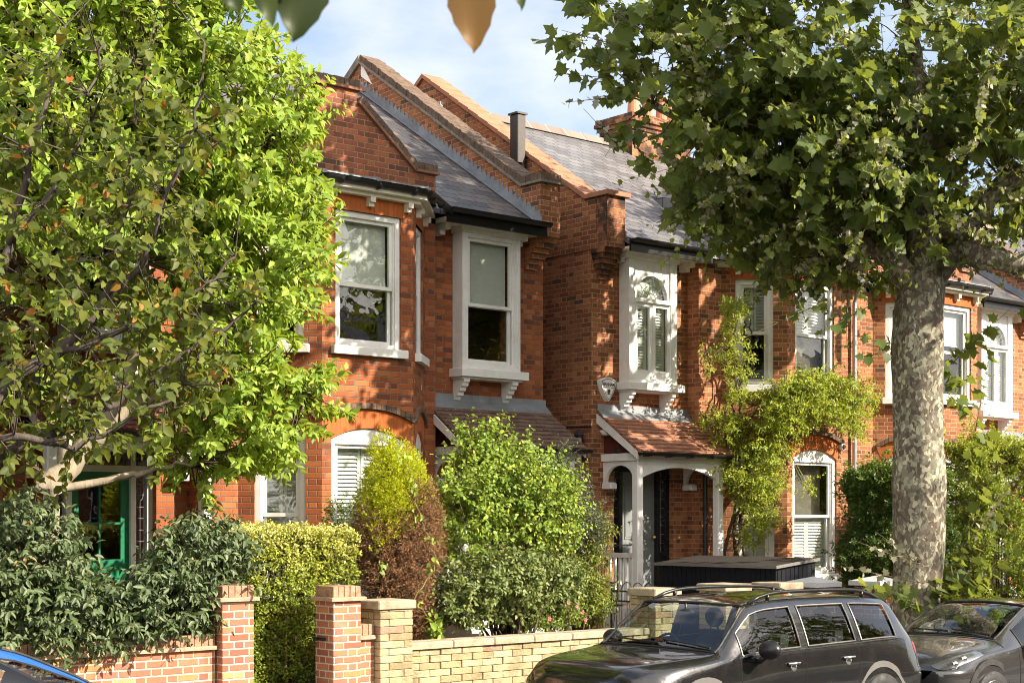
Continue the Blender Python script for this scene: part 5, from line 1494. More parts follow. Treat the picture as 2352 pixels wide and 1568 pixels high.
def leaf_object(name, mat, parent, sets, templ, smooth=False):
    """sets: list of (P, D, N, size, ratio, rnd)"""
    V = []; Fc = []; A = []; base = 0
    T, FS = templ; k = len(T)
    P = np.concatenate([s[0] for s in sets]); D = unit(np.concatenate([s[1] for s in sets])); N = np.concatenate([s[2] for s in sets])
    S = np.concatenate([s[3] for s in sets]); Rt = np.concatenate([np.broadcast_to(s[4], s[3].shape) for s in sets]); rnd = np.concatenate([s[5] for s in sets])
    N = unit(N - (N * D).sum(1, keepdims=True) * D)
    Sd = np.cross(N, D)
    n = len(P)
    V = (P[:, None, :] + S[:, None, None] * (T[None, :, 0, None] * D[:, None, :] + T[None, :, 1, None] * Rt[:, None, None] * Sd[:, None, :] + T[None, :, 2, None] * N[:, None, :])).reshape(-1, 3)
    nf = len(FS)
    lt = np.array([len(f) for f in FS]); loops = np.concatenate([np.array(f) for f in FS])
    allloops = (loops[None, :] + (np.arange(n) * k)[:, None]).ravel()
    tot = np.tile(lt, n); start = np.concatenate([[0], np.cumsum(tot)[:-1]])
    me = bpy.data.meshes.new(name)
    org = ORG[parent.name] if parent is not None else np.array((0, 0, 0.0))
    me.vertices.add(len(V)); me.vertices.foreach_set('co', (V - org).astype(np.float32).ravel())
    me.loops.add(len(allloops)); me.loops.foreach_set('vertex_index', allloops.astype(np.int32))
    me.polygons.add(len(tot)); me.polygons.foreach_set('loop_start', start.astype(np.int32)); me.polygons.foreach_set('loop_total', tot.astype(np.int32))
    at_ = me.attributes.new('leaf_rand', 'FLOAT', 'FACE'); at_.data.foreach_set('value', np.repeat(rnd, nf).astype(np.float32))
    me.update(calc_edges=True)
    if smooth: me.polygons.foreach_set('use_smooth', np.ones(len(tot), bool))
    o, _ = link_mesh(me, name, mat, parent)
    return o

def frame(O):
    a = np.where(np.abs(O[:, 2:3]) > 0.9, np.array([[1.0, 0, 0]]), np.array([[0, 0, 1.0]]))
    e1 = unit(np.cross(O, a)); return e1, np.cross(O, e1)

def spray(C, O, n, L, size, ratio, spread=0.9, fwd=0.5, droop=0.25, up=0.9, jit=0.5, svar=0.25, clump_rand=0.35):
    m = len(C); O = unit(O)
    e1, e2 = frame(O)
    j = np.arange(n)[None, :]
    ph = rng.uniform(0, 2 * pi, (m, 1)) + j * 2.4
    u = (j + rng.uniform(0.2, 0.8, (m, n))) / n
    Ls = (L * rng.uniform(0.6, 1.3, (m, 1)))
    P = C[:, None, :] + O[:, None, :] * (Ls * u)[..., None] + rng.normal(0, 0.012, (m, n, 3))
    rad = np.cos(ph)[..., None] * e1[:, None, :] + np.sin(ph)[..., None] * e2[:, None, :]
    D = unit(O[:, None, :] * fwd + rad * spread + np.array((0, 0, -droop)) + rng.normal(0, 0.18, (m, n, 3)))
    N = np.array((0.30, -0.42, up * 0.62)) + O[:, None, :] * 0.35 + rng.normal(0, jit, (m, n, 3))
    S = size * rng.uniform(1 - svar, 1 + svar, (m, n)) * (0.75 + 0.35 * np.sin(pi * np.clip(u, 0.05, 1)))
    r = np.clip(rng.uniform(0, 1, (m, n)) * (1 - clump_rand) + rng.uniform(0, 1, (m, 1)) * clump_rand, 0, 1)
    f = lambda a: a.reshape(-1, 3)
    return f(P), f(D), f(N), S.ravel(), ratio, r.ravel()

def twig_mesh(mb_v, A, B, ra, rb):
    """three sided tapered sticks"""
    O = unit(B - A); e1, e2 = frame(O)
    vs = []
    for k in range(3):
        a = 2 * pi * k / 3; vs.append(A + ra * (cos(a) * e1 + sin(a) * e2))
    for k in range(3):
        a = 2 * pi * k / 3; vs.append(B + rb * (cos(a) * e1 + sin(a) * e2))
    return np.stack(vs, 1)

def twigs_object(name, mat, parent, segs):
    """segs: list of (A, B, ra, rb) arrays"""
    V = np.concatenate([twig_mesh(None, *s) for s in segs]).reshape(-1, 3)
    n = len(V) // 6
    fs = np.array([(0, 1, 4, 3), (1, 2, 5, 4), (2, 0, 3, 5)])
    lp = (fs.ravel()[None, :] + (np.arange(n) * 6)[:, None]).ravel()
    me = bpy.data.meshes.new(name)
    org = ORG[parent.name] if parent is not None else np.zeros(3)
    me.vertices.add(len(V)); me.vertices.foreach_set('co', (V - org).astype(np.float32).ravel())
    me.loops.add(len(lp)); me.loops.foreach_set('vertex_index', lp.astype(np.int32))
    me.polygons.add(3 * n); me.polygons.foreach_set('loop_start', (np.arange(3 * n) * 4).astype(np.int32)); me.polygons.foreach_set('loop_total', np.full(3 * n, 4, np.int32))
    me.update(calc_edges=True)
    return link_mesh(me, name, mat, parent)[0]

def in_ellipsoids(ells, n, shell=0.4, mask=None, low=None):
    """points in a union of ellipsoids, denser towards the outside; returns points and outward directions"""
    vol = np.array([e[1][0] * e[1][1] * e[1][2] for e in ells]) ** 0.75; vol /= vol.sum()
    P = []; O = []; tries = 0
    while sum(len(p) for p in P) < n and tries < 60:
        tries += 1
        idx = rng.choice(len(ells), n, p=vol)
        c = np.array([ells[i][0] for i in idx], float); r = np.array([ells[i][1] for i in idx], float)
        d = unit(rng.normal(0, 1, (n, 3)))
        rr = rng.uniform(0, 1, (n, 1)) ** shell
        p = c + d * r * rr
        o = unit(d / r * r.mean(1, keepdims=True))
        ok = np.ones(n, bool)
        if mask is not None: ok &= mask(p)
        P.append(p[ok]); O.append(o[ok])
    return np.concatenate(P)[:n], np.concatenate(O)[:n]

def limb(mb, pts, r0, r1, n=10, wob=0.03, sub=5):
    pts = [np.array(p, float) for p in pts]
    out = []
    for i in range(len(pts) - 1):
        p0 = pts[max(0, i - 1)]; p1 = pts[i]; p2 = pts[i + 1]; p3 = pts[min(len(pts) - 1, i + 2)]
        for k in range(sub):
            t = k / sub
            out.append(0.5 * ((2 * p1) + (-p0 + p2) * t + (2 * p0 - 5 * p1 + 4 * p2 - p3) * t * t + (-p0 + 3 * p1 - 3 * p2 + p3) * t**3))
    out.append(pts[-1])
    m = len(out)
    out = [p + (rng.normal(0, wob, 3) * (0.2 + i / m) if 0 < i < m - 1 else 0) for i, p in enumerate(out)]
    rad = [(r0 + (r1 - r0) * (i / (m - 1))) * (1 + rng.uniform(-.06, .06)) for i in range(m)]
    mb.tube(out, rad, n)
    return out

def near_dirs(P, nodes):
    nodes = np.asarray(nodes)
    d = ((P[:, None, :] - nodes[None]) ** 2).sum(2)
    return nodes[d.argmin(1)]

# materials
m_mag = mat_leaf('magnolia_leaf', [(0, (0.12, 0.21, 0.028)), (0.35, (0.20, 0.315, 0.04)), (0.75, (0.31, 0.42, 0.06)), (1, (0.48, 0.53, 0.12))], 0.38, (0.58, 0.66, 0.05), 0.42)
m_cherry = mat_leaf('cherry_leaf', [(0, (0.055, 0.082, 0.014)), (0.5, (0.095, 0.128, 0.022)), (0.90, (0.155, 0.165, 0.03)), (0.955, (0.40, 0.14, 0.03)), (1, (0.50, 0.09, 0.035))], 0.36, (0.34, 0.38, 0.03), 0.5, 0.3)
m_plane = mat_leaf('plane_leaf', [(0, (0.055, 0.088, 0.022)), (0.5, (0.105, 0.150, 0.042)), (0.85, (0.165, 0.21, 0.065)), (1, (0.27, 0.30, 0.06))], 0.40, (0.44, 0.50, 0.05), 0.38, 0.5)
m_young = mat_leaf('young_plane_leaf', [(0, (0.09, 0.13, 0.025)), (0.5, (0.16, 0.21, 0.04)), (1, (0.30, 0.33, 0.07))], 0.36, (0.5, 0.55, 0.05), 0.45)
m_pale = mat_leaf('mildewed_leaf', [(0, (0.196, 0.207, 0.127)), (0.5, (0.310, 0.305, 0.218)), (0.8, (0.414, 0.380, 0.287)), (1, (0.253, 0.310, 0.092))], 0.25, (0.42, 0.42, 0.2), 0.7, 0.2)
m_darkshrub = mat_leaf('dark_shrub_leaf', [(0, (0.038, 0.066, 0.022)), (0.5, (0.080, 0.120, 0.045)), (0.93, (0.135, 0.18, 0.075)), (1, (0.30, 0.16, 0.06))], 0.16, (0.2, 0.28, 0.05), 0.34, 0.6)
m_hedge = mat_leaf('golden_privet_leaf', [(0, (0.12, 0.19, 0.022)), (0.4, (0.26, 0.34, 0.04)), (0.7, (0.52, 0.54, 0.10)), (1, (0.82, 0.77, 0.36))], 0.32, (0.55, 0.58, 0.05), 0.42)
m_conif = mat_leaf('conifer_spray', [(0, (0.26, 0.33, 0.02)), (0.5, (0.46, 0.52, 0.03)), (1, (0.68, 0.66, 0.06))], 0.42, (0.7, 0.72, 0.03), 0.6, 0.25)
m_conbrown = mat_leaf('dead_conifer_spray', [(0, (0.17, 0.09, 0.05)), (0.5, (0.30, 0.165, 0.09)), (0.9, (0.43, 0.25, 0.14)), (1, (0.30, 0.32, 0.05))], 0.22, (0.5, 0.26, 0.1), 0.85, 0.1)
m_mock = mat_leaf('mock_orange_leaf', [(0, (0.111, 0.195, 0.033)), (0.5, (0.208, 0.325, 0.046)), (0.85, (0.364, 0.442, 0.065)), (1, (0.585, 0.572, 0.104))], 0.32, (0.5, 0.58, 0.04), 0.45)
m_vib = mat_leaf('viburnum_leaf', [(0, (0.080, 0.125, 0.032)), (0.5, (0.150, 0.20, 0.055)), (1, (0.27, 0.30, 0.10))], 0.22, (0.35, 0.42, 0.05), 0.4, 0.5)
m_olive = mat_leaf('olive_leaf', [(0, (0.102, 0.132, 0.078)), (0.6, (0.180, 0.216, 0.138)), (1, (0.324, 0.360, 0.252))], 0.15, (0.3, 0.35, 0.15), 0.45)
m_nand = mat_leaf('nandina_leaf', [(0, (0.078, 0.143, 0.026)), (0.5, (0.182, 0.247, 0.033)), (1, (0.429, 0.403, 0.065))], 0.3, (0.45, 0.5, 0.04), 0.45)
m_wist = mat_leaf('wisteria_leaf', [(0, (0.14, 0.20, 0.025)), (0.5, (0.27, 0.35, 0.04)), (0.9, (0.45, 0.48, 0.07)), (1, (0.60, 0.44, 0.08))], 0.38, (0.6, 0.64, 0.04), 0.45)
m_privet = mat_leaf('privet_leaf', [(0, (0.042, 0.078, 0.017)), (0.5, (0.072, 0.132, 0.026)), (1, (0.144, 0.228, 0.036))], 0.25, (0.3, 0.4, 0.03), 0.4)
m_privy = mat_leaf('yellow_privet_leaf', [(0, (0.112, 0.175, 0.025)), (0.5, (0.237, 0.312, 0.037)), (1, (0.450, 0.475, 0.075))], 0.3, (0.5, 0.55, 0.04), 0.4)
m_pink = mat_plain('pink_petal', (0.62, 0.14, 0.17), 0.6, 0.15)
def mat_bark(name, a, b, sc=18.0):
    nb = NB(name); o = nb.obj()
    mp = nb.n('Mapping', {'Vector': o, 'Scale': (1, 1, 0.3)})
    n = nb.noise(mp, sc, 6, 0.65)
    return nb.out(nb.pbr(nb.ramp(n, [(0.3, a), (0.7, b)]), 0.9, nb.bump(n, 0.02), spec=0.2))
m_bark = mat_bark('dark_bark', (0.035, 0.028, 0.024), (0.12, 0.10, 0.085))
m_magbark = mat_bark('magnolia_bark', (0.20, 0.165, 0.12), (0.36, 0.31, 0.23), 9)
m_twig = mat_bark('twig', (0.06, 0.045, 0.03), (0.14, 0.10, 0.06))
m_greentwig = mat_plain('green_shoot', (0.22, 0.22, 0.07), 0.6, 0.2)
nb = NB('plane_bark'); o_ = nb.obj()
nzv = nb.n('TexNoise', {'Vector': o_, 'Scale': 5.0, 'Detail': 3.0}, out=1)
pv = nb.n('VectorMath', {0: o_, 1: nb.n('VectorMath', {0: nb.n('VectorMath', {0: nzv, 1: (0.5, 0.5, 0.5)}, operation='SUBTRACT'), 3: 0.16}, operation='SCALE')}, operation='ADD')
mp = nb.n('Mapping', {'Vector': pv, 'Scale': (1.0, 1.0, 0.62)})
vo = nb.t.nodes.new('ShaderNodeTexVoronoi'); nb.t.links.new(mp, vo.inputs['Vector']); vo.inputs['Scale'].default_value = 26.0
sc_ = nb.t.nodes.new('ShaderNodeSeparateColor'); nb.t.links.new(vo.outputs['Color'], sc_.inputs[0])
big = nb.noise(o_, 1.8, 3)
val = nb.m('ADD', nb.m('MULTIPLY', sc_.outputs[0], 0.75), nb.m('MULTIPLY', nb.m('SUBTRACT', big, 0.35), 0.75))
c = nb.ramp(val, [(0.0, (0.11, 0.083, 0.063)), (0.28, (0.15, 0.125, 0.093)), (0.48, (0.205, 0.20, 0.148)), (0.66, (0.33, 0.315, 0.228)), (0.82, (0.50, 0.47, 0.34))], 'CONSTANT')
c = nb.mix(nb.m('MULTIPLY', nb.noise(o_, 40.0, 4, 0.7), 0.5), c, nb.mix(0.5, c, (0.07, 0.06, 0.05)))
m_planebark = nb.out(nb.pbr(c, 0.8, nb.bump(nb.m('ADD', sc_.outputs[0], nb.m('MULTIPLY', nb.noise(o_, 14.0, 4), 0.8)), 0.012), spec=0.25))

def pick(P, name_poly):
    x, y = proj(P); return inside(name_poly, x, y)

# ---------------- magnolia in front of the green door house
mag_poly = [(-260, -420), (560, -420), (592, 0), (600, 50), (655, 120), (738, 195), (752, 260), (730, 330), (718, 372), (748, 420), (766, 480), (770, 540), (765, 620), (725, 690), (690, 735), (690, 790), (775, 880), (826, 925), (800, 952), (742, 950), (725, 1000), (690, 1020), (640, 1060), (610, 1095), (560, 1085), (500, 1110), (440, 1165), (395, 1190), (352, 1140), (340, 1060), (255, 1030), (235, 985), (-260, 960)]
mt = thing('magnolia_tree', (6.62, 15.0, GZ), 'broad bright green magnolia with a pale leaning trunk, in front of the green door house', 'tree')
q = MB(); nodes = []
trunk = limb(q, [(6.62, 15.0, 0.4), at(105, 1165, 15.0), at(150, 1085, 15.0), at(215, 1005, 14.95), at(300, 930, 14.9), at(420, 800, 14.85), at(500, 640, 14.9)], 0.15, 0.06, 12, 0.012)
tk = q.build('trunk', m_magbark, mt, smooth=True)
q = MB()
for pts, r in (([trunk[6], at(270, 1100, 14.8), at(345, 1080, 14.6), at(450, 1060, 14.4)], 0.05), ([trunk[10], at(150, 900, 15.2), at(60, 700, 15.3), at(20, 500, 15.3)], 0.08), ([trunk[16], at(330, 760, 14.6), at(330, 500, 14.6), at(360, 250, 14.8)], 0.08),
               ([trunk[20], at(560, 860, 14.5), at(690, 900, 14.3)], 0.05), ([trunk[24], at(580, 640, 14.6), at(700, 560, 14.4)], 0.05), ([trunk[28], at(560, 450, 14.7), at(640, 300, 14.7)], 0.05), ([trunk[22], at(260, 560, 15.2), at(150, 250, 15.2)], 0.06), ([trunk[-1], at(480, 350, 14.9), at(500, 100, 15.0), at(480, -120, 15.0)], 0.05)):
    nodes += limb(q, pts, r, 0.018, 7, 0.03)
q.build('branches', m_magbark, tk, smooth=True)
ells = [((7.6, 15.0, 6.2), (2.3, 1.7, 2.6)), ((8.8, 14.7, 4.4), (1.5, 1.3, 1.7)), ((6.4, 15.0, 5.2), (1.8, 1.5, 2.4)), ((8.6, 14.8, 6.0), (1.4, 1.2, 1.5)), ((8.6, 14.5, 3.2), (1.1, 1.0, 0.8)), ((6.6, 15.2, 8.0), (2.0, 1.6, 1.8))]
def mag_mask(P):
    x, y = proj(P)
    ok = inside(mag_poly, x, y)
    thin = inside([(-50, 560), (330, 560), (480, 740), (420, 980), (240, 1000), (-50, 980)], x, y)
    return ok & (~thin | (rng.uniform(0, 1, len(P)) < 0.25))
C, O = in_ellipsoids(ells, 2900, 0.33, mag_mask)
nn = near_dirs(C, nodes + trunk[8:])
O = unit(unit(C - nn) * 0.9 + O * 0.6 + np.array((0, 0, 0.25)) + rng.normal(0, 0.35, O.shape))
leaf_object('foliage', m_mag, mt, [spray(C - O * 0.12, O, 17, 0.34, 0.118, 0.54, 0.95, 0.6, 0.30, 0.9, 0.45)], OVAL)
sel = rng.uniform(0, 1, len(C)) < 0.55
mid = (nn[sel] * 0.35 + C[sel] * 0.65) - np.array((0, 0, 0.08)) + rng.normal(0, .05, (sel.sum(), 3))
twigs_object('twigs', m_twig, mt, [(C - O * 0.2, C + O * 0.22, 0.006, 0.002), (nn[sel], mid, 0.012, 0.007), (mid, C[sel] - O[sel] * 0.18, 0.007, 0.005)])

# ---------------- cherry on the pavement, its branches crossing the magnolia
ct = thing('cherry_tree', (4.1, 12.2, 0.13), 'olive leaved cherry with orange autumn leaves, its dark branches crossing in front of the magnolia', 'tree')
q = MB(); nodes = []
limb(q, [(4.1, 12.2, 0.05), (4.12, 12.2, 0.9), (4.2, 12.15, 1.7), (4.3, 12.1, 2.3)], 0.17, 0.12, 12, 0.01)
ck = q.build('trunk', m_bark, ct, smooth=True)
q = MB(); fork = np.array((4.3, 12.1, 2.2))
BR = [([fork, at(0, 1050, 12.0), at(150, 985, 11.9), at(330, 880, 11.8), at(480, 770, 11.7), at(600, 690, 11.6)], 0.06),
      ([fork, at(0, 905, 12.1), at(130, 810, 12.0), at(240, 700, 12.0), at(270, 560, 12.0), at(310, 380, 12.1), at(330, 150, 12.1)], 0.07),
      ([fork, at(-60, 800, 12.3), at(20, 560, 12.4), at(80, 300, 12.4), at(150, 60, 12.5)], 0.07),
      ([at(240, 700, 12.0), at(330, 600, 11.8), at(380, 450, 11.7), at(440, 300, 11.6), at(470, 100, 11.6)], 0.03),
      ([at(130, 810, 12.0), at(260, 770, 11.7), at(420, 690, 11.5), at(540, 590, 11.4)], 0.03),
      ([fork, at(0, 1010, 11.6), at(170, 1020, 11.5), at(300, 960, 11.4), at(420, 880, 11.4)], 0.04),
      ([at(20, 560, 12.4), at(120, 440, 12.1), at(200, 300, 12.0), at(240, 100, 12.0)], 0.03),
      ([fork, at(-80, 950, 12.4), at(-60, 600, 12.7), at(-40, 200, 12.9)], 0.06)]
for pts, r in BR: nodes += limb(q, pts, r, 0.010, 7, 0.03)
q.build('branches', m_bark, ck, smooth=True)
nodes = np.array(nodes)
N0 = 560
i = rng.integers(0, len(nodes), N0)
C = nodes[i] + rng.normal(0, 1, (N0, 3)) * np.array((0.42, 0.40, 0.38))
x, y = proj(C)
ch_poly = [(-300, -300), (500, -300), (520, 120), (545, 260), (560, 420), (600, 560), (625, 690), (560, 790), (500, 880), (400, 990), (250, 1080), (120, 1110), (-300, 1130)]
C = C[inside(ch_poly, x, y) & (C[:, 2] > 2.35)]
nn = near_dirs(C, nodes)
O = unit(unit(C - nn) + np.array((0, 0, 0.25)) + rng.normal(0, 0.4, C.shape))
leaf_object('foliage', m_cherry, ct, [spray(C - O * 0.1, O, 9, 0.30, 0.098, 0.72, 0.9, 0.4, 0.6, 0.7, 0.5, clump_rand=0.1)], OVAL)
twigs_object('twigs', m_bark, ct, [(C - O * 0.15, C + O * 0.2, 0.005, 0.002), (nn, C - O * 0.14, 0.008, 0.005)])

# ---------------- plane tree
pt_ = thing('plane_tree', (17.68, 12.32, 0.13), 'big plane tree with a mottled flaking trunk and a dense dark crown over the street', 'tree')
q = MB()
TR = [(17.72, 12.34, 0.0), (17.70, 12.33, 0.35), at(2112, 1250, 12.32), at(2108, 1000, 12.30), at(2108, 800, 12.3), at(2112, 690, 12.3), at(2122, 620, 12.3), at(2118, 480, 12.35)]
out = []
rad = [0.46, 0.385, 0.335, 0.325, 0.335, 0.35, 0.30, 0.24]
pts = [np.array(p) for p in TR]
zz = [p[2] for p in pts]; Z = np.linspace(zz[0], zz[-1], 34)
path = [np.array((np.interp(z, zz, [p[0] for p in pts]), np.interp(z, zz, [p[1] for p in pts]), z)) for z in Z]
rr = [np.interp(z, zz, rad) * (1 + 0.035 * math.sin(z * 3.1) + 0.02 * math.sin(z * 7.3)) for z in Z]
n = 26; vs = []; fs = []
for p, r in zip(path, rr):
    for k in range(n):
        a = 2 * pi * k / n; r2 = r * (1 + 0.05 * math.sin(2 * a + p[2] * 1.2) + 0.03 * math.sin(5 * a + p[2] * 2.1))
        vs.append((p[0] + r2 * cos(a), p[1] + r2 * sin(a), p[2]))
for i in range(len(path) - 1):
    for k in range(n):
        fs.append((i * n + k, i * n + (k + 1) % n, (i + 1) * n + (k + 1) % n, (i + 1) * n + k))
q.add(vs, fs)
tk = q.build('trunk', m_planebark, pt_, smooth=True)
T0 = path[-1]; T1 = path[27]
nodes = []
LM = [([T0, at(2105, 300, 12.4), at(2100, 150, 12.5), at(2090, -80, 12.6), at(2080, -300, 12.6)], 0.20, 0.07),
      ([T1, at(2190, 585, 12.0), at(2260, 595, 11.6), at(2352, 600, 11.2), at(2480, 520, 10.8)], 0.20, 0.10),
      ([T1, at(2010, 560, 12.6), at(1940, 610, 13.1), at(1900, 620, 13.4), at(1850, 520, 13.6), at(1760, 430, 13.8), at(1650, 330, 14.1), at(1500, 240, 14.6)], 0.17, 0.05),
      ([T0, at(2180, 530, 12.0), at(2255, 500, 11.6), at(2290, 430, 11.3), at(2380, 400, 11.0), at(2480, 350, 10.8)], 0.15, 0.08),
      ([at(2105, 330, 12.4), at(2200, 300, 12.0), at(2290, 255, 11.5), at(2400, 200, 11)], 0.13, 0.06),
      ([at(2105, 320, 12.4), at(2000, 280, 13.0), at(1850, 200, 13.6), at(1700, 80, 14.2), at(1560, -20, 14.6)], 0.12, 0.04),
      ([T0, at(2140, 420, 13.6), at(2180, 300, 14.6), at(2200, 120, 15.2)], 0.12, 0.05)]
for pts, r0, r1 in LM:
    q = MB(); nodes += limb(q, pts, r0, r1, 12, 0.03); q.build('limb', m_planebark, tk, smooth=True)
pl_poly = [(1345, -600), (1345, -20), (1292, 60), (1287, 140), (1312, 235), (1400, 255), (1415, 330), (1480, 395), (1520, 440), (1515, 505), (1600, 555), (1660, 590), (1690, 640), (1780, 650), (1830, 695), (1900, 725), (1960, 685), (2035, 650), (2050, 612), (2120, 590), (2180, 625), (2230, 690), (2352, 715), (2900, 715), (2900, -600)]
pe = [((17.2, 12.9, 8.9), (3.6, 2.6, 3.2)), ((14.9, 14.1, 8.2), (1.9, 1.6, 2.4)), ((16.9, 12.4, 6.9), (2.2, 1.5, 1.6)), ((17.5, 13.4, 6.9), (2.2, 1.8, 1.6)), ((19.4, 11.6, 7.2), (1.6, 1.6, 2.0)), ((15.8, 13.4, 7.0), (1.5, 1.3, 1.4)), ((14.3, 14.4, 9.5), (1.6, 1.4, 1.6)), ((20.0, 10.6, 8.6), (1.7, 1.1, 2.8)), ((22.7, 13.6, 9.2), (1.9, 1.5, 2.6)), ((17.6, 10.4, 8.8), (1.6, 0.9, 2.2))]
def pl_mask(P):
    x, y = proj(P)
    ok = inside(pl_poly, x, y)
    ok &= ~((P[:, 0] > 18.9) & (P[:, 0] < 21.0) & (P[:, 1] > 11.6)) & (P[:, 1] < 16.1)
    gap = inside([(2215, 360), (2290, 350), (2300, 420), (2230, 430)], x, y) | inside([(1990, -10), (2080, -10), (2090, 80), (2000, 90)], x, y) | inside([(2090, 60), (2130, 60), (2140, 330), (2090, 330)], x, y) & (P[:, 1] < 12.5)
    edge = inside([(1270, -100), (1520, -100), (1560, 330), (1540, 520), (1480, 420), (1400, 260), (1280, 240)], x, y)
    return ok & ~gap & (~edge | (rng.uniform(0, 1, len(P)) < 0.45))
C, O = in_ellipsoids(pe, 1650, 0.36, pl_mask)
nn = near_dirs(C, nodes)
O = unit(unit(C - nn) * 0.8 + O * 0.5 + np.array((0, 0, -0.10)) + rng.normal(0, 0.35, O.shape))
leaf_object('foliage', m_plane, pt_, [spray(C - O * 0.2, O, 8, 0.50, 0.185, 0.95, 0.9, 0.5, 0.55, 0.9, 0.40, svar=0.4)], PLANE)
sel = (rng.uniform(0, 1, len(C)) < 0.45) & (np.linalg.norm(C - nn, axis=1) < 1.5)
mid = nn[sel] * 0.4 + C[sel] * 0.6 + rng.normal(0, .08, (sel.sum(), 3))
segs = [(C - O * 0.3, C + O * 0.3, 0.006, 0.003), (nn[sel], mid, 0.014, 0.008), (mid, C[sel] - O[sel] * 0.28, 0.008, 0.005)]
# long young shoots with small mildewed leaves, mostly on the outside
Cs, Os = in_ellipsoids(pe, 1000, 0.10, lambda P: pl_mask(P))
Os = unit(Os * 0.8 + np.array((-0.15, -0.25, 0.25)) + rng.normal(0, 0.35, Os.shape))
x, y = proj(Cs + Os * 0.7)
ok = inside([(1240, -600), (1240, 160), (1300, 300), (1380, 330), (1480, 560), (1700, 720), (1960, 800), (2000, 700), (2600, 760), (2600, -600)], x, y)
Cs, Os = Cs[ok], Os[ok]
hp = rng.uniform(0, 1, len(Cs)) < 0.55
pale = [spray(Cs[hp], Os[hp], 15, 0.80, 0.058, 1.0, 0.9, 0.35, 0.0, 0.5, 0.9, 0.4)]
greens = spray(Cs, Os, 8, 0.95, 0.085, 1.0, 0.9, 0.4, 0.2, 0.8, 0.5)
segs.append((Cs - Os * 0.2, Cs + Os * 0.85, 0.006, 0.002))
# loose shoots hanging off the crown edge and growing from the trunk
def shoots(lst, nl, sz, Y, mat_sets, n=1):
    for a, b in lst:
        A, B = at(*a, Y), at(*b, Y + 0.1)
        L = np.linalg.norm(B - A); O1 = (B - A)[None] / L
        mat_sets.append(spray(A[None], O1, nl, L, sz, 0.95, 0.9, 0.35, 0.4, 0.9, 0.4))
        segs.append((A[None], B[None], 0.008, 0.003))
low = []
shoots([((1400, 225), (1300, 235)), ((1420, 335), (1340, 250)), ((1440, 110), (1290, 70)), ((1560, 480), (1510, 500)), ((1480, 60), (1340, 30))], 9, 0.10, 14.5, pale)
shoots([((2052, 790), (1960, 770)), ((2050, 800), (1990, 820)), ((2000, 700), (1840, 790)), ((1900, 690), (1700, 780))], 6, 0.15, 12.4, low)
shoots([((2170, 830), (2280, 760)), ((2170, 850), (2330, 700)), ((2175, 880), (2290, 860)), ((2175, 900), (2260, 980)), ((2240, 990), (2270, 830)), ((2215, 1060), (2300, 980)), ((2165, 840), (2210, 920))], 10, 0.17, 12.2, low)
shoots([((2170, 1400), (2230, 1180)), ((2175, 1390), (2330, 1150)), ((2180, 1380), (2352, 1280)), ((2100, 1400), (2060, 1330)), ((2120, 1390), (1950, 1330)), ((2150, 1400), (2150, 1300)), ((2190, 1390), (2270, 1290)), ((2160, 1395), (2290, 1060)), ((2170, 1400), (2200, 1250)), ((2180, 1400), (2400, 1200)), ((2200, 1420), (2330, 1350))], 13, 0.165, 11.95, low)
shoots([((2120, 1300), (1960, 1240)), ((2130, 1340), (1930, 1300)), ((2110, 1290), (2010, 1220)), ((2230, 1240), (2330, 1100))], 14, 0.08, 11.95, pale)
leaf_object('mildewed_foliage', m_pale, pt_, pale, PLANE)
leaf_object('young_foliage', m_young, pt_, [greens], PLANE)
leaf_object('shoot_foliage', m_plane, pt_, low, PLANE)
twigs_object('twigs', m_twig, pt_, segs)

# ---------------- shrubs and hedges
def shrub(name, label, cat, base, ells, n, nl, L, size, ratio, mat, stems, templ=OVAL, mask=None, shell=0.35, stem_mat=None, up=0.9, droop=0.2, dirb=(0, 0, 0.3), group=None, stem_r=0.018, jit=0.5, stemlist=None):
    t = thing(name, base, label, cat, group)
    C, O = in_ellipsoids(ells, n, shell, mask)
    O = unit(O + np.array(dirb) + rng.normal(0, 0.4, O.shape))
    leaf_object('foliage', mat, t, [spray(C - O * L * 0.4, O, nl, L, size, ratio, 0.9, 0.5, droop, up, jit)], templ)
    b = np.array(base, float)
    A = []; B = []
    idx = rng.integers(0, len(C), stems)
    roots = b + rng.normal(0, 1, (stems, 3)) * np.array((0.10, 0.10, 0))
    mid = roots * 0.5 + C[idx] * 0.5 + rng.normal(0, 0.06, (stems, 3)) + np.array((0, 0, 0.1))
    sg = [(C - O * L * 0.5, C + O * L * 0.6, 0.004, 0.0015), (roots, mid, stem_r, stem_r * 0.6), (mid, C[idx], stem_r * 0.6, 0.004)]
    twigs_object('stems', stem_mat or m_twig, t, sg)
    return t

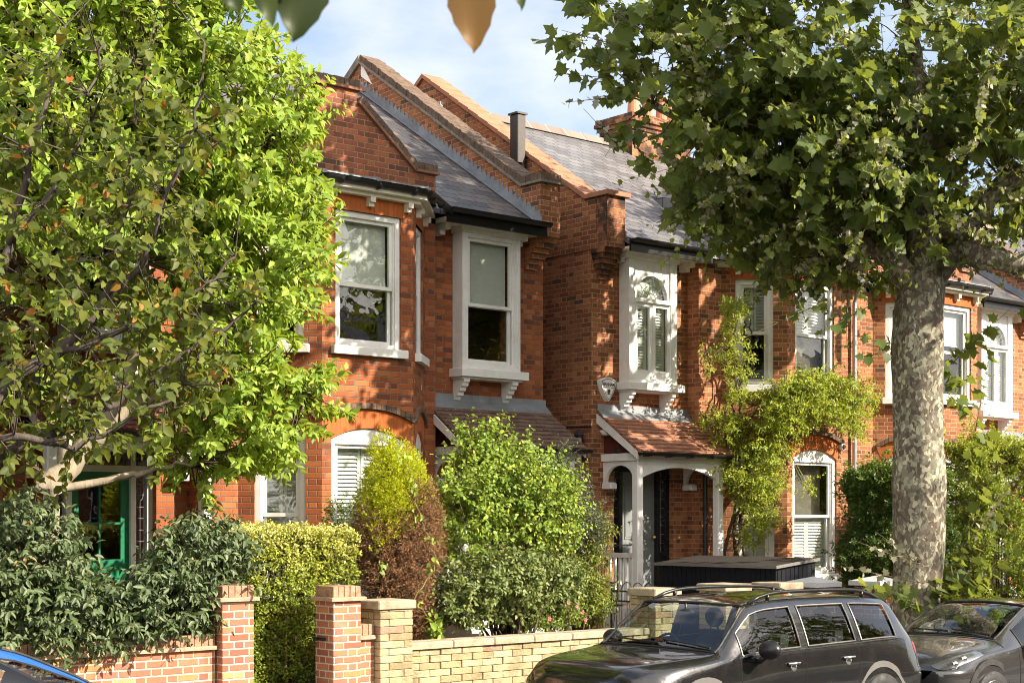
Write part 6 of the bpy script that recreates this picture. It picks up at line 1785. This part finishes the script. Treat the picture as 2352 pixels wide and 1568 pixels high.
def box_points(x0, x1, y0, y1, z0, z1, n, bulge=0.08, inner=0.25):
    a = np.array([(y1 - y0) * (z1 - z0), (x1 - x0) * (z1 - z0), (x1 - x0) * (y1 - y0), (x1 - x0) * (z1 - z0) * 0.4]); a /= a.sum()
    k = rng.choice(4, n, p=a)
    u = rng.uniform(0, 1, (n, 3))
    P = np.array((x0, y0, z0)) + u * np.array((x1 - x0, y1 - y0, z1 - z0)); O = np.zeros((n, 3))
    for i, (ax, v, s) in enumerate(((0, x0, -1), (1, y0, -1), (2, z1, 1), (1, y1, 1))):
        m = k == i; P[m, ax] = v; O[m, ax] = s
    dep = rng.uniform(0, 1, (n, 1)) ** 2.2 * inner
    nzv = 0.4 * np.sin(P[:, :1] * 7 + P[:, 1:2] * 5) + 0.4 * np.sin(P[:, 2:] * 6 + P[:, :1] * 4 + 1) + 0.35 * np.sin(P[:, :1] * 3.1 + P[:, 2:] * 2.7) + (rng.uniform(0, 1, (n, 1)) < 0.06) * 0.8
    P = P - O * dep + O * nzv * bulge
    O = unit(O + np.array((0, 0, 0.35)) + rng.normal(0, 0.5, (n, 3)))
    return P, O

def hedge(name, label, box, n, nl, L, size, ratio, mat, templ=DIA, bulge=0.07, fresh=0.8):
    x0, x1, y0, y1, z0, z1 = box
    t = thing(name, ((x0 + x1) / 2, (y0 + y1) / 2, z0), label, 'hedge')
    C, O = box_points(*box, n, bulge)
    sp = list(spray(C - O * L * 0.6, O, nl, L, size, ratio, 0.9, 0.6, 0.0, 0.8, 0.5))
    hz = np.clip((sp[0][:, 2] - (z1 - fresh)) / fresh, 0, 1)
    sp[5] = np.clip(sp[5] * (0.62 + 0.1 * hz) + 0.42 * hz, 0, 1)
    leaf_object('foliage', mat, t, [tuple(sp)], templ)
    m = n // 3
    inner = np.stack([rng.uniform(x0 + .3, x1 - .3, m), rng.uniform(y0 + .25, y1 - .25, m), rng.uniform(z0, z1 - .3, m)], 1)
    nn = near_dirs(C[:m], inner[:400])
    st = np.stack([inner[:60, 0], inner[:60, 1], np.full(60, z0)], 1)
    twigs_object('stems', m_twig, t, [(C - O * L * 0.7, C + O * L * 0.5, 0.003, 0.001), (nn, C[:m], 0.006, 0.003), (st, inner[:60] + np.array((0, 0, .4)), 0.018, 0.008)])
    # shaded inner mass so the hedge is not see-through
    return t

ds_poly = [(-120, 1140), (30, 1120), (110, 1150), (170, 1125), (240, 1125), (270, 1150), (200, 1190), (175, 1260), (215, 1330), (300, 1345), (345, 1300), (350, 1240), (400, 1215), (470, 1170), (540, 1210), (580, 1280), (560, 1320), (530, 1360), (510, 1420), (440, 1445), (300, 1460), (220, 1490), (130, 1500), (-120, 1490)]
shrub('evergreen_shrub', 'dark glossy evergreen shrub with grey green leaves spilling over the red garden wall', 'shrub', (6.7, 14.1, GZ),
      [((5.6, 14.1, 1.75), (1.1, 0.6, 0.85)), ((6.9, 14.0, 1.45), (1.0, 0.62, 0.65)), ((7.7, 14.1, 1.7), (0.75, 0.6, 0.75)), ((6.3, 13.75, 1.2), (1.2, 0.4, 0.4)), ((7.2, 13.75, 1.25), (0.7, 0.4, 0.4)), ((4.6, 14.0, 1.6), (1.0, 0.6, 0.9))],
      1750, 12, 0.34, 0.095, 0.42, m_darkshrub, 40, OVAL, lambda P: pick(P, ds_poly) & (P[:, 2] > 0.85), 0.45, droop=0.75, dirb=(0.1, -0.4, -0.1), up=0.8)
hedge('golden_hedge', 'clipped golden privet hedge, pale yellow on top, seen through the gap between two red piers', (8.5, 9.85, 14.15, 16.1, GZ, 2.13), 7800, 9, 0.10, 0.036, 0.62, m_hedge)
hedge('privet_hedge', 'tall dark green privet hedge against the near side of the plane tree trunk', (19.5, 20.9, 14.05, 15.0, GZ, 3.0), 5000, 12, 0.16, 0.055, 0.55, m_privet, DIA, 0.30)
hedge('privet_hedge', 'sunlit yellow green privet hedge beyond the plane tree trunk', (22.4, 28.0, 14.3, 15.3, GZ, 3.55), 7000, 12, 0.18, 0.06, 0.55, m_privy, DIA, 0.32)

# conifer: green above, dead and brown below
t = thing('conifer_shrub', (10.47, 14.45, GZ), 'rounded golden conifer, yellow green above and dead brown below', 'shrub')
cells = [((10.58, 14.45, 2.2), (0.46, 0.42, 0.90)), ((10.36, 14.4, 2.0), (0.32, 0.34, 0.70)), ((10.82, 14.45, 2.05), (0.33, 0.34, 0.74)), ((10.58, 14.4, 1.2), (0.38, 0.36, 0.7)), ((10.42, 14.45, 2.78), (0.17, 0.17, 0.48)), ((10.78, 14.45, 2.50), (0.20, 0.2, 0.42)), ((10.58, 14.4, 2.75), (0.16, 0.16, 0.38))]
C, O = in_ellipsoids(cells, 6500, 0.25)
x, y = proj(C)
lim = 1165 + 45 * np.sin(x * 0.03) + 0.5 * (x - 910) * -0.5 + rng.normal(0, 35, len(C))
g = y < lim
O = unit(O + np.array((0, 0, 0.55)) + rng.normal(0, 0.35, O.shape))
leaf_object('foliage', m_conif, t, [spray(C[g], O[g], 12, 0.10, 0.034, 0.36, 0.7, 0.9, 0.0, 0.4, 0.9)], DIA)
leaf_object('dead_foliage', m_conbrown, t, [spray(C[~g], O[~g], 9, 0.10, 0.034, 0.30, 0.8, 0.7, 0.1, 0.3, 0.9)], DIA)
q = MB(); limb(q, [(10.47, 14.45, 0.45), (10.46, 14.45, 1.2), (10.44, 14.45, 2.6)], 0.06, 0.02, 8, 0.01); q.build('trunk', m_bark, t)
B0 = np.stack([np.full(500, 10.46), np.full(500, 14.45), rng.uniform(0.7, 2.5, 500)], 1); k = rng.integers(0, len(C), 500)
k = k[np.argsort(C[k, 2])]; B0 = B0[np.argsort(B0[:, 2])]
twigs_object('stems', m_twig, t, [(B0, C[k], 0.008, 0.003), (C[~g] - O[~g] * .06, C[~g] + O[~g] * 0.10, 0.003, 0.001)])

shrub('dark_shrub', 'small dark green shrub between the white bay window and the conifer', 'shrub', at(790, 1400, 15.6) * (1, 1, 0) + (0, 0, GZ), [(at(790, 1200, 15.6), (0.28, 0.25, 0.35)), (at(800, 1290, 15.6), (0.25, 0.25, 0.5))], 260, 12, 0.14, 0.035, 0.55, m_privet, 14, DIA)
c = at(1165, 1130, 14.95)
shrub('mock_orange_shrub', 'tall arching shrub with bright yellow green leaves in front of the brown tiled porch', 'shrub', (c[0], 14.9, GZ),
      [(c, (0.92, 0.6, 0.72)), (at(1070, 1190, 14.7), (0.52, 0.5, 0.72)), (at(1230, 1190, 14.7), (0.7, 0.55, 0.72)), (at(1110, 1045, 15.0), (0.42, 0.4, 0.36)), (at(1140, 985, 15.0), (0.13, 0.15, 0.22)), (at(1060, 1010, 15.0), (0.10, 0.1, 0.2)), (at(1290, 1105, 14.9), (0.28, 0.25, 0.2))], 1200, 11, 0.34, 0.060, 0.72, m_mock, 60, OVAL, None, 0.42, dirb=(0.1, -0.25, 0.5), stem_mat=m_twig)
c = at(1150, 1320, 14.25)
t = shrub('viburnum_shrub', 'round grey green evergreen shrub on a bare stem behind the yellow wall', 'shrub', (c[0] + 0.25, 14.25, GZ),
      [(at(1150, 1345, 14.25), (0.86, 0.55, 0.44)), (at(1060, 1380, 14.2), (0.45, 0.45, 0.28)), (at(1260, 1340, 14.3), (0.42, 0.45, 0.40))], 950, 11, 0.22, 0.058, 0.62, m_vib, 26, OVAL, None, 0.3, dirb=(0, -0.25, 0.1), droop=0.35)
q = MB(); limb(q, [(c[0] + 0.27, 14.2, GZ - 0.05), (c[0] + 0.25, 14.2, 0.9), (c[0] + 0.2, 14.25, 1.3)], 0.045, 0.04, 9, 0.008); q.build('trunk', m_magbark, t, smooth=True)
c = at(1325, 1195, 15.0)
shrub('olive_shrub', 'silvery olive bush with narrow upright leaves, between the yellow green shrub and the white porch', 'shrub', (c[0], 15.0, GZ), [(c, (0.38, 0.32, 0.62)), (at(1290, 1080, 15.1), (0.16, 0.16, 0.42)), (at(1345, 1240, 14.9), (0.32, 0.3, 0.4))], 560, 15, 0.30, 0.052, 0.22, m_olive, 30, DIA, None, 0.5, dirb=(0, 0, 0.9), droop=0.0)
c = at(1345, 1330, 14.75)
shrub('nandina_shrub', 'yellow green bush with drooping narrow leaves beside the iron gate', 'shrub', (c[0], 14.75, GZ), [(c, (0.30, 0.28, 0.50)), (at(1375, 1220, 14.8), (0.16, 0.16, 0.25)), (at(1350, 1390, 14.7), (0.32, 0.28, 0.30))], 330, 13, 0.26, 0.062, 0.34, m_nand, 24, DIA, None, 0.45, dirb=(0.1, -0.2, 0.5), droop=0.5)
c = at(1285, 1415, 14.15)
t = shrub('flowering_plant', 'low bright green plant with a few pink flowers behind the yellow wall', 'plant', (c[0], 14.15, GZ), [(c, (0.42, 0.28, 0.16)), (at(1240, 1432, 14.1), (0.3, 0.2, 0.1))], 300, 10, 0.14, 0.028, 0.6, m_mock, 16, DIA, None, 0.6)
for px, py in ((1325, 1392), (1338, 1405), (1305, 1382), (1345, 1422), (1262, 1420)):
    p = at(px, py, 13.95); q = MB()
    for k in range(5):
        a = 2 * pi * k / 5; q.add([p, p + np.array((0.022 * cos(a - .5), -0.004, 0.022 * sin(a - .5))), p + np.array((0.034 * cos(a), -0.012, 0.034 * sin(a))), p + np.array((0.022 * cos(a + .5), -0.004, 0.022 * sin(a + .5)))], [(0, 1, 2, 3)])
    q.ball(p + np.array((0, -.004, 0)), 0.007, 6, 4); q.tube([p, p - np.array((0.01, -0.03, 0.12))], 0.003, 4); q.build('flower', m_pink, t)
c = at(1003, 1450, 13.95)
shrub('seedling', 'young broad leaved seedling just above the yellow wall, under the conifer', 'plant', (c[0], 13.95, GZ), [((c[0], 13.95, 0.98), (0.10, 0.1, 0.08))], 10, 6, 0.10, 0.11, 0.62, m_mock, 5, OVAL)
# bindweed climbing over the conifer
t = thing('bindweed', (10.85, 13.98, GZ), 'bindweed with pale heart shaped leaves climbing the brown face of the conifer', 'climbing plant')
pts = [at(px, py, 13.92) for px, py in ((985, 1420), (955, 1380), (1000, 1290), (985, 1240), (960, 1180), (950, 1120), (935, 1060))]; q = MB(); limb(q, [np.array((10.85, 13.95, GZ))] + pts, 0.005, 0.003, 5, 0.02)
q.build('stem', m_greentwig, t)
P = np.array([p + rng.normal(0, 0.05, 3) for p in pts for _ in range(5)] + [at(875, 1300, 13.95) + rng.normal(0, .05, 3) for _ in range(8)]); m = len(P)
leaf_object('foliage', m_mock, t, [(P, rng.normal(0, 1, (m, 3)) * (0.6, 0.3, 0.3) + (0, 0, -0.7), rng.normal(0, .3, (m, 3)) + (0.3, -1, 0.4), rng.uniform(0.05, 0.085, m), 0.85, rng.uniform(0.1, 0.7, m))], OVAL)

# ---------------- wisteria on the bay of the orange brick house
t = thing('wisteria', (18.95, 16.95, GZ), 'wisteria with twisted stems and yellow green leaves trained across the orange brick bay', 'climbing plant')
def wallY(px): return np.interp(px, [1600, 1655, 1815, 1950, 2010], [16.98, 16.95, 16.22, 16.20, 16.4])
q = MB(); nodes = []
for px0, rr0 in ((1690, 0.05), (1700, 0.035), (1676, 0.03), (1712, 0.025)):
    pth = [(px0 + 14 * math.sin(i * 1.3 + px0), 1290 - 62 * i) for i in range(10)]
    nodes += limb(q, [at(a, b, 16.88) for a, b in pth], rr0, 0.014, 7, 0.02)
for pth in ([(1690, 1010), (1740, 940), (1810, 900), (1900, 895), (1980, 930), (1985, 990)], [(1690, 1000), (1650, 960), (1620, 955)], [(1695, 980), (1760, 990), (1830, 960), (1880, 940), (1960, 905)], [(1700, 1100), (1740, 1040), (1790, 1010), (1820, 980)], [(1690, 900), (1720, 930), (1770, 920), (1850, 880)], [(1690, 760), (1670, 800), (1635, 800)]):
    nodes += limb(q, [at(a, b, float(wallY(a)) - 0.12) for a, b in pth], 0.022, 0.008, 6, 0.03)
q.build('stems', m_twig, t, smooth=True)
wp = [([(1645, 690), (1685, 665), (1705, 700), (1700, 760), (1720, 830), (1715, 900), (1665, 930), (1660, 840), (1650, 740)], 130), ([(1740, 900), (1800, 855), (1900, 852), (1985, 880), (2008, 915), (1985, 955), (1970, 1005), (1935, 1000), (1900, 955), (1850, 975), (1790, 985), (1740, 950)], 620), ([(1605, 955), (1650, 935), (1710, 950), (1800, 980), (1825, 1005), (1790, 1040), (1795, 1110), (1765, 1150), (1780, 1190), (1745, 1250), (1705, 1240), (1715, 1170), (1665, 1140), (1640, 1100), (1660, 1020), (1610, 975)], 520), ([(1600, 815), (1640, 795), (1650, 820), (1620, 850)], 12), ([(1830, 1090), (1870, 1110), (1850, 1130)], 8)]
Cs = []
for poly, n in wp:
    a = np.array(poly); lo, hi = a.min(0), a.max(0); got = 0
    while got < n:
        p = rng.uniform(lo, hi)
        if inside(poly, p[:1], p[1:])[0]:
            Cs.append(at(p[0], p[1], float(wallY(p[0])) - 0.06 - rng.uniform(0, 1) ** 1.5 * 0.5)); got += 1
C = np.array(Cs)
O = unit(rng.normal(0, 0.6, C.shape) + (0.1, -0.5, -0.25))
leaf_object('foliage', m_wist, t, [spray(C, O, 15, 0.28, 0.062, 0.46, 1.0, 0.45, 0.35, 0.8, 0.4)], OVAL)
nn = near_dirs(C, nodes)
twigs_object('twigs', m_greentwig, t, [(C, C + O * 0.24, 0.003, 0.0015), (nn, C, 0.006, 0.003)])

# ---------------- trees on the camera's side of the street
def far_tree(loc, ells, n, label, extra=None):
    t = thing('street_tree', loc, label, 'tree', 'trees on the near pavement')
    q = MB(); top = np.mean([e[0] for e in ells], 0)
    nodes = limb(q, [loc, (loc[0], loc[1], loc[2] + 2.5), (loc[0] * .6 + top[0] * .4, loc[1] * .6 + top[1] * .4, 4.5), top], 0.22, 0.06, 10, 0.03)
    tk = q.build('trunk', m_bark, t, smooth=True)
    q = MB()
    for e in ells: nodes += limb(q, [nodes[8], (np.array(nodes[12]) + np.array(e[0])) / 2, e[0]], 0.08, 0.03, 7, 0.05)
    q.build('branches', m_bark, tk, smooth=True)
    C, O = in_ellipsoids(ells, n, 0.4)
    leaf_object('foliage', m_cherry, t, [spray(C, O, 10, 0.5, 0.16, 0.8, 0.9, 0.5, 0.4, 0.9, 0.4)], DIA)
    return t
far_tree((26.0, 1.0, 0.12), [((25.5, 1.2, 7.0), (3.4, 2.6, 3.0)), ((28.5, 0.5, 7.5), (3.0, 2.5, 3.2))], 900, 'broad street tree on the near pavement, out of the view')
far_tree((34.5, 0.5, 0.12), [((34.0, 0.2, 6.5), (4.0, 3.0, 4.2))], 900, 'broad street tree farther along the near pavement, out of the view')

# terrace on the other side of the street, behind the camera
proto = thing('opposite_house', (4.0, -7.0, 0.12), 'red brick terraced house across the street, behind the viewer', 'house', 'houses behind the viewer')
q = MB()
wallface(q, 1.0, -7.0, 0, 0, 0, 0) if False else None
q.xf(7.0, -7.0, 0, pi)
us = [(0.8, 2.0), (3.6, 5.0)]
def opp(mb, L, z0, z1, holes):
    wallface(mb, 7.0, -7.0, pi, L, z0, z1, holes, 0.12)
opp(q, 6.0, 0.0, 6.6, [(0.8, 2.0, 4.2, 6.0), (3.4, 5.2, 4.2, 6.0), (3.4, 5.2, 1.2, 3.3), (0.9, 1.9, 0.3, 2.6)])
q.box(1.0, 7.0, -14.0, -13.9, 0, 6.6)
for x in (1.0, 6.95): q.prism([(x, -7.0, 0), (x, -14, 0), (x, -14, 6.6), (x, -10.5, 9.4), (x, -7.0, 6.6)], (0.05, 0, 0))
q.build('wall', m_brick2, proto)
q = MB(); q.prism([(0.98, -6.7, 6.5), (7.02, -6.7, 6.5), (7.02, -10.5, 9.55), (0.98, -10.5, 9.55)], (0, 0, -0.08)); q.prism([(0.98, -10.5, 9.55), (7.02, -10.5, 9.55), (7.02, -14.3, 6.5), (0.98, -14.3, 6.5)], (0, 0, -0.08)); q.build('roof', m_slate, proto)
for x0, x1, z0, z1 in ((5.0, 6.2, 4.2, 6.0), (1.8, 3.6, 4.2, 6.0), (1.8, 3.6, 1.2, 3.3)):
    q = MB(); q.box(x0, x0 + .07, -7.1, -7.03, z0, z1); q.box(x1 - .07, x1, -7.1, -7.03, z0, z1); q.box(x0 + .07, x1 - .07, -7.1, -7.03, z1 - .07, z1); q.box(x0 + .07, x1 - .07, -7.1, -7.03, z0, z0 + .07); q.box(x0 + .07, x1 - .07, -7.09, -7.04, (z0 + z1) / 2 - .03, (z0 + z1) / 2 + .03)
    wn = q.build('window', m_white, proto); MB().box(x0 + .07, x1 - .07, -7.085, -7.08, z0 + .07, z1 - .07).build('pane', m_blackdoor, wn)
MB().box(5.1, 6.1, -7.1, -7.05, 0.3, 2.6).build('door', m_green, proto)
for k in range(-1, 9):
    if k == 0: continue
    r = proto.copy(); COL.objects.link(r); r.location.x = 4.0 + 6.05 * k; ORG[r.name] = ORG[proto.name]
    for chd in list(proto.children):
        c_ = chd.copy(); COL.objects.link(c_); c_.parent = r
        for g_ in list(chd.children):
            d_ = g_.copy(); COL.objects.link(d_); d_.parent = c_

# branch hanging into the top of the view close to the camera
t = thing('overhanging_branch', (0.9, 2.6, 3.75), 'thin branch hanging close above the street with large out of focus leaves', 'branch')
q = MB()
stem = limb(q, [(-0.8, 2.9, 4.6), (0.3, 2.75, 4.0), at(520, -120, 2.4), at(680, -130, 2.4), at(1090, -110, 2.4), at(1260, -90, 2.45)], 0.02, 0.006, 7, 0.004); q.build('stem', m_bark, t, smooth=True)
m_big = mat_leaf('near_leaf', [(0, (0.020, 0.032, 0.008)), (0.5, (0.028, 0.045, 0.010)), (1, (0.040, 0.060, 0.012))], 0.12, (0.16, 0.2, 0.02), 0.5)
m_bigbrown = mat_leaf('brown_leaf', [(0, (0.160, 0.085, 0.028)), (0.5, (0.200, 0.110, 0.035)), (1, (0.280, 0.150, 0.050))], 0.30, (0.34, 0.17, 0.04), 0.55)
def big_leaf(tip, base, wid, mat, Y, tilt, r):
    A, B = at(*base, Y), at(*tip, Y - 0.02)
    D = B - A; L = np.linalg.norm(D); D = D / L
    view = unit(np.array((FW[0], FW[1], 0.1))); N = -view + np.array((0, 0, tilt)); N = unit(N - (N * D).sum() * D); S = np.cross(N, D)
    vs = []; fs = []; nL, nW = 12, 6
    for i in range(nL + 1):
        u = i / nL; w_ = wid * (math.sin(pi * min(1, u ** 0.85)) ** 0.75) * (1 + (0.05 if i % 2 else -0.03)) + 0.0005
        for j in range(nW + 1):
            v = (j / nW - 0.5) * 2
            vs.append(A + D * L * u + S * w_ * v * 0.5 + N * (0.10 * abs(v) * wid + 0.03 * math.sin(3 * u + v)) * 0.5 - N * 0.1 * L * u * u)
    for i in range(nL):
        for j in range(nW): fs.append((i * (nW + 1) + j, (i + 1) * (nW + 1) + j, (i + 1) * (nW + 1) + j + 1, i * (nW + 1) + j + 1))
    q = MB(); q.add(vs, fs); o = q.build('leaf', mat, t, smooth=True)
    a_ = o.data.attributes.new('leaf_rand', 'FLOAT', 'FACE'); a_.data.foreach_set('value', np.full(len(fs), r, np.float32))
    MB().tube([A, A + np.array((0.0, 0.0, 0.04))], 0.0018, 5).build('leaf_stalk', m_greentwig, o)
big_leaf((1086, 112), (1080, -110), 0.098, m_bigbrown, 2.4, 0.25, 0.5)
big_leaf((668, 80), (725, -110), 0.105, m_big, 2.4, 0.3, 0.3)
big_leaf((622, 56), (590, -100), 0.05, m_big, 2.4, 0.3, 0.7)
big_leaf((545, 28), (505, -100), 0.060, m_big, 2.42, 0.3, 0.2)
big_leaf((1197, 18), (1180, -120), 0.05, m_big, 2.45, 0.3, 0.6)
# ------------------------------------------------------------------ light, sky, camera
SE, SA = R(31), R(31)      # sun elevation; azimuth off the street normal towards +X
sdir = np.array((cos(SE) * sin(SA), -cos(SE) * cos(SA), sin(SE)))
la = bpy.data.lights.new('sun', 'SUN'); la.energy = 4.8; la.angle = R(0.53); la.color = (1.0, 0.88, 0.71)
so = bpy.data.objects.new('sun', la); COL.objects.link(so)
from mathutils import Vector
so.rotation_euler = Vector((-sdir[0], -sdir[1], -sdir[2])).to_track_quat('-Z', 'Y').to_euler()
so.location = (0, -20, 30)
w = bpy.data.worlds.new('World'); scene.world = w; w.use_nodes = True
nb = NB('sky', w.node_tree)
sky = nb.t.nodes.new('ShaderNodeTexSky'); sky.sky_type = 'NISHITA'; sky.sun_disc = False
sky.sun_elevation = SE; sky.sun_rotation = math.atan2(sdir[0], sdir[1]); sky.air_density = 1.0; sky.dust_density = 2.5; sky.ozone_density = 1.5
gen = nb.n('TexCoord', out='Generated')
mp = nb.n('Mapping', {'Vector': gen, 'Scale': (1.0, 1.0, 2.2), 'Location': (0.35, 0.1, 0.0)})
cl = nb.noise(mp, 3.2, 8, 0.55)
cl2 = nb.noise(mp, 1.3, 3, 0.5)
f = nb.n('MapRange', {'Value': nb.m('ADD', nb.m('MULTIPLY', cl, 0.6), nb.m('MULTIPLY', cl2, 0.5)), 'From Min': 0.49, 'From Max': 0.64, 'To Min': 0.10, 'To Max': 0.9})
c = nb.mix(f, sky.outputs[0], (4.9, 4.8, 4.85))
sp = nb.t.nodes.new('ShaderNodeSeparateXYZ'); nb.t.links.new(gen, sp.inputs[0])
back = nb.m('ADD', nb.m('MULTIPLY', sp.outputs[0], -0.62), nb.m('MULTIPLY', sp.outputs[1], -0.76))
fill_bank = nb.n('MapRange', {'Value': nb.m('ADD', back, nb.m('MULTIPLY', nb.m('SUBTRACT', cl2, 0.5), 0.8)), 'From Min': 0.05, 'From Max': 0.6, 'To Min': 0.0, 'To Max': 0.75})
c = nb.mix(fill_bank, c, (10.0, 9.4, 8.6))  # unseen bright cloud added behind the camera to lift the shade
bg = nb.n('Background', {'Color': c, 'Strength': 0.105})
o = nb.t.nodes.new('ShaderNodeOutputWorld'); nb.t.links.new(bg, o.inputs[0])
cam = bpy.data.cameras.new('camera'); co = bpy.data.objects.new('camera', cam); COL.objects.link(co); scene.camera = co
co.location = (0, 0, ZC); co.rotation_euler = (pi / 2, 0, YAW - pi / 2)
cam.sensor_width = 36; cam.lens = F / 2352 * 36; cam.shift_y = (YH - 784) / 2352
cam.clip_start = 0.1; cam.clip_end = 2000
cam.dof.use_dof = True; cam.dof.focus_distance = 19.0; cam.dof.aperture_fstop = 8.5
scene.view_settings.view_transform = 'Standard'; scene.view_settings.look = 'None'; scene.view_settings.exposure = 1.35; scene.view_settings.gamma = 1.0
scene.cycles.filter_width = 1.0; scene.cycles.max_bounces = 8; scene.cycles.transparent_max_bounces = 12; scene.cycles.use_denoising = True
scene.cycles.caustics_reflective = False; scene.cycles.caustics_refractive = False
